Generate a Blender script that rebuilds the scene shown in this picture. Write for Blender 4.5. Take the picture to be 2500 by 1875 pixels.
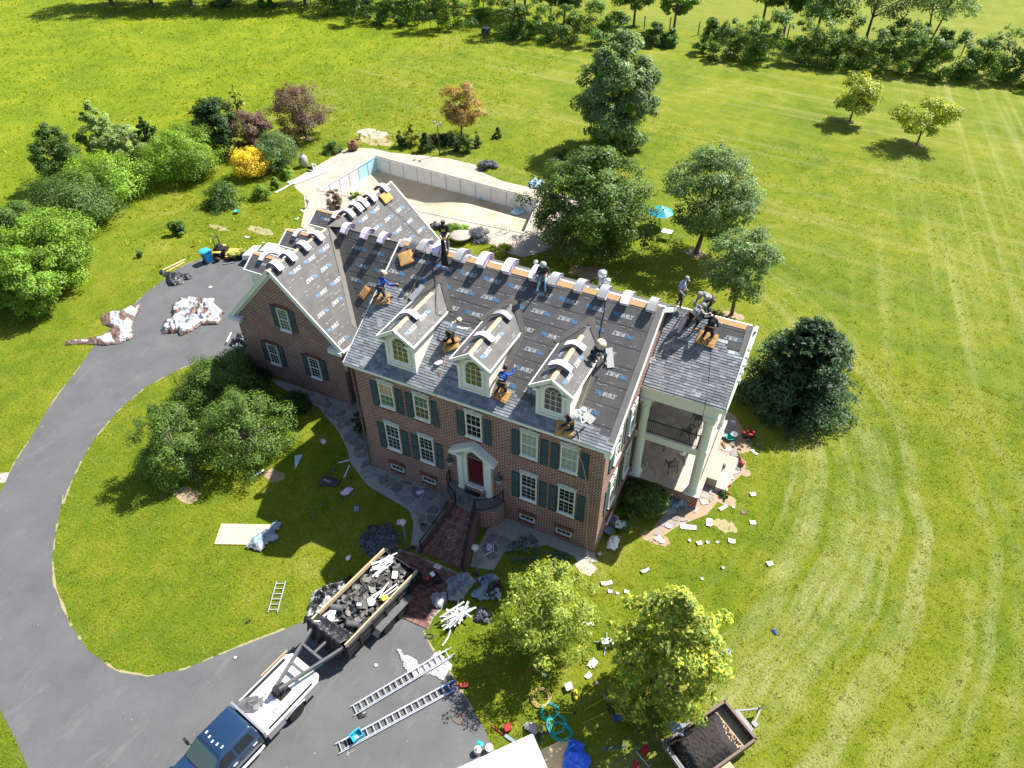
import bpy, bmesh, math, random
import numpy as np
from mathutils import Vector, Matrix, Euler

for o in list(bpy.data.objects): bpy.data.objects.remove(o)
SC = bpy.context.scene
COL = SC.collection
rnd = random.Random(7)
rng = np.random.default_rng(7)
R = math.radians

# ------------------------------------------------------------------ camera, sky, sun, exposure
CAM_LOC = Vector((20.296, -22.025, 31.768))
CAM_ROT = Euler((R(48.658), R(0.304), R(26.149)), 'XYZ')
FPX = 1727.65
cd = bpy.data.cameras.new('camera'); cam = bpy.data.objects.new('camera', cd); COL.objects.link(cam)
cam.location = CAM_LOC; cam.rotation_euler = CAM_ROT
cd.sensor_width = 36.0; cd.lens = FPX * 36.0 / 2500.0; cd.clip_start = 0.5; cd.clip_end = 1500.0
SC.camera = cam

SUN_EL, SUN_AZ = 51.0, 59.5
w = bpy.data.worlds.new('World'); SC.world = w; w.use_nodes = True
nt = w.node_tree; bg = nt.nodes['Background']
sky = nt.nodes.new('ShaderNodeTexSky'); sky.sky_type = 'NISHITA'; sky.sun_disc = False
sky.sun_elevation = R(SUN_EL); sky.sun_rotation = R(90 - SUN_AZ)
sky.air_density = 1.0; sky.dust_density = 1.0
nt.links.new(sky.outputs[0], bg.inputs[0]); bg.inputs[1].default_value = 0.085
sl = bpy.data.lights.new('sun', 'SUN'); sl.energy = 5.0; sl.angle = R(0.53); sl.color = (1.0, 0.955, 0.88)
so = bpy.data.objects.new('sun', sl); COL.objects.link(so)
sd = Vector((math.cos(R(SUN_EL)) * math.cos(R(SUN_AZ)), math.cos(R(SUN_EL)) * math.sin(R(SUN_AZ)), math.sin(R(SUN_EL))))
so.rotation_euler = sd.to_track_quat('Z', 'Y').to_euler(); so.location = (30, 50, 70)
SC.view_settings.view_transform = 'Standard'; SC.view_settings.look = 'None'
SC.view_settings.exposure = 1.08; SC.view_settings.gamma = 1.0; SC.view_settings.use_curve_mapping = False
SC.cycles.max_bounces = 5; SC.cycles.diffuse_bounces = 3; SC.cycles.glossy_bounces = 2
SC.cycles.transmission_bounces = 3; SC.cycles.transparent_max_bounces = 4
SC.cycles.caustics_reflective = False; SC.cycles.caustics_refractive = False

# ------------------------------------------------------------------ survey: photo measurements -> points on real planes
CM = CAM_ROT.to_matrix()
def ray(q): return CM @ Vector(((q[0] - 1250) / FPX, -(q[1] - 937.5) / FPX, -1.0))
def onax(q, ax, val):
    d = ray(q); return CAM_LOC + d * ((val - CAM_LOC[ax]) / d[ax])
def G(q, z=0.0): return onax(q, 2, z)
def PX(q, x): return onax(q, 0, x)
def PY(q, y): return onax(q, 1, y)
def PP(q, p0, n):
    d = ray(q); n = Vector(n); return CAM_LOC + d * ((Vector(p0) - CAM_LOC).dot(n) / d.dot(n))
def zz(x0, y0, wd, wi=2212.0):
    k = wd / wi
    return lambda x, y: (x0 + x * k, y0 + y * k)
D = zz(0, 0, 2500); z1 = zz(550, 420, 700); z2 = zz(850, 750, 600); z3 = zz(1250, 550, 600)
z4 = zz(850, 1050, 650, 2201); z5 = zz(1400, 880, 500, 1595); zt = zz(380, 1300, 720, 2077)
zt2 = zz(800, 1500, 600); zt3 = zz(1200, 1480, 700); zt4 = zz(1000, 1340, 800); zp = zz(650, 300, 750)
zl = zz(0, 180, 800); zg = zz(100, 550, 600); zul = zz(0, 0, 1250); zur = zz(1250, 0, 1250); s5 = zz(250, 850, 750)
zA = zz(830, 560, 300); zB = zz(590, 440, 300); zD = zz(920, 760, 300); zE = zz(1600, 700, 300); zF = zz(1420, 640, 200)
zH = zz(1040, 1060, 300); z4b = zz(1000, 1280, 400); z5b = zz(1680, 980, 220, 1217); zgl = zz(480, 580, 200)
zbt = zz(500, 1650, 400); zbr = zz(1600, 1680, 300); zdr = zz(0, 780, 600, 1242); zG = zz(1380, 1000, 400)

# ------------------------------------------------------------------ materials
MATS = {}
def ntree(name):
    m = bpy.data.materials.new(name); m.use_nodes = True
    t = m.node_tree; b = t.nodes['Principled BSDF']; MATS[name] = m
    return m, t, b
def N(t, typ, **kw):
    n = t.nodes.new(typ)
    for k, v in kw.items():
        if k in n.inputs: n.inputs[k].default_value = v
        else: setattr(n, k, v)
    return n
def L(t, a, b): t.links.new(a, b)
def mixc(t, fac, a, b, mode='MIX'):
    n = t.nodes.new('ShaderNodeMix'); n.data_type = 'RGBA'; n.blend_type = mode
    for i, v in ((0, fac), (6, a), (7, b)):
        if hasattr(v, 'links') or hasattr(v, 'is_linked'): t.links.new(v, n.inputs[i])
        elif i == 0: n.inputs[0].default_value = v
        else: n.inputs[i].default_value = (v[0], v[1], v[2], 1)
    return n.outputs[2]
def math_(t, op, a, b=None, c=None):
    n = t.nodes.new('ShaderNodeMath'); n.operation = op
    for i, v in enumerate((a, b, c)):
        if v is None: continue
        if hasattr(v, 'is_linked'): t.links.new(v, n.inputs[i])
        else: n.inputs[i].default_value = v
    return n.outputs[0]
def ramp(t, v, stops):
    r = t.nodes.new('ShaderNodeValToRGB'); t.links.new(v, r.inputs[0])
    e = r.color_ramp.elements
    while len(e) < len(stops): e.new(0.5)
    for k, (p, c) in enumerate(stops):
        e[k].position = p; e[k].color = (c[0], c[1], c[2], 1) if not isinstance(c, (int, float)) else (c, c, c, 1)
    return r.outputs[0]
def noise(t, scale, detail=3.0, rough=0.55, vec=None, dist=0.0):
    n = N(t, 'ShaderNodeTexNoise', Scale=scale, Detail=detail, Roughness=rough, Distortion=dist)
    if vec is not None: L(t, vec, n.inputs['Vector'])
    return n.outputs['Fac']
def pos(t): return N(t, 'ShaderNodeNewGeometry').outputs['Position']
def objc(t): return N(t, 'ShaderNodeTexCoord').outputs['Object']
def vscale(t, v, s):
    n = t.nodes.new('ShaderNodeVectorMath'); n.operation = 'MULTIPLY'; L(t, v, n.inputs[0]); n.inputs[1].default_value = s
    return n.outputs[0]
def bump(t, b, h, strength=0.3, dist=0.02):
    n = N(t, 'ShaderNodeBump', Strength=strength, Distance=dist); L(t, h, n.inputs['Height']); L(t, n.outputs[0], b.inputs['Normal'])
def simple(name, c, rough=0.6, var=0.18, scale=6.0, metal=0.0, bmp=0.0, bscale=None, spec=0.4, coat=0.0, tone=False):
    m, t, b = ntree(name)
    v = objc(t); f = noise(t, scale, 4.0, 0.6, v)
    lo = [x * (1 - var) for x in c]; hi = [min(1, x * (1 + var)) for x in c]
    col = mixc(t, f, lo, hi)
    if tone:
        a = N(t, 'ShaderNodeAttribute', attribute_name='tone')
        col = mixc(t, 1.0, col, a.outputs['Color'], 'MULTIPLY')
    L(t, col, b.inputs['Base Color'])
    b.inputs['Roughness'].default_value = rough; b.inputs['Metallic'].default_value = metal
    b.inputs['Specular IOR Level'].default_value = spec; b.inputs['Coat Weight'].default_value = coat
    if bmp: bump(t, b, noise(t, bscale or scale * 4, 5.0, 0.6, v), bmp)
    return m

# ------------------------------------------------------------------ mesh building
class MB:
    def __init__(s): s.v = []; s.f = []; s.mi = []; s.tone = []
    def add(s, vs, fs, mi=0, tone=None):
        k = len(s.v); s.v.extend([tuple(p) for p in vs])
        for f in fs:
            s.f.append(tuple(i + k for i in f)); s.mi.append(mi); s.tone.append(tone)
        return s
    def box(s, c, d, rz=0.0, mi=0, rot=None, tone=None):
        hx, hy, hz = d[0] / 2, d[1] / 2, d[2] / 2
        M = rot if rot is not None else Matrix.Rotation(rz, 3, 'Z')
        c = Vector(c)
        vs = [c + M @ Vector((x, y, z)) for x in (-hx, hx) for y in (-hy, hy) for z in (-hz, hz)]
        return s.add(vs, [(0, 1, 3, 2), (4, 6, 7, 5), (0, 4, 5, 1), (2, 3, 7, 6), (0, 2, 6, 4), (1, 5, 7, 3)], mi, tone)
    def bb(s, a, b, mi=0, tone=None):
        return s.box([(a[i] + b[i]) / 2 for i in range(3)], [abs(b[i] - a[i]) for i in range(3)], 0, mi, None, tone)
    def bar(s, p, q, w, h=None, mi=0, up=(0, 0, 1), tone=None):
        p, q = Vector(p), Vector(q); h = h or w; d = (q - p)
        if d.length < 1e-6: return s
        z = d.normalized(); u = Vector(up)
        x = z.cross(u)
        if x.length < 1e-4: x = z.cross(Vector((1, 0, 0)))
        x.normalize(); y = x.cross(z)
        vs = [e + x * (a * w / 2) + y * (b * h / 2) for e in (p, q) for a, b in ((-1, -1), (1, -1), (1, 1), (-1, 1))]
        return s.add(vs, [(3, 2, 1, 0), (4, 5, 6, 7), (0, 1, 5, 4), (1, 2, 6, 5), (2, 3, 7, 6), (3, 0, 4, 7)], mi, tone)
    def tube(s, pts, r, n=6, mi=0, caps=True, tone=None):
        pts = [Vector(p) for p in pts]; k = len(pts)
        rs = r if isinstance(r, (list, tuple)) else [r] * k
        vs = []; ref = Vector((0.31, 0.17, 0.93))
        for i, p in enumerate(pts):
            d = pts[min(i + 1, k - 1)] - pts[max(i - 1, 0)]
            d = d.normalized() if d.length > 1e-9 else Vector((0, 0, 1))
            x = d.cross(ref)
            if x.length < 0.05: x = d.cross(Vector((1, 0, 0)))
            x.normalize(); y = d.cross(x)
            for j in range(n):
                a = 2 * math.pi * j / n
                vs.append(p + (x * math.cos(a) + y * math.sin(a)) * rs[i])
        fs = [(i * n + j, i * n + (j + 1) % n, (i + 1) * n + (j + 1) % n, (i + 1) * n + j) for i in range(k - 1) for j in range(n)]
        if caps: fs += [tuple(range(n - 1, -1, -1)), tuple((k - 1) * n + j for j in range(n))]
        return s.add(vs, fs, mi, tone)
    def lathe(s, c, prof, n=16, mi=0, rot=None, a0=0.0, a1=2 * math.pi):
        c = Vector(c); full = abs(a1 - a0 - 2 * math.pi) < 1e-4; m = n if full else n + 1
        vs = []
        for (r, z) in prof:
            for j in range(m):
                a = a0 + (a1 - a0) * j / n
                p = Vector((r * math.cos(a), r * math.sin(a), z))
                vs.append(c + (rot @ p if rot is not None else p))
        fs = []
        for i in range(len(prof) - 1):
            for j in range(n if full else n):
                j2 = (j + 1) % m
                fs.append((i * m + j, i * m + j2, (i + 1) * m + j2, (i + 1) * m + j))
        if full:
            if prof[0][0] > 1e-4: fs.append(tuple(range(m - 1, -1, -1)))
            if prof[-1][0] > 1e-4: fs.append(tuple((len(prof) - 1) * m + j for j in range(m)))
        return s.add(vs, fs, mi)
    def cyl(s, p, q, r, n=12, mi=0): return s.tube([p, q], r, n, mi)
    def prism(s, poly, vec, mi=0, tone=None):
        poly = [Vector(p) for p in poly]; vec = Vector(vec); n = len(poly)
        vs = poly + [p + vec for p in poly]
        fs = [tuple(range(n)), tuple(range(2 * n - 1, n - 1, -1))] + [(i, i + n, (i + 1) % n + n, (i + 1) % n) for i in range(n)]
        return s.add(vs, fs, mi, tone)
    def sphere(s, c, r, n=10, mi=0, sc=(1, 1, 1), rot=None):
        prof = [(math.sin(math.pi * i / (n // 2 + 2)), -math.cos(math.pi * i / (n // 2 + 2))) for i in range(n // 2 + 3)]
        k = len(s.v); M = rot if rot is not None else Matrix.Identity(3)
        s.lathe((0, 0, 0), prof, n, mi)
        for i in range(k, len(s.v)):
            p = s.v[i]; s.v[i] = tuple(Vector(c) + M @ Vector((p[0] * r * sc[0], p[1] * r * sc[1], p[2] * r * sc[2])))
        return s
    def mesh(s, name, mats, smooth=False, fix=True):
        me = bpy.data.meshes.new(name)
        me.from_pydata(s.v, [], s.f)
        if not isinstance(mats, (list, tuple)): mats = [mats]
        for m in mats: me.materials.append(MATS[m] if isinstance(m, str) else m)
        if len(mats) > 1: me.polygons.foreach_set('material_index', s.mi)
        if any(x is not None for x in s.tone):
            a = me.attributes.new('tone', 'FLOAT_COLOR', 'FACE')
            vals = []
            for x in s.tone:
                x = 1.0 if x is None else x
                vals += [x, x, x, 1.0] if not isinstance(x, (tuple, list)) else [x[0], x[1], x[2], 1.0]
            a.data.foreach_set('color', vals)
        if fix:
            bm = bmesh.new(); bm.from_mesh(me); bmesh.ops.recalc_face_normals(bm, faces=bm.faces); bm.to_mesh(me); bm.free()
        if smooth: me.polygons.foreach_set('use_smooth', [True] * len(me.polygons))
        me.update(); return me
    def build(s, name, mats, parent=None, smooth=False, fix=True, world=False):
        me = s.mesh(name, mats, smooth, fix)
        o = bpy.data.objects.new(name, me); COL.objects.link(o)
        if parent is not None:
            o.parent = parent
            if world:
                off = Vector((0, 0, 0)); p = parent
                while p is not None: off += p.location; p = p.parent
                o.location = -off
        return o
def tag(o, label=None, cat=None, group=None, kind=None):
    if label: o['label'] = label
    if cat: o['category'] = cat
    if group: o['group'] = group
    if kind: o['kind'] = kind
    return o
def thing(name, label, cat, loc=(0, 0, 0), rz=0.0, group=None):
    o = bpy.data.objects.new(name, None); COL.objects.link(o); o.empty_display_size = 0.2
    o.location = loc; o.rotation_euler = (0, 0, rz)
    return tag(o, label, cat, group, 'thing' if cat else None)
def part(name, me, parent, loc=(0, 0, 0), rot=(0, 0, 0), sc=(1, 1, 1)):
    o = bpy.data.objects.new(name, me); COL.objects.link(o); o.parent = parent
    o.location = loc; o.rotation_euler = rot; o.scale = sc; return o
def solo(name, mb, mats, label, cat, loc=(0, 0, 0), rz=0.0, group=None, smooth=False):
    o = mb.build(name, mats, None, smooth); o.location = loc; o.rotation_euler = (0, 0, rz)
    return tag(o, label, cat, group, 'thing' if cat else None)
def dup(root, loc=None, rz=None, label=None, group=None, parent=None):
    r = root.copy(); COL.objects.link(r); r.parent = parent
    if loc is not None: r.location = loc
    if rz is not None: r.rotation_euler = (root.rotation_euler[0], root.rotation_euler[1], rz)
    if label: r['label'] = label
    if group: r['group'] = group
    for ch in list(root.children): dup(ch, parent=r)
    return r
def sheet(name, pts, z, mat, holes=(), label=None, kind='structure', parent=None):
    bm = bmesh.new()
    def loop(ps):
        vs = [bm.verts.new((p[0], p[1], z)) for p in ps]
        return [bm.edges.new((vs[i], vs[(i + 1) % len(vs)])) for i in range(len(vs))]
    es = loop(pts)
    for h in holes: es += loop(h)
    bmesh.ops.triangle_fill(bm, use_beauty=True, use_dissolve=False, edges=es)
    for f in bm.faces:
        if f.normal.z < 0: f.normal_flip()
    me = bpy.data.meshes.new(name); bm.to_mesh(me); bm.free()
    me.materials.append(MATS[mat]); o = bpy.data.objects.new(name, me); COL.objects.link(o)
    if parent: o.parent = parent
    elif kind: o['kind'] = kind
    if label: o['label'] = label
    return o
def inpoly(x, y, poly):
    c = False; j = len(poly) - 1
    for i in range(len(poly)):
        xi, yi = poly[i][0], poly[i][1]; xj, yj = poly[j][0], poly[j][1]
        if (yi > y) != (yj > y) and x < (xj - xi) * (y - yi) / (yj - yi + 1e-12) + xi: c = not c
        j = i
    return c
def inpoly_np(X, Y, poly):
    c = np.zeros(X.shape, bool); j = len(poly) - 1
    for i in range(len(poly)):
        xi, yi = poly[i][0], poly[i][1]; xj, yj = poly[j][0], poly[j][1]
        m = ((yi > Y) != (yj > Y)) & (X < (xj - xi) * (Y - yi) / (yj - yi + 1e-12) + xi)
        c ^= m; j = i
    return c
def smooth_poly(pts, it=2, closed=True):
    pts = [Vector((p[0], p[1], 0)) for p in pts]
    for _ in range(it):
        q = []
        n = len(pts)
        for i in range(n if closed else n - 1):
            a, b = pts[i], pts[(i + 1) % n]
            q += [a * 0.75 + b * 0.25, a * 0.25 + b * 0.75]
        if not closed: q = [pts[0]] + q + [pts[-1]]
        pts = q
    return pts
# ------------------------------------------------------------------ surface materials
def grass_mat():
    m, t, b = ntree('grass')
    P = pos(t)
    sx = N(t, 'ShaderNodeSeparateXYZ'); L(t, P, sx.inputs[0])
    big = noise(t, 0.055, 3, 0.55, P); mid = math_(t, 'ADD', math_(t, 'MULTIPLY', noise(t, 0.55, 4, 0.65, P, 0.6), 0.5), math_(t, 'MULTIPLY', noise(t, 0.11, 3, 0.6, P, 0.5), 0.5)); fine = noise(t, 7.0, 4, 0.75, P); vfine = noise(t, 28.0, 3, 0.7, P)
    # lawn: green to dry straw
    lawn = ramp(t, mid, [(0.30, (0.092, 0.150, 0.007)), (0.45, (0.150, 0.212, 0.010)), (0.56, (0.215, 0.248, 0.015)), (0.70, (0.33, 0.32, 0.07))])
    # far meadow, lusher, yellow flowers
    mead = ramp(t, noise(t, 0.16, 5, 0.65, P, 0.8), [(0.3, (0.12, 0.185, 0.008)), (0.5, (0.185, 0.25, 0.009)), (0.68, (0.27, 0.30, 0.014)), (0.82, (0.36, 0.33, 0.02))])
    # meadow mask: beyond a slanted line at the left and beyond the hedge row
    lx = math_(t, 'SUBTRACT', math_(t, 'MULTIPLY_ADD', sx.outputs['Y'], 0.17, -51.5), sx.outputs['X'])
    lm = math_(t, 'MULTIPLY_ADD', lx, 0.16, math_(t, 'MULTIPLY_ADD', mid, 1.6, -0.8))
    lm = math_(t, 'MINIMUM', math_(t, 'MAXIMUM', lm, 0.0), 1.0)
    col = mixc(t, lm, lawn, mead)
    # mowing arcs: rings of cut hay round the house
    q = N(t, 'ShaderNodeCombineXYZ')
    dx = math_(t, 'SUBTRACT', sx.outputs['X'], -0.04); dy = math_(t, 'SUBTRACT', sx.outputs['Y'], 7.07)
    dd = math_(t, 'SQRT', math_(t, 'ADD', math_(t, 'MULTIPLY', dx, dx), math_(t, 'MULTIPLY', dy, dy)))
    wob = math_(t, 'MULTIPLY_ADD', noise(t, 0.07, 3, 0.55, P), 4.0, dd)
    L(t, math_(t, 'MULTIPLY', wob, 1.25), q.inputs[0]); L(t, math_(t, 'MULTIPLY', sx.outputs['Y'], 0.03), q.inputs[1]); L(t, math_(t, 'MULTIPLY', sx.outputs['X'], 0.03), q.inputs[2])
    st = noise(t, 1.0, 2.2, 0.6, q.outputs[0])
    hay = ramp(t, st, [(0.45, 0.0), (0.58, 0.55), (0.72, 1.0)])
    band = ramp(t, math_(t, 'MULTIPLY_ADD', dd, 0.04, -0.7), [(0.06, 0.0), (0.24, 0.8), (0.52, 1.0), (0.70, 0.30), (0.95, 0.12)])
    rm = ramp(t, math_(t, 'MULTIPLY_ADD', sx.outputs['X'], 0.05, -0.65), [(0.0, 0.0), (0.3, 1.0)])
    near = ramp(t, math_(t, 'MULTIPLY_ADD', sx.outputs['Y'], -0.0105, 0.86), [(0.3, 0.1), (0.6, 0.5), (0.85, 1.0)])
    brk = ramp(t, noise(t, 0.5, 5, 0.75, P), [(0.36, 0.0), (0.6, 1.0)])
    hf = math_(t, 'MULTIPLY', math_(t, 'MULTIPLY', math_(t, 'MULTIPLY', hay, math_(t, 'MULTIPLY', rm, band)), near), math_(t, 'MULTIPLY_ADD', brk, 0.85, 0.15))
    col = mixc(t, math_(t, 'MULTIPLY', hf, 0.9), col, (0.46, 0.46, 0.21))
    q3 = N(t, 'ShaderNodeCombineXYZ'); L(t, math_(t, 'MULTIPLY', math_(t, 'MULTIPLY_ADD', sx.outputs['Y'], 0.12, sx.outputs['X']), 0.9), q3.inputs[0]); L(t, math_(t, 'MULTIPLY', sx.outputs['Y'], 0.02), q3.inputs[1])
    f3 = math_(t, 'MULTIPLY', math_(t, 'MULTIPLY', ramp(t, math_(t, 'MULTIPLY_ADD', sx.outputs['X'], 0.06, -1.3), [(0.0, 0.0), (0.4, 1.0)]), ramp(t, math_(t, 'MULTIPLY_ADD', sx.outputs['Y'], 0.03, -0.5), [(0.0, 0.0), (0.5, 1.0)])), ramp(t, noise(t, 1.0, 2, 0.6, q3.outputs[0]), [(0.48, 0.0), (0.7, 1.0)]))
    col = mixc(t, math_(t, 'MULTIPLY', f3, 0.45), col, (0.42, 0.42, 0.14))
    # straight mower lines behind the house
    q2 = N(t, 'ShaderNodeCombineXYZ')
    L(t, math_(t, 'MULTIPLY', math_(t, 'ADD', math_(t, 'MULTIPLY', sx.outputs['Y'], 1.0), math_(t, 'MULTIPLY', sx.outputs['X'], 0.12)), 0.8), q2.inputs[0]); L(t, math_(t, 'MULTIPLY', sx.outputs['X'], 0.03), q2.inputs[1])
    st2 = noise(t, 1.0, 2.0, 0.6, q2.outputs[0])
    bm_ = math_(t, 'MULTIPLY', ramp(t, math_(t, 'MULTIPLY_ADD', sx.outputs['Y'], 0.03, -0.75), [(0.0, 0.0), (0.5, 1.0)]), math_(t, 'SUBTRACT', 1.0, lm))
    col = mixc(t, math_(t, 'MULTIPLY', math_(t, 'MULTIPLY', bm_, ramp(t, st2, [(0.5, 0.0), (0.72, 1.0)])), 0.42), col, (0.36, 0.34, 0.12))
    far = math_(t, 'MINIMUM', math_(t, 'MAXIMUM', math_(t, 'MULTIPLY_ADD', sx.outputs['Y'], 0.12, -11.6), 0.0), 1.0)
    col = mixc(t, math_(t, 'MULTIPLY', far, 0.8), col, ramp(t, noise(t, 0.25, 5, 0.7, vscale(t, P, (0.6, 1.4, 1))), [(0.3, (0.17, 0.22, 0.022)), (0.6, (0.24, 0.265, 0.035)), (0.8, (0.31, 0.29, 0.06))]))
    # tufts
    tf = ramp(t, fine, [(0.25, 0.50), (0.5, 0.98), (0.78, 1.35)])
    col = mixc(t, 1.0, col, tf, 'MULTIPLY')
    col = mixc(t, math_(t, 'MULTIPLY', math_(t, 'SUBTRACT', 1.0, lm), ramp(t, noise(t, 1.6, 5, 0.75, P), [(0.56, 0.0), (0.72, 0.55)])), col, (0.31, 0.27, 0.075))
    L(t, col, b.inputs['Base Color']); b.inputs['Roughness'].default_value = 0.9; b.inputs['Specular IOR Level'].default_value = 0.15
    h = math_(t, 'ADD', math_(t, 'MULTIPLY', fine, 1.0), math_(t, 'MULTIPLY', vfine, 0.5))
    bump(t, b, h, 0.9, 0.14)
grass_mat()

def asphalt_mat():
    m, t, b = ntree('asphalt')
    P = pos(t)
    f = noise(t, 0.5, 5, 0.6, P); g = noise(t, 60, 2, 0.8, P)
    col = ramp(t, f, [(0.3, (0.088, 0.089, 0.092)), (0.7, (0.118, 0.119, 0.121))])
    st = noise(t, 0.9, 5, 0.8, vscale(t, P, (1.0, 0.35, 1)), 1.2)
    col = mixc(t, ramp(t, st, [(0.55, 0.0), (0.78, 0.5)]), col, (0.20, 0.195, 0.19))
    sp = noise(t, 5.5, 1, 0.3, P)
    col = mixc(t, ramp(t, sp, [(0.80, 0.0), (0.83, 0.6)]), col, (0.36, 0.36, 0.34))
    col = mixc(t, 1.0, col, ramp(t, g, [(0.3, 0.75), (0.7, 1.2)]), 'MULTIPLY')
    L(t, col, b.inputs['Base Color']); b.inputs['Roughness'].default_value = 0.75; b.inputs['Specular IOR Level'].default_value = 0.35
    bump(t, b, g, 0.4, 0.006)
asphalt_mat()

def brick_mat(name, c1, c2, mort, bw=0.285, rh=0.105, ms=0.017, horiz=False):
    m, t, b = ntree(name)
    g = N(t, 'ShaderNodeNewGeometry'); s = N(t, 'ShaderNodeSeparateXYZ'); L(t, g.outputs['Position'], s.inputs[0])
    n = N(t, 'ShaderNodeSeparateXYZ'); L(t, g.outputs['True Normal'], n.inputs[0])
    k = math_(t, 'GREATER_THAN', math_(t, 'ABSOLUTE', n.outputs['X']), 0.7)
    u = math_(t, 'ADD', math_(t, 'MULTIPLY', s.outputs['Y'], k), math_(t, 'MULTIPLY', s.outputs['X'], math_(t, 'SUBTRACT', 1.0, k)))
    c = N(t, 'ShaderNodeCombineXYZ'); L(t, u, c.inputs[0]); L(t, s.outputs['Y' if horiz else 'Z'], c.inputs[1])
    br = N(t, 'ShaderNodeTexBrick'); L(t, c.outputs[0], br.inputs['Vector'])
    br.inputs['Scale'].default_value = 1.0; br.inputs['Brick Width'].default_value = bw; br.inputs['Row Height'].default_value = rh
    br.inputs['Mortar Size'].default_value = ms; br.inputs['Mortar Smooth'].default_value = 0.15; br.inputs['Bias'].default_value = -0.1
    br.inputs['Color1'].default_value = (*c1, 1); br.inputs['Color2'].default_value = (*c2, 1); br.inputs['Mortar'].default_value = (*mort, 1)
    v = noise(t, 0.8, 4, 0.65, g.outputs['Position'])
    col = mixc(t, 1.0, br.outputs['Color'], ramp(t, v, [(0.3, 0.8), (0.7, 1.15)]), 'MULTIPLY')
    L(t, col, b.inputs['Base Color']); b.inputs['Roughness'].default_value = 0.88
    bump(t, b, math_(t, 'SUBTRACT', 1.0, br.outputs['Fac']), 0.6, 0.012)
brick_mat('brick_wall', (0.135, 0.036, 0.029), (0.24, 0.075, 0.058), (0.66, 0.54, 0.46), .31, .114, .0125)
simple('brick_a', (0.21, 0.075, 0.055), 0.85, 0.3, 9, bmp=0.3, tone=True)
simple('brick_old', (0.15, 0.078, 0.062), 0.9, 0.35, 7, bmp=0.3, tone=True)
simple('mortar', (0.27, 0.24, 0.21), 0.95, 0.2, 8, bmp=0.3)
simple('path_base', (0.33, 0.315, 0.285), 0.95, 0.35, 5, bmp=0.5, bscale=30)
simple('flagstone', (0.205, 0.20, 0.195), 0.85, 0.4, 2.5, bmp=0.35, bscale=14, tone=True)
simple('dirt', (0.33, 0.235, 0.15), 0.95, 0.35, 6, bmp=0.6, bscale=25)
simple('straw', (0.30, 0.26, 0.13), 0.95, 0.3, 12, bmp=0.6, bscale=40)
simple('concrete_deck', (0.38, 0.325, 0.265), 0.9, 0.42, 0.6, bmp=0.2, bscale=9)
simple('pool_panel', (0.56, 0.60, 0.62), 0.55, 0.22, 1.6); simple('pool_post', (0.36, 0.38, 0.39), 0.6, 0.2, 3)
simple('pool_steel_blue', (0.35, 0.62, 0.72), 0.5, 0.2, 3)
def poolfloor():
    m, t, b = ntree('pool_floor'); P = pos(t)
    f = noise(t, 0.45, 6, 0.7, P, 0.8)
    col = ramp(t, f, [(0.28, (0.50, 0.35, 0.19)), (0.42, (0.70, 0.57, 0.36)), (0.55, (0.82, 0.74, 0.56)), (0.7, (0.86, 0.83, 0.76))])
    s = N(t, 'ShaderNodeSeparateXYZ'); L(t, P, s.inputs[0])
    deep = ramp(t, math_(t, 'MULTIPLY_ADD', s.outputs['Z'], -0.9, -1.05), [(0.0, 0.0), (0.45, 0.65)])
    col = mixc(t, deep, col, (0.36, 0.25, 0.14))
    st = ramp(t, noise(t, 1.7, 5, 0.7, P), [(0.64, 0.0), (0.72, 0.6)])
    col = mixc(t, st, col, (0.40, 0.22, 0.10))
    L(t, col, b.inputs['Base Color']); b.inputs['Roughness'].default_value = 0.9; bump(t, b, noise(t, 6, 5, 0.6, P), 0.25)
poolfloor()
simple('trim_white', (0.74, 0.755, 0.70), 0.5, 0.05, 3)
simple('trim_bright', (0.70, 0.70, 0.67), 0.45, 0.04, 3)
simple('siding_cream', (0.80, 0.78, 0.68), 0.6, 0.05, 2)
simple('soffit', (0.66, 0.69, 0.62), 0.6, 0.05, 2)
simple('stone_lintel', (0.50, 0.51, 0.49), 0.85, 0.18, 8, bmp=0.2)
simple('shutter_teal', (0.030, 0.062, 0.068), 0.5, 0.15, 4)
simple('door_red', (0.10, 0.012, 0.014), 0.35, 0.2, 3, coat=0.2)
simple('iron_black', (0.012, 0.013, 0.015), 0.45, 0.2, 8)
simple('bronze_lamp', (0.05, 0.055, 0.06), 0.4, 0.2, 8, metal=0.4)
simple('lamp_glass', (0.35, 0.36, 0.36), 0.15, 0.2, 8)
def glass(name, c, rough=0.06, spec=0.7, var=0.5):
    m = simple(name, c, rough, var, 1.4, spec=spec)
glass('glass_dark', (0.012, 0.017, 0.015)); glass('glass_olive', (0.10, 0.10, 0.02), 0.12, 0.6, 0.35); glass('glass_grey', (0.09, 0.085, 0.07), 0.1, 0.6)
glass('glass_blind', (0.30, 0.36, 0.30), 0.15, 0.5, 0.12); glass('glass_green', (0.10, 0.17, 0.09), 0.1, 0.6, 0.7); glass('glass_tan', (0.42, 0.29, 0.15), 0.15, 0.5, 0.3)
glass('glass_car', (0.010, 0.016, 0.018), 0.04, 0.8, 0.2); glass('windscreen', (0.03, 0.075, 0.075), 0.05, 0.8, 0.2)
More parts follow.
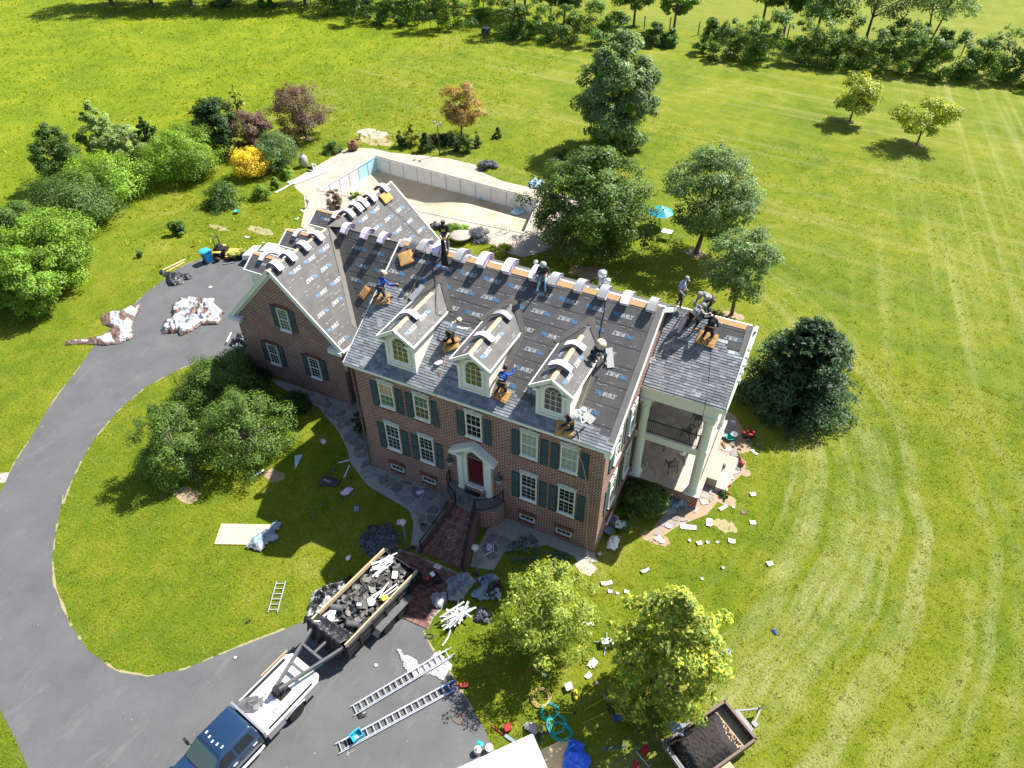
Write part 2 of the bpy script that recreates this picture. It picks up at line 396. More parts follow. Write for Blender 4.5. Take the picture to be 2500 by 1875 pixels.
def underlay():
    m, t, b = ntree('underlayment'); v = objc(t); P = pos(t)
    f = noise(t, 1.2, 5, 0.6, P)
    col = ramp(t, f, [(0.3, (0.075, 0.072, 0.071)), (0.7, (0.118, 0.113, 0.111))])
    d = ramp(t, noise(t, 9, 3, 0.8, vscale(t, P, (0.35, 1.6, 1.6))), [(0.64, 0.0), (0.72, 0.6)])
    col = mixc(t, d, col, (0.17, 0.17, 0.175))
    L(t, col, b.inputs['Base Color'])
    L(t, ramp(t, noise(t, 2.0, 3, 0.6, P), [(0.3, 0.50), (0.7, 0.64)]), b.inputs['Roughness']); b.inputs['Specular IOR Level'].default_value = 0.22
    wr = math_(t, 'ADD', noise(t, 2.2, 4, 0.6, P, 1.5), math_(t, 'MULTIPLY', noise(t, 7.0, 3, 0.6, P, 2.0), 0.35))
    bump(t, b, wr, 0.2, 0.04)
underlay()
simple('print_white', (0.36, 0.375, 0.385), 0.5, 0.15, 3)
simple('print_blue', (0.075, 0.20, 0.36), 0.5, 0.2, 3)
simple('flash_grey', (0.16, 0.155, 0.145), 0.6, 0.2, 4, bmp=0.15)
simple('flash_tan', (0.125, 0.115, 0.10), 0.6, 0.2, 3, bmp=0.15)
simple('osb', (0.62, 0.38, 0.17), 0.8, 0.25, 14, bmp=0.2)
simple('lumber', (0.60, 0.44, 0.25), 0.8, 0.2, 9)
def shingle_mat(name, c):
    m, t, b = ntree(name); P = pos(t)
    a = N(t, 'ShaderNodeAttribute', attribute_name='tone')
    col = mixc(t, 1.0, c, a.outputs['Color'], 'MULTIPLY')
    col = mixc(t, 1.0, col, ramp(t, noise(t, 40, 2, 0.7, P), [(0.3, 0.8), (0.7, 1.2)]), 'MULTIPLY')
    L(t, col, b.inputs['Base Color']); b.inputs['Roughness'].default_value = 0.85; b.inputs['Specular IOR Level'].default_value = 0.3
    bump(t, b, noise(t, 60, 2, 0.7, P), 0.4, 0.006)
shingle_mat('shingles', (0.215, 0.225, 0.235))
simple('shingle_scrap', (0.17, 0.17, 0.17), 0.9, 0.25, 8, tone=True)
simple('wrap_pink', (0.76, 0.68, 0.80), 0.5, 0.07, 5, bmp=0.1)
simple('wrap_purple', (0.16, 0.125, 0.24), 0.6, 0.45, 6, bmp=0.2)
simple('shingle_top', (0.30, 0.305, 0.31), 0.85, 0.25, 10, bmp=0.2)
simple('foam_orange', (0.50, 0.28, 0.095), 0.95, 0.3, 5, bmp=0.4, bscale=18)
simple('galv', (0.58, 0.60, 0.62), 0.35, 0.15, 4, metal=0.75)
simple('alu', (0.62, 0.63, 0.66), 0.4, 0.1, 4, metal=0.55)
simple('steel_black', (0.018, 0.018, 0.019), 0.5, 0.3, 3)
simple('steel_grey', (0.13, 0.13, 0.135), 0.5, 0.3, 4, metal=0.3)
simple('rust_brown', (0.15, 0.105, 0.085), 0.75, 0.35, 5)
simple('rubber', (0.018, 0.018, 0.018), 0.8, 0.25, 8)
simple('rim_grey', (0.42, 0.42, 0.43), 0.4, 0.2, 5, metal=0.4)
simple('truck_blue', (0.012, 0.035, 0.085), 0.22, 0.12, 2, coat=0.8, spec=0.5)
simple('bed_white', (0.72, 0.70, 0.64), 0.5, 0.12, 2.2)
simple('white_paint', (0.80, 0.80, 0.79), 0.45, 0.04, 2)
simple('plywood', (0.68, 0.53, 0.30), 0.8, 0.14, 6)
simple('old_wood', (0.42, 0.30, 0.19), 0.85, 0.25, 5)
simple('grey_wood', (0.25, 0.22, 0.20), 0.85, 0.3, 5)
simple('mulch', (0.032, 0.028, 0.026), 0.95, 0.6, 16, bmp=1.0, bscale=30)
simple('felt_black', (0.016, 0.016, 0.017), 0.75, 0.3, 5, bmp=0.2)
simple('felt_mix', (0.075, 0.073, 0.070), 0.85, 0.35, 5, bmp=0.25, tone=True)
def tarp_mat(name, c, c2, rough=0.42):
    m, t, b = ntree(name); v = objc(t)
    f = noise(t, 1.1, 3, 0.55, v, 0.6)
    col = ramp(t, f, [(0.44, c), (0.60, c2)])
    L(t, col, b.inputs['Base Color']); b.inputs['Roughness'].default_value = rough; b.inputs['Specular IOR Level'].default_value = 0.5
    bump(t, b, noise(t, 2.4, 3, 0.6, v, 2.6), 0.8, 0.09)
tarp_mat('tarp_silver', (0.34, 0.36, 0.385), (0.40, 0.42, 0.44)); tarp_mat('tarp_brown', (0.12, 0.072, 0.055), (0.16, 0.10, 0.08))
tarp_mat('tarp_grey', (0.20, 0.22, 0.24), (0.27, 0.30, 0.33)); tarp_mat('tarp_black', (0.018, 0.018, 0.02), (0.035, 0.035, 0.037), 0.35)
tarp_mat('tarp_steelblue', (0.17, 0.25, 0.32), (0.26, 0.36, 0.44)); tarp_mat('tarp_white', (0.34, 0.335, 0.33), (0.42, 0.415, 0.41)); tarp_mat('tarp_blue', (0.012, 0.11, 0.72), (0.03, 0.18, 0.85), 0.3)
tarp_mat('tarp_cyan', (0.30, 0.55, 0.68), (0.5, 0.68, 0.76)); tarp_mat('bag_black', (0.014, 0.014, 0.016), (0.05, 0.05, 0.055), 0.28)
for nm, c, rg in (('bin_blue', (0.01, 0.16, 0.36), .4), ('bin_lid', (0.04, 0.36, 0.55), .4), ('yellow_paint', (0.55, 0.36, 0.08), .5), ('red_plastic', (0.45, 0.02, 0.025), .4),
                  ('red_handle', (0.35, 0.05, 0.04), .5), ('hose_teal', (0.02, 0.36, 0.34), .4), ('hose_tan', (0.42, 0.30, 0.10), .5), ('tool_yellow', (0.58, 0.46, 0.03), .5), ('crate_blue', (0.02, 0.38, 0.55), .4),
                  ('tool_blue', (0.02, 0.08, 0.30), .4), ('cloth_white', (0.74, 0.74, 0.75), .8), ('cloth_black', (0.016, 0.016, 0.018), .85), ('cloth_blue', (0.012, 0.07, 0.38), .8),
                  ('cloth_navy', (0.014, 0.024, 0.055), .85), ('cloth_jean', (0.03, 0.05, 0.085), .85), ('cloth_greyblue', (0.24, 0.32, 0.44), .85), ('cloth_grey', (0.26, 0.25, 0.25), .9), ('cloth_khaki', (0.15, 0.115, 0.07), .9),
                  ('cloth_darkgrey', (0.045, 0.045, 0.048), .9), ('skin', (0.42, 0.25, 0.17), .6), ('boot', (0.16, 0.10, 0.06), .8), ('boot_tan', (0.34, 0.22, 0.12), .8), ('straw_hat', (0.68, 0.58, 0.40), .8), ('leather', (0.20, 0.10, 0.05), .7), ('hair_dark', (0.015, 0.012, 0.01), .8),
                  ('cap_teal', (0.30, 0.46, 0.48), .8), ('white_plastic', (0.80, 0.80, 0.80), .4), ('cloth_pink', (0.70, 0.52, 0.66), .6), ('flower_red', (0.55, 0.02, 0.035), .6), ('tan_tank', (0.36, 0.33, 0.28), .5), ('pot_black', (0.02, 0.02, 0.02), .6),
                  ('rope_tan', (0.36, 0.29, 0.19), .9), ('rope_dark', (0.05, 0.05, 0.05), .8), ('black_shirt', (0.02, 0.02, 0.022), .85), ('eye', (0.02, 0.015, 0.01), .3), ('chrome', (0.7, 0.7, 0.72), .15), ('glove_green', (0.3, 0.5, 0.25), .7)):
    simple(nm, c, rg, 0.15, 7)
def plaid():
    m, t, b = ntree('plaid'); v = objc(t); s = N(t, 'ShaderNodeSeparateXYZ'); L(t, v, s.inputs[0])
    a = math_(t, 'GREATER_THAN', math_(t, 'FRACT', math_(t, 'MULTIPLY', math_(t, 'ADD', s.outputs['X'], 5.0), 9.0)), 0.5)
    c = math_(t, 'GREATER_THAN', math_(t, 'FRACT', math_(t, 'MULTIPLY', math_(t, 'ADD', math_(t, 'ADD', s.outputs['Z'], s.outputs['Y']), 5.0), 9.0)), 0.5)
    col = ramp(t, math_(t, 'MULTIPLY', math_(t, 'ADD', a, c), 0.5), [(0.2, (0.03, 0.03, 0.035)), (0.5, (0.22, 0.22, 0.23)), (0.9, (0.6, 0.6, 0.6))])
    L(t, col, b.inputs['Base Color']); b.inputs['Roughness'].default_value = 0.9
plaid()
def leafmat(name, c, trans=0.42):
    m = bpy.data.materials.new(name); m.use_nodes = True; t = m.node_tree; t.nodes.clear(); MATS[name] = m
    o = t.nodes.new('ShaderNodeOutputMaterial'); a = N(t, 'ShaderNodeAttribute', attribute_name='tone')
    col = mixc(t, 1.0, c, a.outputs['Color'], 'MULTIPLY')
    p = N(t, 'ShaderNodeBsdfPrincipled', Roughness=0.5); p.inputs['Specular IOR Level'].default_value = 0.35; L(t, col, p.inputs['Base Color'])
    tr = t.nodes.new('ShaderNodeBsdfTranslucent'); L(t, mixc(t, 1.0, col, (1.25, 1.15, 0.45), 'MULTIPLY'), tr.inputs[0])
    mx = N(t, 'ShaderNodeMixShader', Fac=trans); L(t, p.outputs[0], mx.inputs[1]); L(t, tr.outputs[0], mx.inputs[2]); L(t, mx.outputs[0], o.inputs[0])
for nm, c in (('leaf_green', (0.062, 0.115, 0.022)), ('leaf_bright', (0.115, 0.205, 0.022)), ('leaf_lime', (0.21, 0.25, 0.030)), ('leaf_pear', (0.165, 0.215, 0.033)), ('leaf_dark', (0.030, 0.066, 0.018)), ('leaf_silver', (0.095, 0.155, 0.058)),
              ('leaf_spruce', (0.020, 0.040, 0.017)), ('leaf_yellow', (0.52, 0.42, 0.035)), ('leaf_purple', (0.115, 0.075, 0.058)), ('leaf_copper', (0.215, 0.15, 0.055)), ('leaf_pale', (0.17, 0.24, 0.075)), ('leaf_lav', (0.11, 0.12, 0.15)),
              ('leaf_blue', (0.035, 0.085, 0.062)), ('leaf_hedge', (0.06, 0.125, 0.022)), ('leaf_burn', (0.10, 0.07, 0.035)), ('blade', (0.15, 0.19, 0.020)), ('meadow_blade', (0.16, 0.21, 0.009))):
    leafmat(nm, tuple(x * (1.7 if nm != 'blade' else 1.5) for x in c))
simple('bark', (0.13, 0.105, 0.085), 0.95, 0.3, 8, bmp=0.5)
simple('bark_grey', (0.21, 0.19, 0.165), 0.95, 0.3, 8, bmp=0.5)
# ------------------------------------------------------------------ setting: ground, driveway, paths, pool
def gl(zf, pts, z=0.0): return [G(zf(*p), z) for p in pts]
pool = [Vector((-25.3, 37.2, 0)), Vector((-25.9, 28.2, 0)), Vector((-3.8, 29.3, 0)), Vector((-5.3, 35.6, 0))]   # back left, front left, front right, back right
deck_px = gl(zp, [(590, 180), (770, 185), (900, 215), (1130, 235), (1330, 262), (1500, 300), (1560, 360), (1700, 420), (1850, 455)]) 
deck_poly = deck_px + [Vector((-1.2, 37.5, 0)), Vector((-0.6, 27.5, 0))] + gl(zp, [(1850, 970), (1750, 940), (1560, 850), (1440, 820), (1180, 740)]) + [Vector((-8, 19.5, 0)), Vector((-8.5, 17.3, 0)), Vector((-14.0, 17.3, 0))] + gl(zp, [(250, 745), (280, 600), (270, 520), (210, 470), (180, 420), (330, 330), (470, 250)])
BIG = 420.0
outer = [(-BIG, -160), (BIG, -160), (BIG, 620), (-BIG, 620)]
sheet('ground', outer, 0.0, 'grass', holes=[pool])
sheet('pool_deck', deck_poly, 0.02, 'concrete_deck', holes=[pool])
# coping, wall panels, basin
cc = sum(pool, Vector()) / 4
def pool_in(p, k): return p + (cc - p).normalized() * k
poolroot = thing('swimming_pool', None, None, (cc.x, cc.y, 0)); poolroot['kind'] = 'structure'; poolroot['label'] = 'drained swimming pool with pale steel wall panels and stained tan floor'
copo = MB()
for i in range(4):
    a, b = pool[i], pool[(i + 1) % 4]; d = (b - a).normalized(); n = Vector((d.y, -d.x, 0))
    if n.dot(cc - a) > 0: n = -n
    copo.prism([a + Vector((0, 0, 0.0)), b, b + n * 0.28, a + n * 0.28], (0, 0, 0.06))
copo.build('coping', 'concrete_deck', poolroot, world=True)
PD = 1.6
for i, npan in ((3, 11), (0, 6), (1, 11), (2, 4)):
    a, b = pool[i], pool[(i + 1) % 4]
    for k in range(npan):
        p, q = a.lerp(b, k / npan), a.lerp(b, (k + 1) / npan); d = (q - p).normalized(); n = Vector((-d.y, d.x, 0))
        if n.dot(cc - p) < 0: n = -n
        m = MB(); g = 0.03
        p2, q2 = p + d * g, q - d * g
        m.prism([p2 + Vector((0, 0, -0.10)), q2 + Vector((0, 0, -0.10)), q2 + Vector((0, 0, -PD)), p2 + Vector((0, 0, -PD))], n * 0.035)
        m.bar(p + n * 0.02 + Vector((0, 0, -0.08)), p + n * 0.02 + Vector((0, 0, -PD)), 0.10, 0.08, 1)
        m.bar(p + n * 0.03 + Vector((0, 0, -0.05)), q + n * 0.03 + Vector((0, 0, -0.05)), 0.10, 0.08)
        m.build('pool_panel', ['pool_steel_blue' if (i == 0 and k < 2) else 'pool_panel', 'pool_post'], poolroot, world=True)
nu, nv = 64, 28
vs, fs = [], []
for j in range(nv + 1):
    for i in range(nu + 1):
        u, v = i / nu, j / nv
        p = pool[0].lerp(pool[3], u).lerp(pool[1].lerp(pool[2], u), v)
        hop = max(0.0, min(1.0, (0.62 - u) / 0.25)) * max(0.0, min(1.0, u / 0.12)) * max(0.0, min(1.0, v / 0.30)) * max(0.0, min(1.0, (1 - v) / 0.25))
        edge = min(v, 1 - v, u * 2, (1 - u) * 2)
        vs.append((p.x, p.y, -PD + 0.02 - 1.15 * hop + 0.03 * math.sin(u * 31) * math.sin(v * 17) - 0.12 * min(1, edge * 8)))
for j in range(nv):
    for i in range(nu): a = j * (nu + 1) + i; fs.append((a, a + 1, a + nu + 2, a + nu + 1))
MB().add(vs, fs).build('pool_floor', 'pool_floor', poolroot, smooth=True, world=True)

# driveway (one outline, open towards the bottom of the photo)
outl = gl(zdr, [(0, 880), (75, 720), (155, 600), (220, 490), (300, 370), (380, 270), (470, 140)]) + gl(zg, [(620, 930), (740, 810), (860, 690), (920, 630), (990, 580), (1090, 500), (1220, 400), (1330, 340), (1430, 305), (1560, 265), (1720, 235), (1860, 225)])
inn = gl(zdr, [(1110, 196), (1060, 203), (1000, 215), (890, 260), (740, 340), (600, 460), (480, 600), (420, 700), (370, 800), (310, 950)]) + gl(D, [(137, 1070), (122, 1140), (113, 1205), (118, 1265), (150, 1345), (190, 1405), (250, 1448), (320, 1461), (400, 1445), (520, 1395), (650, 1345), (700, 1325)])
walk_bl, walk_br = G(z4b(-430, 1120)), G(z4b(245, 1430))
rb = gl(zt2, [(860, 150), (890, 215), (930, 290), (960, 330), (1100, 520), (1210, 700), (1310, 860), (1400, 1010), (1480, 1190), (1560, 1382), (1640, 1600)])
drive = outl + [Vector((-12.78, 17.5, 0)), Vector((-12.78, 4.2, 0))] + inn + [walk_bl, walk_br] + rb + [Vector((18, -19, 0)), Vector((10, -45, 0))] + gl(D, [(90, 1760), (60, 1659), (35, 1600), (0, 1533), (-150, 1350), (-130, 1230)])
sheet('driveway', drive, 0.012, 'asphalt')
# straw verge along the driveway edges (dry grass strip)
def strip(name, pts, w0, z, mat):
    m = MB(); vs = []; fs = []
    for i, p in enumerate(pts):
        d = (pts[min(i + 1, len(pts) - 1)] - pts[max(i - 1, 0)]).normalized(); n = Vector((-d.y, d.x, 0))
        ww = w0 * rnd.uniform(0.35, 1.2)
        vs += [p + n * ww + Vector((0, 0, z)), p - n * ww * rnd.uniform(.3, 1) + Vector((0, 0, z))]
    on = True
    for i in range(len(pts) - 1):
        if rnd.random() < .22: on = not on
        if on: fs.append((2 * i, 2 * i + 1, 2 * i + 3, 2 * i + 2))
    o = m.add(vs, fs).build(name, mat); o['kind'] = 'structure'
def dense(pts, step=0.25):
    out = []
    for a, b in zip(pts[:-1], pts[1:]):
        n = max(1, int((b - a).length / step)); out += [a.lerp(b, k / n) for k in range(n)]
    return out + [pts[-1]]
strip('verge', dense(inn), 0.07, 0.016, 'straw'); strip('verge', dense(outl[:17]), 0.05, 0.016, 'straw'); strip('verge', dense(rb[:-1]), 0.06, 0.016, 'straw')

# flagstone paths
def clip_half(poly, p, n):
    out = []
    for i in range(len(poly)):
        a, b = poly[i], poly[(i + 1) % len(poly)]; da, db = (a - p).dot(n), (b - p).dot(n)
        if da <= 0: out.append(a)
        if da * db < 0: out.append(a + (b - a) * (da / (da - db)))
    return out
def flagstones(name, poly, size, z, seed, shrink=0.045, label=None, limit=300, th=0.05, lift=0.0, tone=(0.7, 1.5), base='path_base', mat='flagstone'):
    r = random.Random(seed)
    root = sheet(name, poly, z, base); root['label'] = label
    xs = [p[0] for p in poly]; ys = [p[1] for p in poly]
    pts = []; nx = int((max(xs) - min(xs)) / size) + 3; ny = int((max(ys) - min(ys)) / size) + 3
    for i in range(nx):
        for j in range(ny):
            pts.append(Vector((min(xs) + (i - 0.5 + r.uniform(-.42, .42) + (j % 2) * .5) * size, min(ys) + (j - 0.5 + r.uniform(-.42, .42)) * size, 0)))
    made = 0
    for p in pts:
        if not inpoly(p.x, p.y, poly) or r.random() < 0.10: continue
        s = size * 1.6
        cell = [p + Vector((a * s, b * s, 0)) for a, b in ((-1, -1), (1, -1), (1, 1), (-1, 1))]
        for q in pts:
            if q is p or (q - p).length > 2.6 * size: continue
            n = (q - p).normalized(); cell = clip_half(cell, (p + q) / 2 - n * shrink * r.uniform(.5, 1.3), n)
        cell = [c for c in cell if inpoly(c.x, c.y, poly)]
        if len(cell) < 4: continue
        # round the corners a little
        rc = []
        for i in range(len(cell)):
            a, b, c = cell[i - 1], cell[i], cell[(i + 1) % len(cell)]
            rc += [b.lerp(a, .22), b.lerp(c, .22)]
        m = MB(); t = r.uniform(*tone); zt_ = z + th * r.uniform(.5, 1.0)
        c0 = sum(rc, Vector()) / len(rc)
        top = [Vector((c0.x + (v.x - c0.x) * .93, c0.y + (v.y - c0.y) * .93, zt_)) for v in rc]
        bot = [Vector((v.x, v.y, z + .002)) for v in rc]; k = len(rc)
        m.add(top + bot, [tuple(range(k))] + [(i, i + k, (i + 1) % k + k, (i + 1) % k) for i in range(k)], 0, (t, t * r.uniform(.97, 1.0), t * r.uniform(.92, 1.02)))
        m.build('flagstone', mat, root); made += 1
        if made >= limit: break
    return root
pathA = gl(s5, [(1160, 195), (1480, 300), (1800, 410)]) + [Vector((-4.2, 5.5, 0)), Vector((-0.05, 5.5, 0)), Vector((-0.05, 0.02, 0)), Vector((5.35, 0.02, 0)), Vector((5.4, -0.9, 0)), Vector((6.3, -1.8, 0)), Vector((5.75, -4.15, 0))] + gl(z4, [(520, 960), (530, 870), (540, 760), (500, 660), (400, 600), (230, 500)]) + gl(s5, [(2100, 1120), (1900, 980), (1790, 830), (1760, 720), (1700, 600), (1560, 430), (1420, 360), (1250, 260)])
flagstones('flagstone_path', pathA, 0.62, 0.014, 3, label='flagstone path along the left half of the brick front')
pathB = [Vector((8.95, 0.02, 0)), Vector((14.15, 0.02, 0))] + gl(z4, [(2060, 1090), (1900, 1100), (1870, 1045), (1640, 950), (1290, 1010), (1200, 1160), (1010, 1130), (1040, 1010), (1100, 920), (1150, 820), (1290, 730)])
flagstones('flagstone_path', pathB, 0.66, 0.015, 5, label='flagstone path on the right of the front steps', tone=(0.55, 1.35))
pathC = gl(z5, [(400, 925), (640, 990), (950, 1095), (985, 1010), (1050, 780), (1170, 420), (1200, 390), (1260, 430), (1320, 540), (1310, 640), (1260, 720), (1345, 790), (1335, 870), (1230, 960), (1130, 1095), (1040, 1200), (880, 1265), (800, 1300), (680, 1380), (560, 1400), (640, 1270), (720, 1170), (560, 1080), (400, 1020)])
flagstones('flagstone_path', pathC, 0.60, 0.013, 9, label='sunlit flagstone terrace round the columned side porch', tone=(1.0, 1.7), base='dirt', shrink=.04)
sheet('bare_soil', gl(z4, [(1870, 1110), (1930, 1080), (2010, 1100), (2060, 1150), (2000, 1210), (1920, 1180)]), 0.017, 'concrete_deck')
def blob(name, c, rx, ry, z, mat, seed, rz=0.0, n=22, kind='structure'):
    r = random.Random(seed); ps = []
    for k in range(n):
        a = 2 * math.pi * k / n; f = r.uniform(.72, 1.15)
        x, y = rx * math.cos(a) * f, ry * math.sin(a) * f
        ps.append((c[0] + x * math.cos(rz) - y * math.sin(rz), c[1] + x * math.sin(rz) + y * math.cos(rz)))
    return sheet(name, smooth_poly(ps, 1), z, mat, kind=kind)
for zf, q, rx, ry, mt in ((s5, (600, 1060), .9, .55, 'dirt'), (s5, (800, 610), .6, .5, 'dirt'), (s5, (1240, 920), .7, .5, 'dirt'), (z5, (1180, 1290), .75, .45, 'straw'), (z5, (1330, 660), .5, .8, 'dirt'), (z5, (1310, 860), .5, .45, 'dirt'), (z5, (1190, 1090), .55, .4, 'dirt'), (z5, (640, 1390), 1.0, .4, 'dirt'),
                          (zl, (1470, 1040), 1.2, .4, 'straw'), (zl, (1760, 1060), 1.5, .6, 'straw'), (zp, (770, 75), 1.9, 1.2, 'concrete_deck'), (zp, (790, 130), 2.2, 1.2, 'straw'), (D, (1220, 350), 2.0, 1.3, 'dirt'), (D, (1270, 590), 1.6, 1.0, 'dirt'), (D, (1503, 548), 1.3, .7, 'dirt'), (D, (1583, 681), .9, .5, 'dirt'), (D, (1980, 314), .9, .45, 'dirt'), (D, (1836, 263), .7, .35, 'dirt'), (zl, (2080, 440), 1.0, .5, 'dirt'), (zp, (1180, 690), .5, .3, 'straw')):
    blob('bare_soil', G(zf(*q)), rx, ry, 0.006 if mt == 'straw' else 0.008, mt, int(q[0]))
# gravel verge far left bottom
blob('gravel_verge', G(zdr(20, 800)), .5, 1.6, 0.006, 'path_base', 4, R(-60))

# brick walkway: pavers one by one (300 nearest the viewer) over a mortar bed
walk = [walk_bl, walk_br, G(z4b(330, 1250)), G(z4b(470, 1120)), Vector((8.6, -4.3, 0)), Vector((5.6, -4.3, 0)), G(z4b(-150, 330))]
wk = sheet('brick_walkway', walk, 0.022, 'mortar'); wk['label'] = 'red brick walkway from the front steps to the driveway'
pm = []
for t in range(4):
    m = MB(); f = (0.7, 0.95, 1.2, 1.45)[t]
    m.bb((-.125, -.056, 0), (.125, .056, .035)); m.tone = [(f, f * .97, f)] * len(m.f)
    pm.append(m.mesh('brick', 'brick_old'))
ax = (walk_br - walk_bl).normalized(); ay = Vector((-ax.y, ax.x, 0)); ang = math.atan2(ax.y, ax.x)
cand = []
for j in range(0, 46):
    for i in range(-4, 26):
        p = walk_bl + ax * ((i + .5 * (j % 2)) * .268) + ay * (.30 + j * .126)
        if all(inpoly(*(p + ax * s + ay * q)[:2], walk) for s in (-.12, .12) for q in (-.05, .05)): cand.append(p)
rest = MB()
for k, p in enumerate(cand):
    if k < 285: part('brick', pm[rnd.randrange(4)], wk, (p.x, p.y, 0.024), (0, 0, ang + rnd.uniform(-.015, .015)))
    else: rest.box((p.x, p.y, .024 + .0175), (.25, .112, .035), ang, 0, None, rnd.choice((.7, .95, 1.2, 1.45)))
if rest.v: rest.build('brick_field', 'brick_old', wk)['kind'] = 'stuff'
border = MB(); bn = int((walk_br - walk_bl).length / .12)
for k in range(bn):
    p = walk_bl + ax * (k + .5) * .12 + ay * .15
    border.box((p.x, p.y, .0415), (.105, .25, .035), ang, 0, None, rnd.choice((1.1, 1.4, 1.7)))
border.build('border_brick', 'brick_old', wk)['kind'] = 'stuff'
# ------------------------------------------------------------------ the brick house
KM = (12.2 - 8.2) / (5.95 + 0.29)                 # main pitch
def zmain(y): return 8.2 + KM * (y + 0.29)
KG = 1.024
def zgar(x): return 9.29 - KG * abs(x + 8.53)
def zlink(y): return 9.2 - 1.0 * abs(9.92 - y)
KP = (10.44 - 7.9) / (8.84 - 5.15)
def zporch(y): return 10.44 - KP * abs(8.84 - y)
def pmain(q): return PP(q, (0, -.29, 8.2), (0, -KM, 1))
def pgar(q): return PP(q, (-8.53, 3.7, 9.29), (KG, 0, 1))
def plink(q): return PP(q, (0, 9.92, 9.2), (0, -1, 1))
def pporch(q): return PP(q, (0, 8.84, 10.44), (0, -KP, 1))

house = thing('brick_house', 'two storey red brick house with bare felted roof and three arched front dormers', 'house', (7.1, 6.0, 0))
V = Vector
def hb(m, name, mats, parent=None, smooth=False): return m.build(name, mats, parent or house, smooth, True, True)
m = MB(); m.prism([(0, 0, 0), (0, 11.9, 0), (0, 11.9, 8.2), (0, 5.95, 12.02), (0, 0, 8.2)], (14.2, 0, 0)); hb(m, 'wall', 'brick_wall')
m = MB(); m.prism([(-12.7, 3.86, 0), (-4.37, 3.86, 0), (-4.37, 3.86, 4.85), (-8.53, 3.86, 9.1), (-12.7, 3.86, 4.85)], (0, 12.7, 0)); hb(m, 'wall', 'brick_wall')
m = MB(); m.prism([(-4.365, 5.7, 0), (-4.365, 14.1, 0), (-4.365, 14.1, 4.8), (-4.365, 9.92, 8.9), (-4.365, 5.7, 4.8)], (4.36, 0, 0)); hb(m, 'wall', 'brick_wall')

def slab(m, a, b, c, d, th, mi=0):
    a, b, c, d = V(a), V(b), V(c), V(d); n = (b - a).cross(d - a).normalized()
    if n.z < 0: n = -n
    m.prism([a, b, c, d], n * -th, mi)
def roofslab(a, b, c, d, th=.12, mat='flash_grey', name='roof', par=None):
    m = MB(); slab(m, a, b, c, d, th); return hb(m, name, mat, par)
r_main = roofslab((-.32, -.29, 8.2), (14.52, -.29, 8.2), (14.52, 5.95, 12.2), (-.32, 5.95, 12.2))
r_back = roofslab((-.32, 12.19, 8.2), (14.52, 12.19, 8.2), (14.52, 5.95, 12.2), (-.32, 5.95, 12.2), mat='underlayment')
r_gr = roofslab((-4.02, 3.71, zgar(-4.02)), (-4.02, 16.72, zgar(-4.02)), (-8.53, 16.72, 9.29), (-8.53, 3.71, 9.29))
r_gl = roofslab((-13.04, 3.71, zgar(-13.04)), (-13.04, 16.72, zgar(-13.04)), (-8.53, 16.72, 9.29), (-8.53, 3.71, 9.29), mat='underlayment')
r_lk = roofslab((-8.4, 5.28, zlink(5.28)), (-.01, 5.28, zlink(5.28)), (-.01, 9.92, 9.2), (-8.4, 9.92, 9.2))
roofslab((-8.4, 14.5, zlink(14.5)), (-.01, 14.5, zlink(14.5)), (-.01, 9.92, 9.2), (-8.4, 9.92, 9.2), mat='underlayment')
r_po = roofslab((14.21, 5.15, zporch(5.15)), (18.5, 5.15, zporch(5.15)), (18.5, 8.84, 10.44), (14.21, 8.84, 10.44))
roofslab((14.21, 12.53, zporch(12.53)), (18.5, 12.53, zporch(12.53)), (18.5, 8.84, 10.44), (14.21, 8.84, 10.44), mat='underlayment')

# --- printed roofing underlayment: strips laid course by course, lettering on each
def text_mesh(body, size, shear=.22, off=.012):
    c = bpy.data.curves.new('t', 'FONT'); c.body = body; c.size = size; c.shear = shear; c.offset = off; c.resolution_u = 1
    o = bpy.data.objects.new('t', c); COL.objects.link(o); bpy.context.view_layer.update()
    me = bpy.data.meshes.new_from_object(o.evaluated_get(bpy.context.evaluated_depsgraph_get()))
    vs = [tuple(v.co) for v in me.vertices]; fs = [tuple(p.vertices) for p in me.polygons]
    bpy.data.objects.remove(o); bpy.data.curves.remove(c); bpy.data.meshes.remove(me)
    return vs, fs
T1, T2, T3 = text_mesh('TRI', .27, off=.018), text_mesh('BUILT', .27, off=.018), text_mesh('SYNTHETIC ROOFING UNDERLAYMENT', .05, 0, 0)
w1 = max(v[0] for v in T1[0]); w2 = max(v[0] for v in T2[0]); LW = w1 + .035 + w2
def logo(m, o, u, v, n, s=1.0):
    def put(t, dx, dy, mi, k=1.0): m.add([o + u * ((p[0] * k + dx - LW / 2) * s) + v * ((p[1] * k + dy - .1) * s) + n * .006 for p in t[0]], t[1], mi)
    put(T1, 0, 0, 1); put(T2, w1 + .035, 0, 0)
    m.add([o + u * ((x - LW / 2) * s) + v * ((y - .1) * s) + n * .006 for x, y in ((w1 * .7, -.055), (LW * .93, -.055), (LW * .93, -.03), (w1 * .7, -.03))], [(0, 1, 2, 3)], 0)
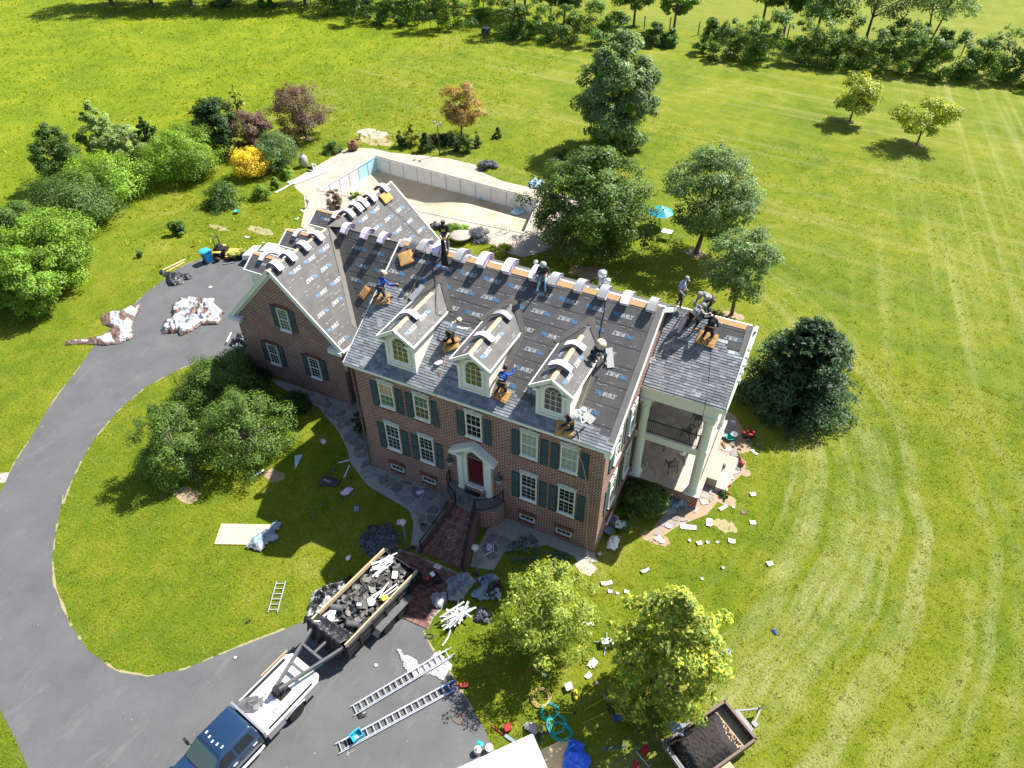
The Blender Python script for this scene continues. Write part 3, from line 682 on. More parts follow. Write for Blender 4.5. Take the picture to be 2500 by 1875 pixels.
def lay(roof, o, u, v, ul, vl, seed, keep=lambda p: True, wdt=1.0, sp=1.42, flip=0, s=.88, dashes=True, lift=.012):
    r = random.Random(seed); o, u, v = V(o), V(u).normalized(), V(v).normalized(); n = u.cross(v)
    if n.z < 0: n = -n
    ns = int(math.ceil(vl / wdt)); pr = MB()
    for k in range(ns):
        a, b = k * wdt, min(vl, (k + 1) * wdt + .10); m = MB()
        nseg = max(2, int(ul / .8)); vs = []
        for i in range(nseg + 1):
            x = ul * i / nseg
            for (vv, h) in ((a, lift + .010 + r.uniform(-.002, .004)), (b, lift)):
                vs.append(o + u * x + v * vv + n * h)
        for e in (0, 1): pass
        fs = [(2 * i, 2 * i + 2, 2 * i + 3, 2 * i + 1) for i in range(nseg)]
        kk = len(vs)
        vs += [o + u * (ul * i / nseg) + v * a + n * .001 for i in range(nseg + 1)]
        fs += [(kk + i, kk + i + 1, 2 * i + 2, 2 * i) for i in range(nseg)]
        m.add(vs, fs); hb(m, 'underlayment_strip', 'underlayment', roof)
        sg = 1 if (k + flip) % 2 == 0 else -1
        off = r.uniform(0, sp); x = off - .2
        while x < ul - LW / 2 * s:
            p = o + u * x + v * (a + .5 * wdt) + n * (lift + .012)
            if a + .5 * wdt < vl - .15 and x > LW / 2 * s and keep(p) and keep(p + u * .5 * s) and keep(p - u * .5 * s): logo(pr, p, u * sg, v * sg, n, s)
            x += sp
        if dashes:
            for q in range(int(ul * 3.0)):
                x = r.uniform(.1, ul - .4); yy = a + r.choice((.08, .13, .86, .91)) * wdt; lw = r.uniform(.06, .26)
                p = o + u * x + v * yy + n * (lift + .016)
                if yy < vl - .05 and keep(p): pr.add([p, p + u * lw, p + u * lw + v * .022, p + v * .022], [(0, 1, 2, 3)], 0)
    if pr.v: hb(pr, 'logo_print', ['print_white', 'print_blue'], roof, False)['kind'] = 'stuff'
um = V((1, 0, 0)); vm = V((0, 1, KM)).normalized(); lm = math.hypot(6.24, 4.0)
lay(r_main, (-.30, -.27, 8.21), um, vm, 14.8, lm - .28, 1)
ug = V((0, 1, 0)); vg = V((-1, 0, KG)).normalized(); lgar = math.hypot(4.51, 4.62)
lay(r_gr, (-4.04, 3.75, zgar(-4.04)), ug, vg, 12.9, lgar - .18, 2, keep=lambda p: p.z > zlink(p.y) + .25 if p.y < 14.2 else True, flip=1)
lay(r_lk, (-8.3, 5.30, zlink(5.30)), um, V((0, 1, 1)), 8.25, 6.4, 3, keep=lambda p: p.z > zgar(p.x) + .35)
lay(r_po, (14.25, 5.2, zporch(5.2)), um, V((0, 1, KP)), 4.2, 4.15, 4, dashes=False)

# --- laid shingles (small tabs, joined per slope)
def tabs(roof, o, u, v, ul, keep, vmax, seed, lift=.03, pale=None):
    r = random.Random(seed); o, u, v = V(o), V(u).normalized(), V(v).normalized(); n = u.cross(v)
    if n.z < 0: n = -n
    m = MB(); e = .148; row = 0
    while row * e < vmax:
        x = -r.uniform(0, .3); a = row * e
        while x < ul:
            wd = r.choice((.17, .26, .33, .42)); x2 = min(ul, x + wd); x1 = max(0, x); x += wd
            p = o + u * ((x1 + x2) / 2) + v * (a + e / 2)
            kp = keep(p)
            if not kp or x2 - x1 < .04: continue
            t = r.choice((.72, .85, 1.0, 1.0, 1.15, 1.32)); t *= kp if kp is not True else 1
            h1 = lift + .022 + r.choice((0, 0, .008)); h2 = lift + .002
            A = [o + u * (x1 + .004) + v * a + n * h1, o + u * (x2 - .004) + v * a + n * h1, o + u * (x2 - .004) + v * (a + e + .02) + n * h2, o + u * (x1 + .004) + v * (a + e + .02) + n * h2]
            B = [q - n * .018 for q in A[:2]]
            m.add(A + B, [(0, 1, 2, 3), (4, 5, 1, 0), (4, 0, 3), (5, 2, 1)], 0, (t * .97, t, t * 1.05))
        row += 1
    hb(m, 'laid_shingles', 'shingles', roof)['kind'] = 'stuff'
def polyline_y(pts, x):
    for (a, b), (c, d) in zip(pts[:-1], pts[1:]):
        if a <= x <= c: return b + (d - b) * (x - a) / max(1e-6, c - a)
    return pts[0][1] if x < pts[0][0] else pts[-1][1]
tl = [pmain(q) for q in (zA(845, 950), zA(1060, 1010), zA(1120, 1150), zA(1190, 1350), zD(1230, 170), zD(1700, 340), z2(1300, 760), z2(1460, 745), z2(1580, 840), z2(1690, 905), z2(2080, 1040), zG(250, 200), zG(470, 275), zG(480, 330), zG(560, 400), zG(650, 450))]
tl = sorted([(p.x, p.y) for p in tl])
print('shingle line', [(round(a, 2), round(b, 2)) for a, b in tl])
tabs(r_main, (-.32, -.31, 8.187), um, vm, 14.84, lambda p: (p.y < polyline_y(tl, p.x)), 6.8, 11)
ptop = [(14.2, 8.7), (16.6, 8.7), (16.62, 8.05), (17.6, 7.9), (17.62, 7.55), (18.5, 7.5)]
tabs(r_po, (14.25, 5.13, zporch(5.15)), um, V((0, 1, KP)), 4.25, lambda p: ((1.9 if p.y > polyline_y(ptop, p.x) - .17 and p.x > 16.5 else True) if p.y < polyline_y(ptop, p.x) else False), 4.5, 12)

def quad(m, pts, th=.012, mi=0): 
    pts = [V(p) for p in pts]; n = (pts[1] - pts[0]).cross(pts[2] - pts[0]).normalized()
    if n.z < 0: n = -n
    m.prism(pts, n * -th, mi)
# --- ridge sheathing, valley membranes, rake strips, drip edges, gutters
def ridge_strip(p, q, d1, d2, wd, par, mat='osb', name='ridge_sheathing', lift=.03):
    p, q = V(p), V(q); m = MB()
    for d in (d1, d2):
        d = V(d).normalized(); n = (q - p).normalized().cross(d)
        if n.z < 0: n = -n
        m.prism([p + n * lift, q + n * lift, q + d * wd + n * lift, p + d * wd + n * lift], n * -.02)
    hb(m, name, mat, par)
vb = V((0, 1, -KM)); vf = V((0, -1, -KM))
ridge_strip((-.3, 5.95, 12.2), (14.2, 5.95, 12.2), vf, vb, .26, r_main)
ridge_strip((-8.53, 3.75, 9.29), (-8.53, 9.2, 9.29), V((1, 0, -KG)), V((-1, 0, -KG)), .10, r_gr, 'lumber')
ridge_strip((-8.53, 11.5, 9.29), (-8.53, 16.6, 9.29), V((1, 0, -KG)), V((-1, 0, -KG)), .10, r_gr, 'lumber')
ridge_strip((16.5, 8.84, 10.44), (18.3, 8.84, 10.44), V((0, -1, -KP)), V((0, 1, -KP)), .26, r_po)
m = MB(); m.bar((.2, 6.35, zmain(5.55) + .05), (14.5, 6.35, zmain(5.55) + .05), .10, .07); m.bar((14.5, 9.24, 10.2), (18.4, 9.24, 10.2), .10, .07)
hb(m, 'ridge_vent', 'trim_white'); m = MB(); quad(m, [(.3, 5.97, 12.235), (14.3, 5.97, 12.235), (14.3, 6.5, zmain(5.4) + .04), (.3, 6.5, zmain(5.4) + .04)]); hb(m, 'ridge_vent', 'trim_bright')
# garage/link valley
def vpt(x): z = zgar(x); return V((x, 9.92 - (9.2 - z), z))
m = MB()
A, B = vpt(-8.30), vpt(-4.25)
upg = V((-1, 0, KG)).normalized() ; upl = V((0, 1, 1)).normalized()
L_ = .05
quad(m, [A + V((0, 0, .045)), B + V((0, 0, .045)), B + ug * -.05 + upg * .52 + V((0, 0, .05)), A + V((-.15, -.35, .25)) + V((0, 0, 0))])
quad(m, [A + V((0, 0, .045)), B + V((0, 0, .045)), B + um * .42 + V((0, 0, .05)), A + um * .42 + V((0, 0, .05))])
hb(m, 'valley_membrane', 'flash_tan', r_gr)
m = MB(); quad(m, [(-8.53, 9.45, 9.33), (-8.53, 10.4, 9.33), (-7.5, 10.6, zgar(-7.5) + .5), (-7.55, 9.92, 9.26)]); hb(m, 'valley_membrane', 'flash_tan', r_gr)
m = MB(); quad(m, [(14.2, -.28, 8.25), (14.51, -.28, 8.25), (14.51, 5.93, zmain(5.93) + .05), (14.2, 5.93, zmain(5.93) + .05)]); hb(m, 'rake_strip', 'flash_grey', r_main)
m = MB(); quad(m, [(18.2, 5.2, zporch(5.2) + .07), (18.48, 5.2, zporch(5.2) + .07), (18.48, 8.8, 10.47), (18.2, 8.8, 10.47)]); hb(m, 'rake_strip', 'flash_grey', r_po)
tr = MB()
# main fascia, frieze and gutter; rake boards
tr.bb((-.34, -.36, 8.03), (14.54, -.27, 8.19)); tr.bb((-.1, -.27, 8.0), (14.3, -.002, 8.10)); tr.bb((0.0, -.05, 7.72), (14.2, -.003, 7.99))
for x in (-.34, 14.54):
    tr.bar((x, -.30, 8.11), (x, 5.95, 12.11), .05, .24, up=(0, 0, 1)); tr.bar((x, 12.2, 8.11), (x, 5.95, 12.11), .05, .24)
tr.bar((-.33, 5.96, 12.23), (-.33, 2.5, zmain(2.5) + .03), .07, .03)
tr.prism([(14.2, -.33, 7.72), (14.52, -.33, 7.72), (14.52, -.33, 8.06), (14.2, -.33, 8.06)], (0, .5, 0))
# garage rakes, eaves, returns
for x1, s_ in ((-13.04, 1), (-4.02, -1)):
    tr.bar((x1, 3.66, zgar(x1) - .09), (-8.53, 3.66, 9.2), .30, .07, up=(0, 1, 0)); tr.bar((x1, 3.66, zgar(x1) + .02), (-8.53, 3.66, 9.31), .12, .05, up=(0, 0, 1))
    tr.bar((x1, 3.68, zgar(x1) - .05), (x1, 16.7, zgar(x1) - .05), .10, .16)
    tr.bar((x1, 3.6, 9.0 - 4.43), (x1 + s_ * 1.0, 3.6, 4.57), .30, .24, up=(0, 0, 1)); tr.bar((x1 - s_ * .02, 3.72, 4.72), (x1 + s_ * 1.05, 3.72, 4.72), .36, .05)
    tr.bar((x1 + s_ * .25, 3.84, zgar(x1) + .02), (-8.53 - s_ * .0, 3.84, 8.98), .30, .03, up=(0, 1, 0))
    tr.bar((x1, 16.75, zgar(x1) + .0), (-8.53, 16.75, 9.27), .12, .1, up=(0, 0, 1))
tr.bb((-4.0, 5.16, 4.45), (-.05, 5.27, 4.6))
# porch eaves, rakes and gable
tr.bb((14.21, 5.05, 7.72), (18.55, 5.14, 7.88)); tr.bb((14.21, 5.14, 7.70), (18.5, 5.75, 7.76))
for y1, y2 in ((5.13, 8.84), (12.55, 8.84)): tr.bar((18.53, y1, zporch(5.15) - .06), (18.53, y2, 10.38), .06, .26)
tr.prism([(18.25, 5.7, 7.76), (18.25, 11.98, 7.76), (18.25, 8.84, 10.15)], (.1, 0, 0))
tr.bb((18.0, 5.15, 7.5), (18.55, 12.5, 7.70))
hb(tr, 'trim', 'trim_white')
gt = MB()
for x in (14.6,):  # porch gutter ladder pieces on the rake
    for k in range(5): gt.bb((18.5, 6.4 + k * .35, zporch(6.4 + k * .35) - .10), (18.72, 6.6 + k * .35, zporch(6.5 + k * .35) + .02))
hb(gt, 'rake_clip', 'trim_bright')
for a_, b_ in (((-4.28, 3.95, 0), (-4.28, 3.95, 4.4)), ((-.12, -.06, .1), (-.12, -.06, 7.9))): ds = MB(); ds.bar(a_, b_, .09); hb(ds, 'downspout', 'rust_brown')

# --- windows
WM = {}
def win_meshes(w, h, cols, ru, rl, key):
    if key in WM: return WM[key]
    f = MB(); t = .062 if h > .6 else .045
    for s in (-1, 1): f.bb((s * (w / 2 - t), -.03, 0), (s * w / 2, .10, h))
    f.bb((-w / 2, -.035, h - t), (w / 2, .10, h)); f.bb((-w / 2, -.035, 0), (w / 2, .10, t))
    if rl: f.bb((-w / 2 + t, -.012, h * .5 - .03), (w / 2 - t, .08, h * .5 + .03))
    f.bb((-w / 2, .095, 0), (w / 2, .12, h))
    fm = f.mesh('window', 'trim_white')
    mu = MB(); iw = w - 2 * t
    secs = [(t, h - t, ru)] if not rl else [(h * .5 + .03, h - t, ru), (t, h * .5 - .03, rl)]
    panes = []
    for a, b, n in secs:
        for i in range(1, cols): x = -iw / 2 + iw * i / cols; mu.bb((x - .007, .012, a), (x + .007, .032, b))
        for j in range(1, n): z = a + (b - a) * j / n; mu.bb((-iw / 2, .013, z - .007), (iw / 2, .031, z + .007))
        for i in range(cols):
            for j in range(n): panes.append((-iw / 2 + iw * (i + .5) / cols, a + (b - a) * (j + .5) / n))
    a, b, n = secs[0]
    p = MB(); p.bb((-iw / cols / 2 + .006, .034, -(b - a) / n / 2 + .006), (iw / cols / 2 - .006, .05, (b - a) / n / 2 - .006))
    pms = {}
    s = MB(); s.bb((-w / 2 - .05, -.09, -.09), (w / 2 + .05, .0, 0))
    bs = MB()
    for k in range(int((w + .16) / .075)): x = -w / 2 - .08 + (k + .5) * .075; bs.box((x, -.03, -.15), (.062, .10, .10), 0, 0, None, rnd.choice((.7, 1, 1.3)))
    li = MB(); n = 9; lw = w + .14
    for k in range(n):
        x0, x1 = -lw / 2 + lw * k / n, -lw / 2 + lw * (k + 1) / n
        arc = lambda x: .045 * (1 - (2 * x / lw) ** 2)
        ky = .06 if k == n // 2 else 0
        li.prism([(x0 * .97 + .006, -.02 - ky * .3, h + .005), (x1 * .97 - .006, -.02 - ky * .3, h + .005), (x1 * 1.04 - .006, -.02 - ky * .3, h + .215 + arc(x1) + ky), (x0 * 1.04 + .006, -.02 - ky * .3, h + .215 + arc(x0) + ky)], (0, .06, 0))
    so_ = MB()
    for k in range(int((w + .3) / .075)): x = -w / 2 - .15 + (k + .5) * .075; so_.box((x, -.008, h + .13), (.06, .06, .24), 0, 0, None, rnd.choice((.7, 1, 1.3)))
    WM[key] = (fm, mu.mesh('muntin', 'trim_white'), p, panes, s.mesh('sill', 'trim_white'), bs.mesh('brick_sill', 'brick_a'), li.mesh('lintel', 'stone_lintel'), so_.mesh('brick_lintel', 'brick_a'), pms)
    return WM[key]
def window(loc, rz, w, h, cols, ru, rl, gmats, lintel='stone', sill=True):
    key = (w, h, cols, ru, rl); fm, mu, p, panes, s, bs, li, sl_, pms = win_meshes(w, h, cols, ru, rl, key)
    L0 = V(loc) + Matrix.Rotation(rz, 3, 'Z') @ V((0, -.062, 0)) - house.location
    o = part('window', fm, house, L0, (0, 0, rz))
    part('muntin', mu, o)
    for k, (x, z) in enumerate(panes):
        g = gmats if isinstance(gmats, str) else gmats[0 if k < cols * ru else 1]
        if g not in pms: pms[g] = p.mesh('pane', g)
        part('pane', pms[g], o, (x, 0, z), (rnd.uniform(-.012, .012), 0, rnd.uniform(-.012, .012)))
    if sill: part('sill', s, o)
    part('brick_sill', bs, o)
    part('lintel', li if lintel == 'stone' else sl_, o)
    return o
def shutter_mesh(h, w=.42):
    m = MB()
    for s in (-1, 1): m.bb((s * (w / 2 - .05), -.045, 0), (s * w / 2, 0, h))
    for z in (0, h * .5 - .04, h - .08): m.bb((-w / 2 + .05, -.045, z), (w / 2 - .05, 0, z + .08))
    k = int(h / .06)
    for i in range(k): z = h * (i + .5) / k; m.box((0, -.022, z), (w - .1, .012, .055), 0, 0, Matrix.Rotation(R(-32), 3, 'X'))
    m.bb((-w / 2 + .05, -.008, .02), (w / 2 - .05, -.001, h - .02))
    return m.mesh('shutter', 'shutter_teal')
SH = {1.78: shutter_mesh(1.78), 1.95: shutter_mesh(1.95), 1.7: shutter_mesh(1.7, .40)}
def shutters(loc, rz, off, h):
    M_ = Matrix.Rotation(rz, 3, 'Z')
    for s in (-1, 1): part('shutter', SH[h], house, V(loc) + M_ @ V((s * off, -.004, 0)) - house.location, (0, 0, rz))
WX = (1.94, 4.12, 7.2, 10.31, 12.44)
for i, x in enumerate(WX):
    gm = (('glass_tan', 'glass_green'), ('glass_green', 'glass_olive'), 'glass_dark', 'glass_blind', ('glass_blind', 'glass_blind'))[i]
    window((x, -.004, 5.72), 0, .92, 1.62, 3, 2, 2, gm); shutters((x, 0, 5.47), 0, .78, 1.78)
    if i != 2:
        window((x, -.004, 2.40), 0, .92, 1.92, 3, 3, 3, 'glass_dark'); shutters((x, 0, 2.22), 0, .78, 1.95)
for x in (1.89, 4.03, 10.25, 12.41): window((x, -.004, .58), 0, .86, .44, 3, 1, 0, 'glass_dark', 'brick', False)
for x, z in ((-8.42, 4.82), (-10.2, 1.44), (-6.78, 1.48)):
    window((x, 3.856, z), 0, .84, 1.66, 3, 3, 3, 'glass_green' if z > 3 else 'glass_dark', 'brick'); shutters((x, 3.86, z + .05), 0, .72, 1.7)
for y in (1.7, 4.0):
    for z in (5.72, 2.40):
        window((14.204, y, z), R(90), .92, 1.62 if z > 5 else 1.92, 3, 2 if z > 5 else 3, 2 if z > 5 else 3, 'glass_dark'); shutters((14.2, y, z - .2), R(90), .76, 1.78 if z > 5 else 1.95)
window((14.204, 1.9, .58), R(90), .86, .44, 3, 2, 0, 'glass_dark', 'brick', False)
for y in (7.3, 9.4): window((14.204, y, 2.2), R(90), .92, 1.92, 3, 3, 3, 'glass_dark'); window((14.204, y, 5.3), R(90), .92, 1.62, 3, 2, 2, 'glass_dark')

# --- dormers (local: front face at y = 0, looking to -y)
def arch(w, z0, zs, n=10):
    return [(-w / 2, z0)] + [(w / 2, z0)] + [(w / 2 * math.cos(math.pi * k / n), zs + w / 2 * math.sin(math.pi * k / n)) for k in range(n + 1)]
def dormer(loc, rz, hw, zb, k, ze, zr, ov, ye, yr, glassm, big=True, seed=0, uflip=0, hwr=None):
    d = part('dormer', None, house, V(loc) - house.location, (0, 0, rz)); hwr = hwr or hw + .225
    kk = (zr - ze) / hwr; zt_ = zr - kk * hw - .06
    m = MB(); m.prism([(-hw, 0, zb - .3), (-hw, 0, zt_), (-hw, (zt_ - zb) / k, zt_)], (2 * hw, 0, 0)); m.prism([(-hw, 0.003, zt_ - .002), (hw, 0.003, zt_ - .002), (0, 0.003, zr - .09)], (0, max(.5, ye * .8), 0))
    m.build('wall', 'siding_cream', d)
    rf = MB()
    for s in (-1, 1):
        a, b, c, e = V((s * hwr, -ov, ze)), V((s * hwr, ye, ze)), V((0, yr, zr)), V((0, -ov, zr)); n = (b - a).cross(e - a).normalized()
        if n.z < 0: n = -n
        rf.prism([a, b, c, e], n * -.07)
    ro = rf.build('roof', 'underlayment', d)
    pr = MB()
    for s in (-1, 1):
        u = V((0, s, 0)); v = V((-s * hwr, 0, zr - ze)).normalized(); n = u.cross(v).normalized(); ll = math.hypot(hwr, zr - ze)
        for q in range(2 if big else 1):
            yy = (ov * -1 + .75 + q * 1.35 if big else .85); sg = 1 if (q + uflip) % 2 == 0 else -1
            p = V((s * hwr, yy, ze)) + v * (ll * .55) + n * .004
            if yy + .4 < ye: logo(pr, p, u * sg, v * sg, n, .8)
        for q in range(16):
            y0 = rnd.uniform(-ov + .05, ye - .3); f = rnd.choice((.12, .2, .8, .87)); p = V((s * hwr, y0, ze)) + v * (ll * f) + n * .01; lw = rnd.uniform(.06, .22)
            pr.add([p, p + V((0, lw, 0)), p + V((0, lw, 0)) + v * .02, p + v * .02], [(0, 1, 2, 3)], 0)
    pr.build('logo_print', ['print_white', 'print_blue'], d)['kind'] = 'stuff'
    rs = MB()
    for s in (-1, 1):
        v = V((s * hwr, 0, ze - zr)).normalized(); n = V((0, 1, 0)).cross(v); n = n if n.z > 0 else -n
        y0, y1 = -ov + .05, yr * (.8 if big else .96)
        rs.prism([V((0, y0, zr)) + n * .025, V((0, y1, zr)) + n * .025, V((0, y1, zr)) + v * .13 + n * .025, V((0, y0, zr)) + v * .13 + n * .025], n * -.02)
    rs.build('ridge_sheathing', 'lumber' if big else 'osb', d)
    t = MB()
    for s in (-1, 1):
        t.bar((s * hwr, -ov - .02, ze - .06), (0, -ov - .02, zr - .06), .16, .05, up=(0, 1, 0)); t.bar((s * hwr, -ov, ze - .03), (s * hwr, ye, ze - .03), .05, .12)
        t.bar((s * hwr, -ov + .02, ze + .015), (0, -ov + .02, zr + .015), .07, .02, up=(0, 0, 1))
        t.bb((s * (hw - .15), -.05, zb - .1), (s * (hw + .012), .02, zt_ - .05)); t.bar((s * (hw + .03), -ov + .02, ze - .10), (s * (hw - .28), -ov + .02, ze - .10), .20, .14, up=(0, 0, 1))
        t.bb((s * hw, -ov + .1, ze - .16), (s * (hwr - .02), ye * .85, ze - .11))
    t.bb((-hw - .02, -.07, zb - .12), (hw + .02, .03, zb + .12))
    t.build('fascia', 'trim_white', d)
    if big:
        W_, z0, zs = .84, 9.03 - loc[2], 10.03 - loc[2]
        cz = MB(); inn_ = arch(W_ + .02, z0, zs); out_ = arch(W_ + .34, z0 - .12, zs)
        nn = len(inn_)
        for i in range(nn):
            a, b, c, e = out_[i], out_[(i + 1) % nn], inn_[(i + 1) % nn], inn_[i]
            cz.prism([(a[0], -.06, a[1]), (b[0], -.06, b[1]), (c[0], -.03, c[1]), (e[0], -.03, e[1])], (0, .05, 0))
        cz.bb((-W_ / 2 - .2, -.10, z0 - .17), (W_ / 2 + .2, .0, z0 - .11))
        cz.build('window_casing', 'trim_white', d)
        gl_ = MB(); gl_.prism([(x, -.012, z) for x, z in arch(W_, z0, zs)], (0, .006, 0)); gl_.build('window_pane', glassm, d)
        mu = MB()
        for x in (-W_ / 6, W_ / 6): mu.bb((x - .013, -.034, z0), (x + .013, -.014, zs + .02))
        for z in (z0 + .33, z0 + .66, zs - .01): mu.bb((-W_ / 2, -.033, z - .013), (W_ / 2, -.015, z + .013))
        def arcm(cx, r, a0, a1):
            ps = [V((cx + r * math.cos(a0 + (a1 - a0) * i / 6), -.024, zs + r * math.sin(a0 + (a1 - a0) * i / 6))) for i in range(7)]
            for a, b in zip(ps[:-1], ps[1:]): mu.bar(a, b, .022, .022, up=(0, 1, 0))
        w3 = W_ / 3
        arcm(-W_ / 2, w3, 0, R(62)); arcm(W_ / 6, w3, R(180), R(120)); arcm(-W_ / 6, w3, 0, R(60)); arcm(W_ / 2, w3, R(180), R(118))
        mu.build('muntin', 'trim_bright', d)
    return d
for i, x in enumerate((3.0, 7.165, 11.34)):
    dormer((x, .27, 0), 0, .855, zmain(.27) + .02, KM, 10.49, 11.2, .34, 3.02, 4.12, ('glass_olive', 'glass_olive', 'glass_grey')[i], True, i)
    mm = MB()
    for s in (-1, 1):
        a, b = V((x, 4.42, zmain(4.42))), V((x + s * 1.08, 3.28, zmain(3.28)))
        c, e = V((x + s * 1.38, 3.30, zmain(3.30))), V((x + s * .12, 4.72, zmain(4.72)))
        quad(mm, [p + V((0, 0, .045)) for p in (a, b, c, e)])
        quad(mm, [V((x + s * .86, .5, zmain(.5) + .05)), V((x + s * 1.12, .5, zmain(.5) + .05)), V((x + s * 1.35, 3.3, zmain(3.3) + .05)), V((x + s * .86, 3.3, zmain(3.3) + .05))]) if (s > 0 and i > 0) else None
    quad(mm, [(x - .26, 4.4, zmain(4.4) + .05), (x + .26, 4.4, zmain(4.4) + .05), (x + .2, 4.75, zmain(4.75) + .047), (x - .2, 4.75, zmain(4.75) + .047)])
    hb(mm, 'valley_membrane', 'flash_tan', r_main)
for i, y in enumerate((6.0, 9.3, 12.45)):
    dormer((-11.68, y, 0), R(-90), .85, zgar(-11.68) + .02, KG, 7.72, 8.40, .30, 1.5, 2.2, 'glass_dark', False, 5 + i, i)
dormer((-1.75, 6.1, 0), 0, .5, zlink(6.1) + .02, 1.0, 7.0, 7.45, .30, 1.5, 1.95, 'glass_dark', False, 9)

# --- entrance: steps, landing, railings, portico, door
lz = 1.5; cx = 7.16
def landing_pt(a, r=1.72, yy=1.40): return V((cx + r * math.cos(a), -.02 + yy * math.sin(a), 0))
arcp = [landing_pt(math.pi + math.pi * k / 20) for k in range(21)]
m = MB(); m.prism(arcp, (0, 0, lz - .07)); hb(m, 'landing_wall', 'brick_wall')
m = MB(); m.prism([V((p.x + (p.x - cx) * .03, p.y * 1.03, lz - .07)) for p in arcp], (0, 0, .07), 0, .8); hb(m, 'landing', 'flagstone')
st = MB()
nst = 6
for k in range(nst):
    t0, t1 = k / nst, (k + 1) / nst
    z = lz - (k + 1) * lz / (nst + 1); y0 = -1.36 - k * .45; y1 = y0 - .45; wb = .62 + .62 * ((k + 1) / nst) ** 1.3; wt_ = .62 + .62 * (k / nst) ** 1.3
    st.prism([(cx - wt_, y0, 0), (cx + wt_, y0, 0), (cx + wb, y1, 0), (cx - wb, y1, 0)], (0, 0, z - .045))
steps = hb(st, 'front_steps', 'brick_wall')
bk = {}
for t in range(4):
    f = (.95, 1.25, 1.55, 1.85)[t]; b_ = MB(); b_.bb((-.046, -.215, 0), (.046, .215, .045)); b_.tone = [(f, f * .96, f * .97)] * len(b_.f); bk[t] = b_.mesh('brick', 'brick_old')
for k in range(nst):
    z = lz - (k + 1) * lz / (nst + 1); y0 = -1.36 - k * .45; wb = .62 + .62 * ((k + .5) / nst) ** 1.3; nb = int(2 * wb / .105)
    for i in range(nb): part('brick', bk[rnd.randrange(4)], steps, V((cx - wb + (i + .5) * 2 * wb / nb, y0 - .225, z - .045)) - (V((0, 0, 0)) if steps.location.length < 1e-6 else V((0, 0, 0))))
for s in (-1, 1):
    wg = MB()
    pts = [(cx + s * .62, -1.36), (cx + s * .80, -2.3), (cx + s * 1.02, -3.2), (cx + s * 1.28, -4.1)]
    for (a, b), (c, e) in zip(pts[:-1], pts[1:]):
        za, zb_ = lz * (1 - (-1.36 - b) / 3.0), lz * (1 - (-1.36 - e) / 3.0)
        wg.prism([(a, b, 0), (c, e, 0), (c, e, max(.1, zb_ - .0)), (a, b, za)], (s * .26, 0, 0), 0, .85)
    hb(wg, 'step_cheek_wall', 'brick_old')
def railing(pts, name='railing', h=.92, sp=.12, parent=None):
    m = MB(); tot = 0
    for a, b in zip(pts[:-1], pts[1:]):
        a, b = V(a), V(b); up = V((0, 0, h))
        m.bar(a + up, b + up, .055, .035); m.bar(a + V((0, 0, .10)), b + V((0, 0, .10)), .03, .03)
        n = max(1, int((b - a).length / sp))
        for i in range(n): p = a.lerp(b, (i + .5) / n); m.bar(p + V((0, 0, .1)), p + up, .016, .016, up=(0, 1, 0))
    for p in (pts[0], pts[-1]): m.bar(V(p), V(p) + V((0, 0, h + .06)), .05, .05, up=(0, 1, 0))
    return hb(m, name, 'iron_black', parent)
for s in (-1, 1):
    top = [(cx + s * 1.66, -.10, lz), (cx + s * 1.62, -.45, lz), (cx + s * 1.38, -.85, lz), (cx + s * 1.02, -1.15, lz), (cx + s * .60, -1.34, lz)]
    railing(top); railing([(cx + s * .60, -1.36, lz), (cx + s * .80, -2.3, 1.03), (cx + s * 1.02, -3.2, .58), (cx + s * 1.26, -4.08, .12)])
pc = MB()
for s in (-1, 1):
    xa, xb = sorted((cx + s * .72, cx + s * 1.02))
    pc.bb((xa, -.24, lz + .14), (xb, 0, 4.12)); pc.bb((xa - .03, -.28, lz), (xb + .03, 0, lz + .14)); pc.bb((xa - .03, -.27, 4.0), (xb + .03, 0, 4.06)); pc.bb((xa - .05, -.31, 4.12), (xb + .05, 0, 4.28))
    xc, xd = sorted((cx + s * .50, cx + s * .72)); pc.bb((xc, -.12, lz), (xd, 0, 4.28))
    pc.bar((cx + s * 1.32, -.30, 4.36), (cx, -.30, 5.22), .22, .34, up=(0, 1, 0)); pc.bar((cx + s * 1.36, -.20, 4.50), (cx, -.20, 5.38), .05, .58, up=(0, -.0, 1)) if False else None
    pc.prism([(cx + s * 1.36, -.50, 4.46), (cx, -.50, 5.36), (cx, 0, 5.36), (cx + s * 1.36, 0, 4.46)], (0, 0, -.09))
    xe, xf = sorted((cx + s * .72, cx + s * 1.34)); pc.bb((xe, -.46, 4.28), (xf, 0, 4.40))
inn_ = arch(.98, lz, 4.25); out_ = [(-1.0, lz), (1.0, lz), (1.0, 4.35)] + [(.98 * math.cos(math.pi * k / 8), 4.35 + .75 * math.sin(math.pi * k / 8)) for k in range(1, 8)] + [(-1.0, 4.35)]
for k in range(10):
    a0, a1 = math.pi * k / 10, math.pi * (k + 1) / 10
    pi_ = [(cx + .50 * math.cos(a), 4.05 + .50 * math.sin(a)) for a in (a0, a1)]; po = [(cx + .74 * math.cos(a), 4.05 + .82 * math.sin(a)) for a in (a0, a1)]
    pc.prism([(pi_[0][0], -.10, pi_[0][1]), (pi_[1][0], -.10, pi_[1][1]), (po[1][0], -.10, po[1][1]), (po[0][0], -.10, po[0][1])], (0, .098, 0))
hb(pc, 'portico', 'trim_white')
dr = MB(); dr.bb((cx - .46, -.035, 2.02), (cx + .46, -.006, 3.95))
for sx in (-1, 1):
    for z0, z1_ in ((2.12, 2.65), (2.75, 3.35), (3.45, 3.85)): dr.bb((cx + sx * .22 - .14, -.05, z0), (cx + sx * .22 + .14, -.03, z1_))
do = hb(dr, 'front_door', 'door_red')
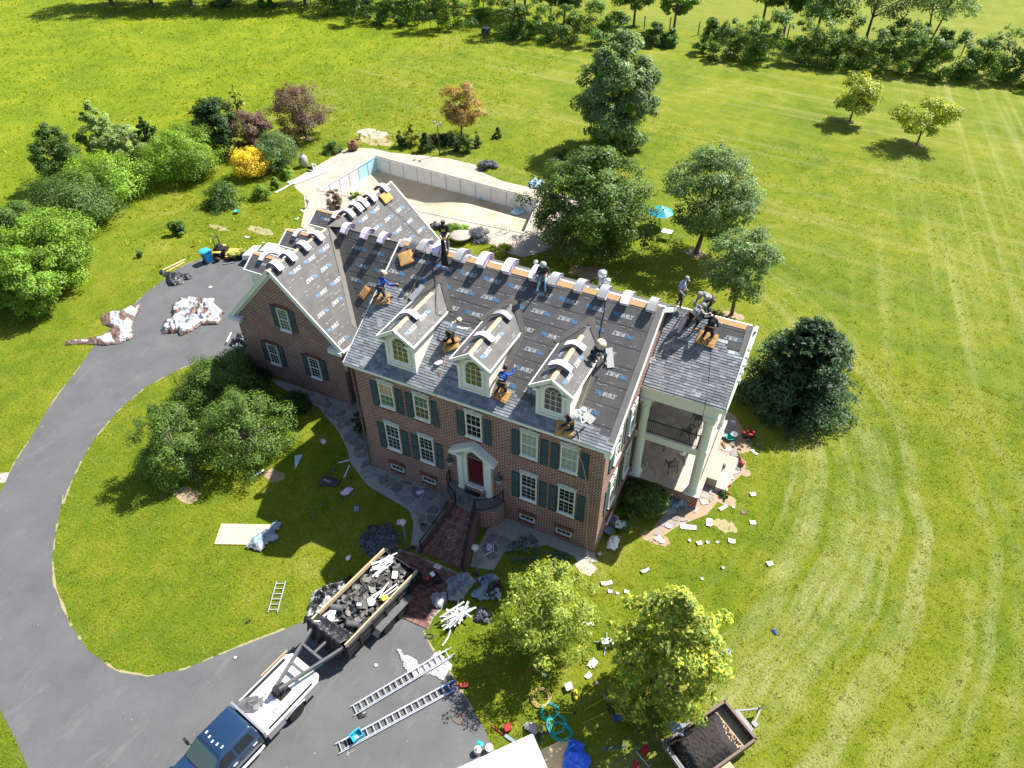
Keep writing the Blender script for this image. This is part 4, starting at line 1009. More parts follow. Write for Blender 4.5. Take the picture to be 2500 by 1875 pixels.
kn = MB(); kn.sphere((cx + .38, -.08, 2.9), .035, 8); hb(kn, 'handle', 'bronze_lamp', do)
fl = MB(); fl.prism([(cx + .46 * math.cos(math.pi * k / 10), -.02, 4.02 + .44 * math.sin(math.pi * k / 10)) for k in range(11)], (0, .012, 0)); hb(fl, 'fanlight', 'glass_grey')
th = MB(); th.bb((cx - .6, -.20, lz), (cx + .6, -.003, lz + .34)); hb(th, 'doorstep', 'brick_wall'); th = MB(); th.bb((cx - .52, -.24, lz + .34), (cx + .52, -.003, lz + .47)); hb(th, 'threshold', 'trim_bright')
for s in (-1, 1):
    ld = MB(); x = cx + s * 1.50
    ld.bar((x, 0, 3.75), (x, -.25, 3.80), .03); ld.lathe((x, -.25, 3.05), [(.02, -.08), (.05, -.05), (.11, 0), (.15, .32), (.19, .36), (.10, .48), (.03, .56), (.02, .72)], 8)
    lo = hb(ld, 'wall_lantern', 'bronze_lamp')
    lg = MB(); lg.lathe((x, -.25, 3.06), [(.118, .02), (.152, .30)], 8); hb(lg, 'lantern_glass', 'lamp_glass', lo)

# --- side porch
m = MB(); m.bb((14.203, 5.15, 0), (18.25, 11.85, 1.06)); hb(m, 'porch_base', 'brick_wall')
cp = MB(); cp.bb((14.205, 5.10, 1.06), (18.32, 5.40, 1.12)); cp.bb((17.98, 5.40, 1.06), (18.32, 11.9, 1.12)); hb(cp, 'porch_kerb', 'concrete_deck')
simple('porch_tile', (0.40, 0.33, 0.27), 0.7, 0.12, 3, tone=True)
tms = []
for f in (.9, 1.0, 1.1): b_ = MB(); b_.bb((-.213, -.213, 0), (.213, .213, .02)); b_.tone = [f] * 6; tms.append(b_.mesh('floor_tile', 'porch_tile'))
for zf in (1.10, 4.46):
    for i in range(9):
        for j in range(15):
            x, y = 14.43 + i * .425, 5.62 + j * .425
            if x < 18.0 and y < 11.7: part('floor_tile', tms[rnd.randrange(3)], house, V((x, y, zf)) - house.location)
m = MB(); m.bb((14.203, 5.3, 4.0), (18.1, 11.8, 4.455)); hb(m, 'balcony_floor', 'trim_white')
bm_ = MB(); bm_.bb((14.203, 5.22, 6.98), (18.12, 5.68, 7.70)); bm_.bb((17.66, 5.68, 6.98), (18.12, 11.4, 7.70)); bm_.bb((14.203, 11.2, 6.98), (17.66, 11.6, 7.70)); bm_.bb((14.203, 5.69, 7.60), (17.65, 11.19, 7.68)); hb(bm_, 'porch_beam', 'trim_white')
colm = MB()
colm.lathe((0, 0, 1.12), [(.36, 0), (.36, .10), (.31, .10), (.34, .16), (.34, .20), (.28, .24), (.31, .30), (.28, .34), (.265, .40), (.262, 2.2), (.235, 5.15), (.25, 5.2), (.235, 5.24)], 20)
cap = MB(); cap.lathe((0, 0, 6.36), [(.235, 0), (.25, .12), (.27, .3), (.33, .46), (.36, .50)], 16); cap.bb((-.34, -.34, 6.86), (.34, .34, 6.98))
for k in range(8):
    a = math.pi * k / 4; r_ = .31; cap.tube([V((r_ * math.cos(a) + .07 * math.cos(q) * math.cos(a), r_ * math.sin(a) + .07 * math.cos(q) * math.sin(a), 6.74 + .07 * math.sin(q))) for q in [math.pi * 2 * j / 8 for j in range(9)]], .028, 5)
    cap.bar((.25 * math.cos(a + .4), .25 * math.sin(a + .4), 6.40), (.32 * math.cos(a + .4), .32 * math.sin(a + .4), 6.62), .10, .03, up=(math.cos(a), math.sin(a), 0))
plm = MB(); plm.bb((-.38, -.38, 1.06), (.38, .38, 1.125))
cm, cpm, pm_ = colm.mesh('porch_column', 'trim_white', True), cap.mesh('capital', 'trim_white'), plm.mesh('plinth', 'trim_white')
for x, y in ((17.84, 5.45), (17.88, 11.35), (14.50, 5.45), (14.5, 11.35)):
    c = part('porch_column', cm, house, V((x, y, 0)) - house.location); part('capital', cpm, c); part('plinth', pm_, c)
railing([(14.72, 5.42, 4.46), (17.58, 5.42, 4.46)], sp=.105); railing([(17.9, 5.7, 4.46), (17.9, 11.1, 4.46)], sp=.105)
# garden steps on the right of the porch
gs = MB(); gs.bb((18.26, 7.2, 0), (18.9, 9.6, .70)); gs.bb((18.9, 7.0, 0), (19.6, 9.8, .36)); hb(gs, 'porch_steps', 'concrete_deck')

# --- vents and pipes on the ridge
def flue(x, y, z0, z1_, r, label, capped=True):
    t = thing('flue_pipe', label, 'vent pipe', (x, y, z0), 0, 'metal flue pipes behind the main ridge')
    m = MB(); m.cyl((0, 0, 0), (0, 0, z1_ - z0), r, 14)
    for k in range(3): m.lathe((0, 0, (z1_ - z0) * (.3 + .2 * k)), [(r + .003, -.02), (r + .014, 0), (r + .003, .02)], 14)
    m.build('pipe', 'galv', t, True)
    c = MB(); c.lathe((0, 0, z1_ - z0), [(r * .6, 0), (r * 1.45, .02), (r * 1.45, .10), (r * 1.55, .14), (r * 1.45, .3), (r * 1.2, .335), (0, .35)] if capped else [(r * 1.15, -.12), (r * 1.22, -.02), (r * 1.15, .0), (0, .02)], 14); c.build('cap', 'galv', t, True)
flue(11.0, 6.9, 11.4, 12.42, .15, 'tall capped galvanised flue pipe standing behind the house ridge')
flue(11.35, 6.75, 11.5, 12.15, .11, 'short galvanised flue pipe beside the tall capped one')
flue(PY(z3(215, 320), 6.8).x, 6.8, 11.5, PY(z3(215, 320), 6.8).z, .10, 'small pale flue pipe behind the seated roofer on the ridge', False)
# ------------------------------------------------------------------ trees, shrubs, hedge row, grass blades
def leaf_mesh(name, P, Nn, size, tone, mat, wr=.5, seed=1):
    g = np.random.default_rng(seed); n = len(P)
    Nn = Nn / (np.linalg.norm(Nn, axis=1, keepdims=True) + 1e-9)
    a = g.normal(size=(n, 3)); u = a - (a * Nn).sum(1, keepdims=True) * Nn; u /= np.linalg.norm(u, axis=1, keepdims=True) + 1e-9
    v = np.cross(Nn, u); L_ = (size * g.uniform(.65, 1.35, n))[:, None]; W_ = L_ * wr
    fold = Nn * L_ * .12
    co = np.stack([P - u * L_ * .5, P + v * W_ * .5 + fold, P + u * L_ * .5, P - v * W_ * .5 + fold], 1).reshape(-1, 3)
    return quads(name, co, tone, mat)
def quads(name, co, tone, mat):
    n = len(co) // 4; me = bpy.data.meshes.new(name)
    me.vertices.add(4 * n); me.vertices.foreach_set('co', co.astype(np.float32).ravel())
    me.loops.add(4 * n); me.loops.foreach_set('vertex_index', np.arange(4 * n, dtype=np.int32))
    me.polygons.add(n); me.polygons.foreach_set('loop_start', np.arange(0, 4 * n, 4, dtype=np.int32))
    at = me.attributes.new('tone', 'FLOAT_COLOR', 'FACE'); at.data.foreach_set('color', np.concatenate([tone, np.ones((n, 1))], 1).astype(np.float32).ravel())
    me.materials.append(MATS[mat]); me.update(); me.validate(); return me
PROF = {
    'round': lambda t: np.sqrt(np.clip(1 - (2 * t - 1) ** 2, 0, 1)),
    'oval': lambda t: np.clip(np.sqrt(np.clip(1 - (2 * t - 0.85) ** 2 * .84, 0, 1)), 0, 1) * np.where(t > .93, .75, 1),
    'egg': lambda t: np.clip(np.sin(math.pi * np.clip(t * .80 + .16, 0, 1)) ** .75, 0, 1) * np.clip((1.02 - t) * 3.5, .12, 1),
    'cone': lambda t: np.clip(1.02 - t, 0, 1) ** .75 * np.clip(t * 7 + .35, 0, 1),
    'spread': lambda t: np.clip(.45 + .9 * t, 0, 1) * np.sqrt(np.clip(1 - t ** 3, 0, 1)),
    'tall': lambda t: np.clip(np.clip(1 - (2 * t - 0.78) ** 2 / 1.5, 0, 1) ** .75, 0, 1),
    'mound': lambda t: np.sqrt(np.clip(1 - t ** 2, 0, 1)),
    'column': lambda t: np.clip(.55 + t, 0, 1) * np.clip((1.02 - t) * 2.2, 0, 1),
}
def crown(name, z0, z1, r, n, leaf, mat, prof='round', clumps=60, cr=.22, seed=1, off=(0, 0), lean=(0, 0), flat=.7, surf=.6, tip=0.0, tipc=(1.5, 1.3, .7), var=.3, wr=.5, up=.45, holes=0.0, ry=None):
    g = np.random.default_rng(seed); H = z1 - z0; ry = ry or r
    t = g.uniform(0.02, .98, clumps); a = g.uniform(0, 2 * math.pi, clumps) + np.arange(clumps) * 2.399
    pr = PROF[prof](t); rad = np.where(g.random(clumps) < .75, g.uniform(surf, .97, clumps), g.uniform(.1, surf, clumps)) * g.uniform(.74, 1.16, clumps)
    c = np.stack([np.cos(a) * pr * rad * r, np.sin(a) * pr * rad * ry, z0 + t * H], 1)
    cs = cr * r * g.uniform(.65, 1.3, clumps) * (.55 + .45 * pr)
    w = cs ** 2; idx = g.choice(clumps, n, p=w / w.sum())
    d = g.normal(size=(n, 3)); d /= np.linalg.norm(d, axis=1, keepdims=True); rr = g.random(n) ** .45
    d2 = d * rr[:, None] * cs[idx][:, None]; d2[:, 2] *= flat
    P = c[idx] + d2; P[:, 0] += off[0] + lean[0] * (P[:, 2] - z0) / H; P[:, 1] += off[1] + lean[1] * (P[:, 2] - z0) / H
    P[:, 2] = np.maximum(P[:, 2], .04)
    cen = np.array([off[0], off[1], z0 + H * .45]); out = P - cen; out /= np.linalg.norm(out, axis=1, keepdims=True) + 1e-9
    Nn = d * .5 + out * .45 + np.array([0, 0, up + .2]) + g.normal(size=(n, 3)) * .35
    ct = g.uniform(1 - var, 1 + var, clumps)[idx]; lt = ct * g.uniform(.75, 1.25, n)
    tone = np.stack([lt * g.uniform(.9, 1.12, n), lt, lt * g.uniform(.85, 1.1, n)], 1)
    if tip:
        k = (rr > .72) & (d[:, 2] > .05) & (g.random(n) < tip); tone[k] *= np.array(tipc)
    return leaf_mesh(name, P, Nn, leaf, tone, mat, wr, seed), c
def tree(name, label, base, h, r, z0f, n, leaf, mat, prof='round', cat='tree', trunk=.14, bark='bark', seed=1, limbs=9, group=None, off=(0, 0), lean=(0, 0), multi=1, ring=False, **kw):
    T = thing(name, label, cat, (base[0], base[1], 0), 0, group)
    me, c = crown('crown', h * z0f, h, r, n, leaf, mat, prof, seed=seed, off=off, lean=lean, **kw)
    part('crown', me, T)
    m = MB(); g = random.Random(seed)
    hz = h * max(z0f, .12) + (h * (1 - z0f)) * .25
    for q in range(multi):
        a = 2 * math.pi * q / max(1, multi) + g.random(); sp = .18 * r * (multi > 1)
        top = Vector((math.cos(a) * sp + off[0] * .6 + lean[0] * .3, math.sin(a) * sp + off[1] * .6 + lean[1] * .3, hz)); b0 = Vector((math.cos(a) * .12 * (multi > 1), math.sin(a) * .12 * (multi > 1), 0))
        k = trunk / math.sqrt(multi)
        m.tube([b0 + Vector((0, 0, -.05)), b0 + Vector((0, 0, .12)), b0.lerp(top, .5) + Vector((g.uniform(-.06, .06), g.uniform(-.06, .06), 0)), top, top + Vector((lean[0] * .4, lean[1] * .4, (h - hz) * .55))], [k * 1.5, k * 1.1, k * .9, k * .75, k * .2], 7)
        for i in range(limbs):
            cc_ = c[g.randrange(len(c))]; e = Vector((cc_[0] + off[0], cc_[1] + off[1], cc_[2])) * 1.0; s0 = b0.lerp(top, g.uniform(.6, 1.0)); mid = s0.lerp(e, .5) + Vector((0, 0, .15 * g.uniform(-1, 1)))
            m.tube([s0, mid, s0.lerp(e, .92)], [k * .42, k * .26, k * .08], 5)
    m.build('trunk', bark, T, True)
    return T
def mpp(p): return (Vector(p) - CAM_LOC).dot(CM @ Vector((0, 0, -1))) / FPX
def ptree(name, label, zf, base, top, lr, z0f, n, leaf, mat, prof='round', dy=0.0, **kw):
    """base, top and left/right extents measured on the photograph; returns a tree standing at the point on the ground"""
    B = G(zf(*base)); sh_ = kw.pop('sh', .0 if (z0f > .13 or dy) else .8)
    if sh_: B = B + Vector((-.44, .90, 0)) * (abs(lr[1] - lr[0]) / 2 * (zf(1, 0)[0] - zf(0, 0)[0]) * mpp(B) * sh_)
    T_ = PY(zf(*top), B.y + dy); h = max(.35, T_.z)
    k = (zf(1, 0)[0] - zf(0, 0)[0]); mid = Vector((B.x, B.y, h * (1 + z0f) / 2)); s = mpp(mid)
    r = abs(lr[1] - lr[0]) / 2 * k * s
    C_ = PY(zf((lr[0] + lr[1]) / 2, (base[1] + top[1]) / 2), B.y); C_.x = B.x if sh_ == 0 and abs(C_.x - B.x) > 2 * r else C_.x
    off = (C_.x - B.x, 0) if abs(C_.x - B.x) < 2 * r else (0, 0)
    return tree(name, label, B, h, r, z0f, n, leaf, mat, prof, off=off, **kw)

# right of and behind the house
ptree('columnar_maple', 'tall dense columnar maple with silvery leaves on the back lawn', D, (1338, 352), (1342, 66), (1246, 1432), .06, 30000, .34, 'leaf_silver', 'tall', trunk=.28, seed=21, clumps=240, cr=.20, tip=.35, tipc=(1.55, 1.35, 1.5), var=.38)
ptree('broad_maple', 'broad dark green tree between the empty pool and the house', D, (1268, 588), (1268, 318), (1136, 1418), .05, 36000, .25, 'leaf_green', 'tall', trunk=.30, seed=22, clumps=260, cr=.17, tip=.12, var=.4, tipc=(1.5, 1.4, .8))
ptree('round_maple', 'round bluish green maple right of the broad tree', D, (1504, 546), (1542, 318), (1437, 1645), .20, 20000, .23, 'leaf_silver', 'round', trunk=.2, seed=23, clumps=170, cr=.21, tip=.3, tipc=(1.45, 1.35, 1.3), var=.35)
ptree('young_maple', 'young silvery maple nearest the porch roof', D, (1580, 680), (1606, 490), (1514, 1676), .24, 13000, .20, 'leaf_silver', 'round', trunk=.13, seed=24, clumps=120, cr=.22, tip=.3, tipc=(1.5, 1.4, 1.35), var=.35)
ptree('yellow_tree', 'small spreading yellow green tree on the far right lawn', D, (1980, 313), (1995, 214), (1920, 2070), .34, 6000, .30, 'leaf_lime', 'spread', trunk=.11, seed=25, clumps=70, cr=.24, var=.3)
ptree('yellow_tree', 'upright yellow green tree behind the spreading one', D, (1835, 262), (1858, 164), (1806, 1904), .26, 5000, .30, 'leaf_lime', 'round', trunk=.11, seed=26, clumps=50, cr=.30, var=.35)
# spruce
B = G(D(1714, 868)); sT = thing('spruce', 'big dark spruce beside the porch on the right', 'tree', (B.x, B.y, 0))
g = np.random.default_rng(31); nb = 430; t = g.random(nb) ** 1.25; Hs = PY(D(1722, 690), B.y).z; aa = g.uniform(0, 2 * math.pi, nb)
rs = 3.45 * np.clip(1.0 - t ** 2.1, 0, 1) ** .62 * np.clip(t * 9 + .62, 0, 1) * g.uniform(.70, 1.14, nb) + .1
Pp, Nv, tn = [], [], []
for i in range(nb):
    k = 84; s = g.random(k) ** .6; x = s * rs[i]; sw = (g.random(k) - .5) * .85 * (.3 + .7 * s) * min(1.0, rs[i] * .5)
    zz_ = .12 + t[i] * (Hs - .1) + .22 * x - .10 * x * x + (g.random(k) - .5) * .22
    ca, sa = math.cos(aa[i]), math.sin(aa[i])
    Pp.append(np.stack([x * ca - sw * sa, x * sa + sw * ca, np.maximum(.05, zz_)], 1)); Nv.append(np.array([ca * .35, sa * .35, .9]) + g.normal(size=(k, 3)) * .5)
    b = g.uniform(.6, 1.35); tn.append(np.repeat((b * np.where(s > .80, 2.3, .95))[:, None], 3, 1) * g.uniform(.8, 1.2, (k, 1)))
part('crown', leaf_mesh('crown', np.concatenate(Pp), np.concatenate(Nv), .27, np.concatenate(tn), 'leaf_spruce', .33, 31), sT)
m = MB(); m.tube([(0, 0, 0), (0, 0, Hs * .95)], [.2, .03], 8); m.build('trunk', 'bark', sT, True)

# front right pair
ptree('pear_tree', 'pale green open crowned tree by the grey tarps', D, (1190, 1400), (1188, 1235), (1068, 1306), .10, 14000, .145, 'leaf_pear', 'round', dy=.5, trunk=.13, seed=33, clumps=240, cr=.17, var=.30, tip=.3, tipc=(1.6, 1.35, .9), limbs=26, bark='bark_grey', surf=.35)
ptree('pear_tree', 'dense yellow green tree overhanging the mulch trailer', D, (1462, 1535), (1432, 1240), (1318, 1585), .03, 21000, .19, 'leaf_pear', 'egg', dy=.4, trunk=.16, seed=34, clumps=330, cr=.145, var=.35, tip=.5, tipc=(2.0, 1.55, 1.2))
# island cherries
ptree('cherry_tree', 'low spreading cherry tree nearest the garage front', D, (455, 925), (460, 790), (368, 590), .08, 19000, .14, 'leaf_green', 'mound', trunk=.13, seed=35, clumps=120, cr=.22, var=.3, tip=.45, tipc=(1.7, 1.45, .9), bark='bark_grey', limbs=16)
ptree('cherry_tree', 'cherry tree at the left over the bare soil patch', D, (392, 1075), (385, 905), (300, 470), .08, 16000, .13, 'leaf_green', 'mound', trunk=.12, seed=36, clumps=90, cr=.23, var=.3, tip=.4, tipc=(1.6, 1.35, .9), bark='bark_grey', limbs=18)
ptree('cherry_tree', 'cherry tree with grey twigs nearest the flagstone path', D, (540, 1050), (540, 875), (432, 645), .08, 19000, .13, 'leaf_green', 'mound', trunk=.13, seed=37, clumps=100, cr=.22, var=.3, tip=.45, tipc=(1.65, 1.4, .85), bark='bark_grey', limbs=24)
# left border, from the back to the front
bt = [('border_tree', 'narrow dark green tree at the back left of the border', (400, 760), (375, 350), (232, 540), .08, 13000, .22, 'leaf_green', 'egg', {}),
      ('border_tree', 'tall pale poplar like tree rising behind the border', (690, 620), (655, 200), (560, 770), .10, 9000, .22, 'leaf_pale', 'egg', {}),
      ('border_tree', 'pale yellowish tree in the middle of the border', (860, 660), (850, 360), (735, 985), .05, 10000, .2, 'leaf_pale', 'round', {}),
      ('border_tree', 'thin dark tree between two pale border trees', (1010, 620), (1000, 300), (935, 1080), .12, 5000, .2, 'leaf_green', 'egg', {}),
      ('border_tree', 'wide light green apple tree with a shadow on the lawn', (1300, 700), (1190, 385), (1000, 1450), .16, 17000, .19, 'leaf_bright', 'round', dict(sh=0, tip=.3)),
      ('border_tree', 'dark green upright tree with several bare stems', (1522, 552), (1430, 180), (1312, 1592), .26, 11000, .24, 'leaf_dark', 'round', dict(sh=0, multi=3, tip=.3)),
      ('border_tree', 'thin sparse yellow green conifer behind the dark tree', (1600, 290), (1592, 75), (1548, 1642), .25, 900, .24, 'leaf_lime', 'egg', {}),
      ('plum_tree', 'purple brown plum tree close behind the silver shrub', (1690, 540), (1700, 255), (1555, 1825), .12, 9000, .19, 'leaf_purple', 'round', {}),
      ('plum_tree', 'purple brown plum tree standing alone on the back lawn', (2072, 436), (2030, 95), (1815, 2212), .27, 9000, .20, 'leaf_purple', 'round', dict(sh=0, limbs=18)),
      ('border_tree', 'broad bright leafed tree in the middle left of the border', (735, 890), (700, 590), (455, 1000), .10, 17000, .19, 'leaf_bright', 'round', dict(tip=.4)),
      ('border_tree', 'dark leaning tree with a pale trunk at the lawn edge', (520, 1060), (500, 745), (185, 800), .16, 16000, .19, 'leaf_green', 'round', dict(bark='bark_grey')),
      ('border_tree', 'bright green tree with its trunk beside the driveway lawn', (420, 1470), (380, 1010), (110, 640), .12, 22000, .19, 'leaf_bright', 'round', dict(tip=.35, multi=3, bark='bark_grey')),
      ('border_tree', 'dark tree at the left frame edge', (40, 1230), (90, 905), (-60, 290), .05, 11000, .2, 'leaf_green', 'round', {}),
      ('border_tree', 'bright green tree cut by the left frame edge', (170, 1640), (150, 1240), (-40, 370), .06, 17000, .19, 'leaf_bright', 'round', dict(tip=.3)),
      ('border_tree', 'dark green tree low at the left frame edge', (-70, 1560), (-40, 1200), (-230, 110), .06, 9000, .2, 'leaf_green', 'round', {})]
for i, (nm, lb, b, tp, lr, z0, n, lf, mt, pf, kw) in enumerate(bt):
    lr = (lr[0] - .06 * (lr[1] - lr[0]), lr[1] + .06 * (lr[1] - lr[0])); z0 *= .5; n = int(n * 1.3)
    ptree(nm, lb, zl, b, tp, lr, z0, n, lf, mt, pf, seed=50 + i, clumps=max(24, n // 140), cr=.25, **{**dict(var=.38, limbs=8, trunk=.15, sh=.35), **kw})
ptree('copper_tree', 'small copper leafed tree behind the pool shrubs', D, (997, 294), (992, 182), (948, 1046), .26, 6500, .24, 'leaf_copper', 'round', seed=70, clumps=70, cr=.26, trunk=.1, limbs=10)
# shrubs: name, label, zoom, base, top, (left, right), n, leaf, material, profile
sh = [('shrub', 'silver green viburnum like shrub by the propane tank', zl, (1890, 700), (1870, 405), (1725, 2010), 9000, .17, 'leaf_silver', 'round', {}),
      ('yellow_shrub', 'golden yellow shrub in the side border', zl, (1690, 740), (1690, 525), (1545, 1830), 7000, .19, 'leaf_yellow', 'round', dict(var=.4)),
      ('shrub', 'leafy green shrub left of the golden one', zl, (1500, 930), (1490, 745), (1375, 1640), 6500, .18, 'leaf_green', 'mound', {}),
      ('shrub', 'low green shrub under the golden one', zl, (1765, 870), (1760, 760), (1695, 1830), 3000, .15, 'leaf_bright', 'mound', {}),
      ('shrub', 'small green shrub at the white boards', zl, (1855, 785), (1860, 700), (1815, 1900), 1800, .15, 'leaf_bright', 'mound', {}),
      ('shrub', 'lush shrub between the golden shrub and the propane tank', zl, (1930, 720), (1930, 620), (1880, 1990), 2000, .15, 'leaf_bright', 'mound', {}),
      ('shrub', 'ball shaped shrub alone on the side lawn', zl, (1205, 1105), (1200, 1000), (1152, 1262), 3500, .15, 'leaf_green', 'round', {}),
      ('sapling', 'tiny sapling alone on the side lawn', zl, (942, 1250), (940, 1200), (918, 965), 600, .13, 'leaf_green', 'round', {}),
      ('shrub', 'dark shrub near the clay urn', zp, (475, 235), (480, 140), (410, 550), 3000, .16, 'leaf_green', 'mound', {}),
      ('shrub', 'clipped dark yew leftmost behind the pool', zp, (958, 185), (950, 55), (918, 1005), 3500, .13, 'leaf_dark', 'cone', {}),
      ('shrub', 'pale yellow green shrub between clipped yews', zp, (1040, 180), (1040, 5), (985, 1115), 4000, .17, 'leaf_lime', 'egg', dict(var=.35)),
      ('shrub', 'clipped conical yew second behind the pool', zp, (1145, 222), (1145, 68), (1085, 1210), 4500, .13, 'leaf_dark', 'cone', {}),
      ('shrub', 'dark purple shrub behind the pool lamp post', zp, (1215, 165), (1215, 85), (1185, 1245), 1800, .14, 'leaf_burn', 'round', {}),
      ('shrub', 'dark round shrub right of the pool lamp post', zp, (1280, 175), (1280, 75), (1230, 1330), 2500, .15, 'leaf_dark', 'round', {}),
      ('shrub', 'clipped conical yew third behind the pool', zp, (1345, 225), (1350, 62), (1290, 1400), 4500, .13, 'leaf_dark', 'cone', {}),
      ('shrub', 'loose green shrub at the right end of the pool bed', zp, (1445, 230), (1440, 85), (1385, 1500), 3000, .16, 'leaf_green', 'round', {}),
      ('shrub', 'slim yew at the right end of the pool bed', zp, (1515, 185), (1500, 60), (1478, 1555), 2500, .13, 'leaf_dark', 'cone', {}),
      ('shrub', 'small clipped cone shrub alone on the back lawn', zp, (1665, 120), (1665, 30), (1628, 1708), 2500, .13, 'leaf_dark', 'cone', {}),
      ('lavender', 'grey lavender clump on the far pool edge', zp, (1590, 355), (1595, 280), (1515, 1670), 3000, .16, 'leaf_lav', 'mound', {}),
      ('lavender', 'grey lavender clump between the pool and the house', zp, (1540, 870), (1540, 765), (1440, 1640), 3000, .15, 'leaf_lav', 'mound', {}),
      ('lavender', 'grey green herb clump left of the standing roofer', zp, (1215, 775), (1215, 715), (1180, 1275), 1500, .14, 'leaf_lav', 'mound', {}),
      ('bush', 'brown twiggy arborvitae at the garage corner', zp, (485, 640), (480, 485), (425, 550), 3500, .12, 'leaf_burn', 'round', dict(up=1.2)),
      ('bush', 'sparse green bush beside the brown twiggy one', zp, (640, 560), (640, 505), (590, 690), 700, .16, 'leaf_pale', 'mound', {}),
      ('shrub', 'low green plants along the pool terrace bed', zp, (1390, 800), (1390, 765), (1280, 1470), 1600, .14, 'leaf_bright', 'mound', {}),
      ('shrub', 'yellow flowering plants in the terrace bed', zp, (1700, 970), (1700, 925), (1600, 1800), 1800, .14, 'leaf_lime', 'mound', {}),
      ('shrub', 'bushy shrub at the foot of the columnar maple', zur, (340, 712), (370, 610), (285, 450), 4500, .2, 'leaf_bright', 'round', {}),
      ('shrub', 'low shrub left of the maple foot', zur, (220, 705), (222, 650), (185, 258), 1500, .18, 'leaf_green', 'round', {}),
      ('yew', 'dark yew mass at the left garage corner', s5, (1000, 250), (960, 30), (845, 1165), 7000, .12, 'leaf_dark', 'mound', dict(seedx=3)),
      ('yew', 'dark yew mass under the cherry by the garage', s5, (1080, 330), (1070, 190), (960, 1250), 4500, .12, 'leaf_dark', 'mound', {}),
      ('yew', 'dark holly by the bend of the flagstone path', s5, (1400, 500), (1390, 345), (1275, 1520), 5500, .11, 'leaf_dark', 'mound', {}),
      ('holly', 'dark shrub against the main brick wall corner', s5, (1860, 640), (1850, 470), (1790, 1915), 3000, .12, 'leaf_dark', 'mound', {}),
      ('holly', 'dense green holly between the brick wall and the porch', zG, (1020, 1460), (1030, 1080), (720, 1380), 13000, .13, 'leaf_green', 'round', dict(tip=.25, tipc=(2.2, 1.9, .9), var=.4)),
      ('shrub', 'small shrub at the end wall below the windows', z5, (360, 1330), (360, 1290), (290, 450), 900, .12, 'leaf_green', 'mound', {}),
      ('lavender', 'dark lavender clump beside the loaded trailer', s5, (2010, 1490), (2010, 1370), (1865, 2140), 6500, .13, 'leaf_lav', 'mound', dict(var=.4)),
      ('lavender', 'dry lavender clump by the scrap wood', z4b, (1010, 1330), (1010, 1210), (890, 1130), 2200, .12, 'leaf_lav', 'mound', {}),
      ('rose_bush', 'rose bush by the porch corner', z5b, (480, 1310), (490, 1210), (420, 560), 1200, .11, 'leaf_green', 'mound', {}),
      ('rose_bush', 'tall rose bush at the edge of the spruce shade', z5b, (780, 560), (840, 330), (700, 910), 1500, .10, 'leaf_burn', 'egg', {}),
      ]
for i, (nm, lb, zf, b, tp, lr, n, lf, mt, pf, kw) in enumerate(sh):
    kw = dict(kw); kw.pop('seedx', None)
    ptree(nm, lb, zf, b, tp, lr, .02, n, lf, mt, pf, cat='shrub', seed=90 + i, **{**dict(clumps=max(16, n // 90), cr=.30, var=.3, limbs=4, trunk=.04), **kw})
for (zf, pts, par) in ((z5b, [(815, 345), (840, 345), (805, 400), (885, 415), (830, 445), (855, 450), (755, 420)], 'r'), (z5b, [(565, 1135), (560, 1245)], 'r')):
    for q in pts:
        p = G(zf(*q), .9 if q[1] < 600 else .45); f = MB(); f.sphere((0, 0, 0), .09, 7, 0, (1, 1, .7))
        tag(f.build('rose_bloom', 'flower_red', None, True), 'red rose bloom by the porch terrace', 'flower', 'red roses beside the porch').location = p
# hostas: big leaves, one thing each
def hosta(label, c, r, mat, seed):
    T = thing('hosta', label, 'plant', (c[0], c[1], 0), 0, 'hostas in the front beds'); g = random.Random(seed); m = MB()
    for k in range(70):
        a = g.uniform(0, 6.283); d = r * math.sqrt(g.random()) ; z = .12 + .35 * (1 - d / r) + g.uniform(0, .08); l = g.uniform(.16, .28); w_ = l * .62
        u = Vector((math.cos(a), math.sin(a), 0)); v = Vector((-u.y, u.x, 0)); p = u * d + Vector((0, 0, z)); tn = g.uniform(.7, 1.5)
        pts = [p - u * l * .45, p - u * l * .15 + v * w_ * .5 + Vector((0, 0, .02)), p + u * l * .25 + v * w_ * .38, p + u * l * .6 - Vector((0, 0, .09)), p + u * l * .25 - v * w_ * .38, p - u * l * .15 - v * w_ * .5 + Vector((0, 0, .02))]
        mid = [p + Vector((0, 0, -.015)), p + u * l * .3 + Vector((0, 0, -.02))]
        m.add(pts + mid, [(0, 1, 6), (1, 2, 7, 6), (2, 3, 7), (3, 4, 7), (4, 5, 6, 7), (5, 0, 6)], 0, (tn, tn, tn))
    m.build('leaf', mat, T, fix=False)['kind'] = 'stuff'
hosta('blue green hosta under the right basement window', G(z4(1440, 1010)), .85, 'leaf_blue', 1); hosta('blue green hosta half under the pale green tree', G(z4(1740, 1090)), .6, 'leaf_blue', 2)
hosta('light green variegated hosta by the garage path', G(s5(1220, 385)), .72, 'leaf_bright', 3); hosta('green hosta in the shade of the yews', G(s5(1040, 285)), .65, 'leaf_green', 4)

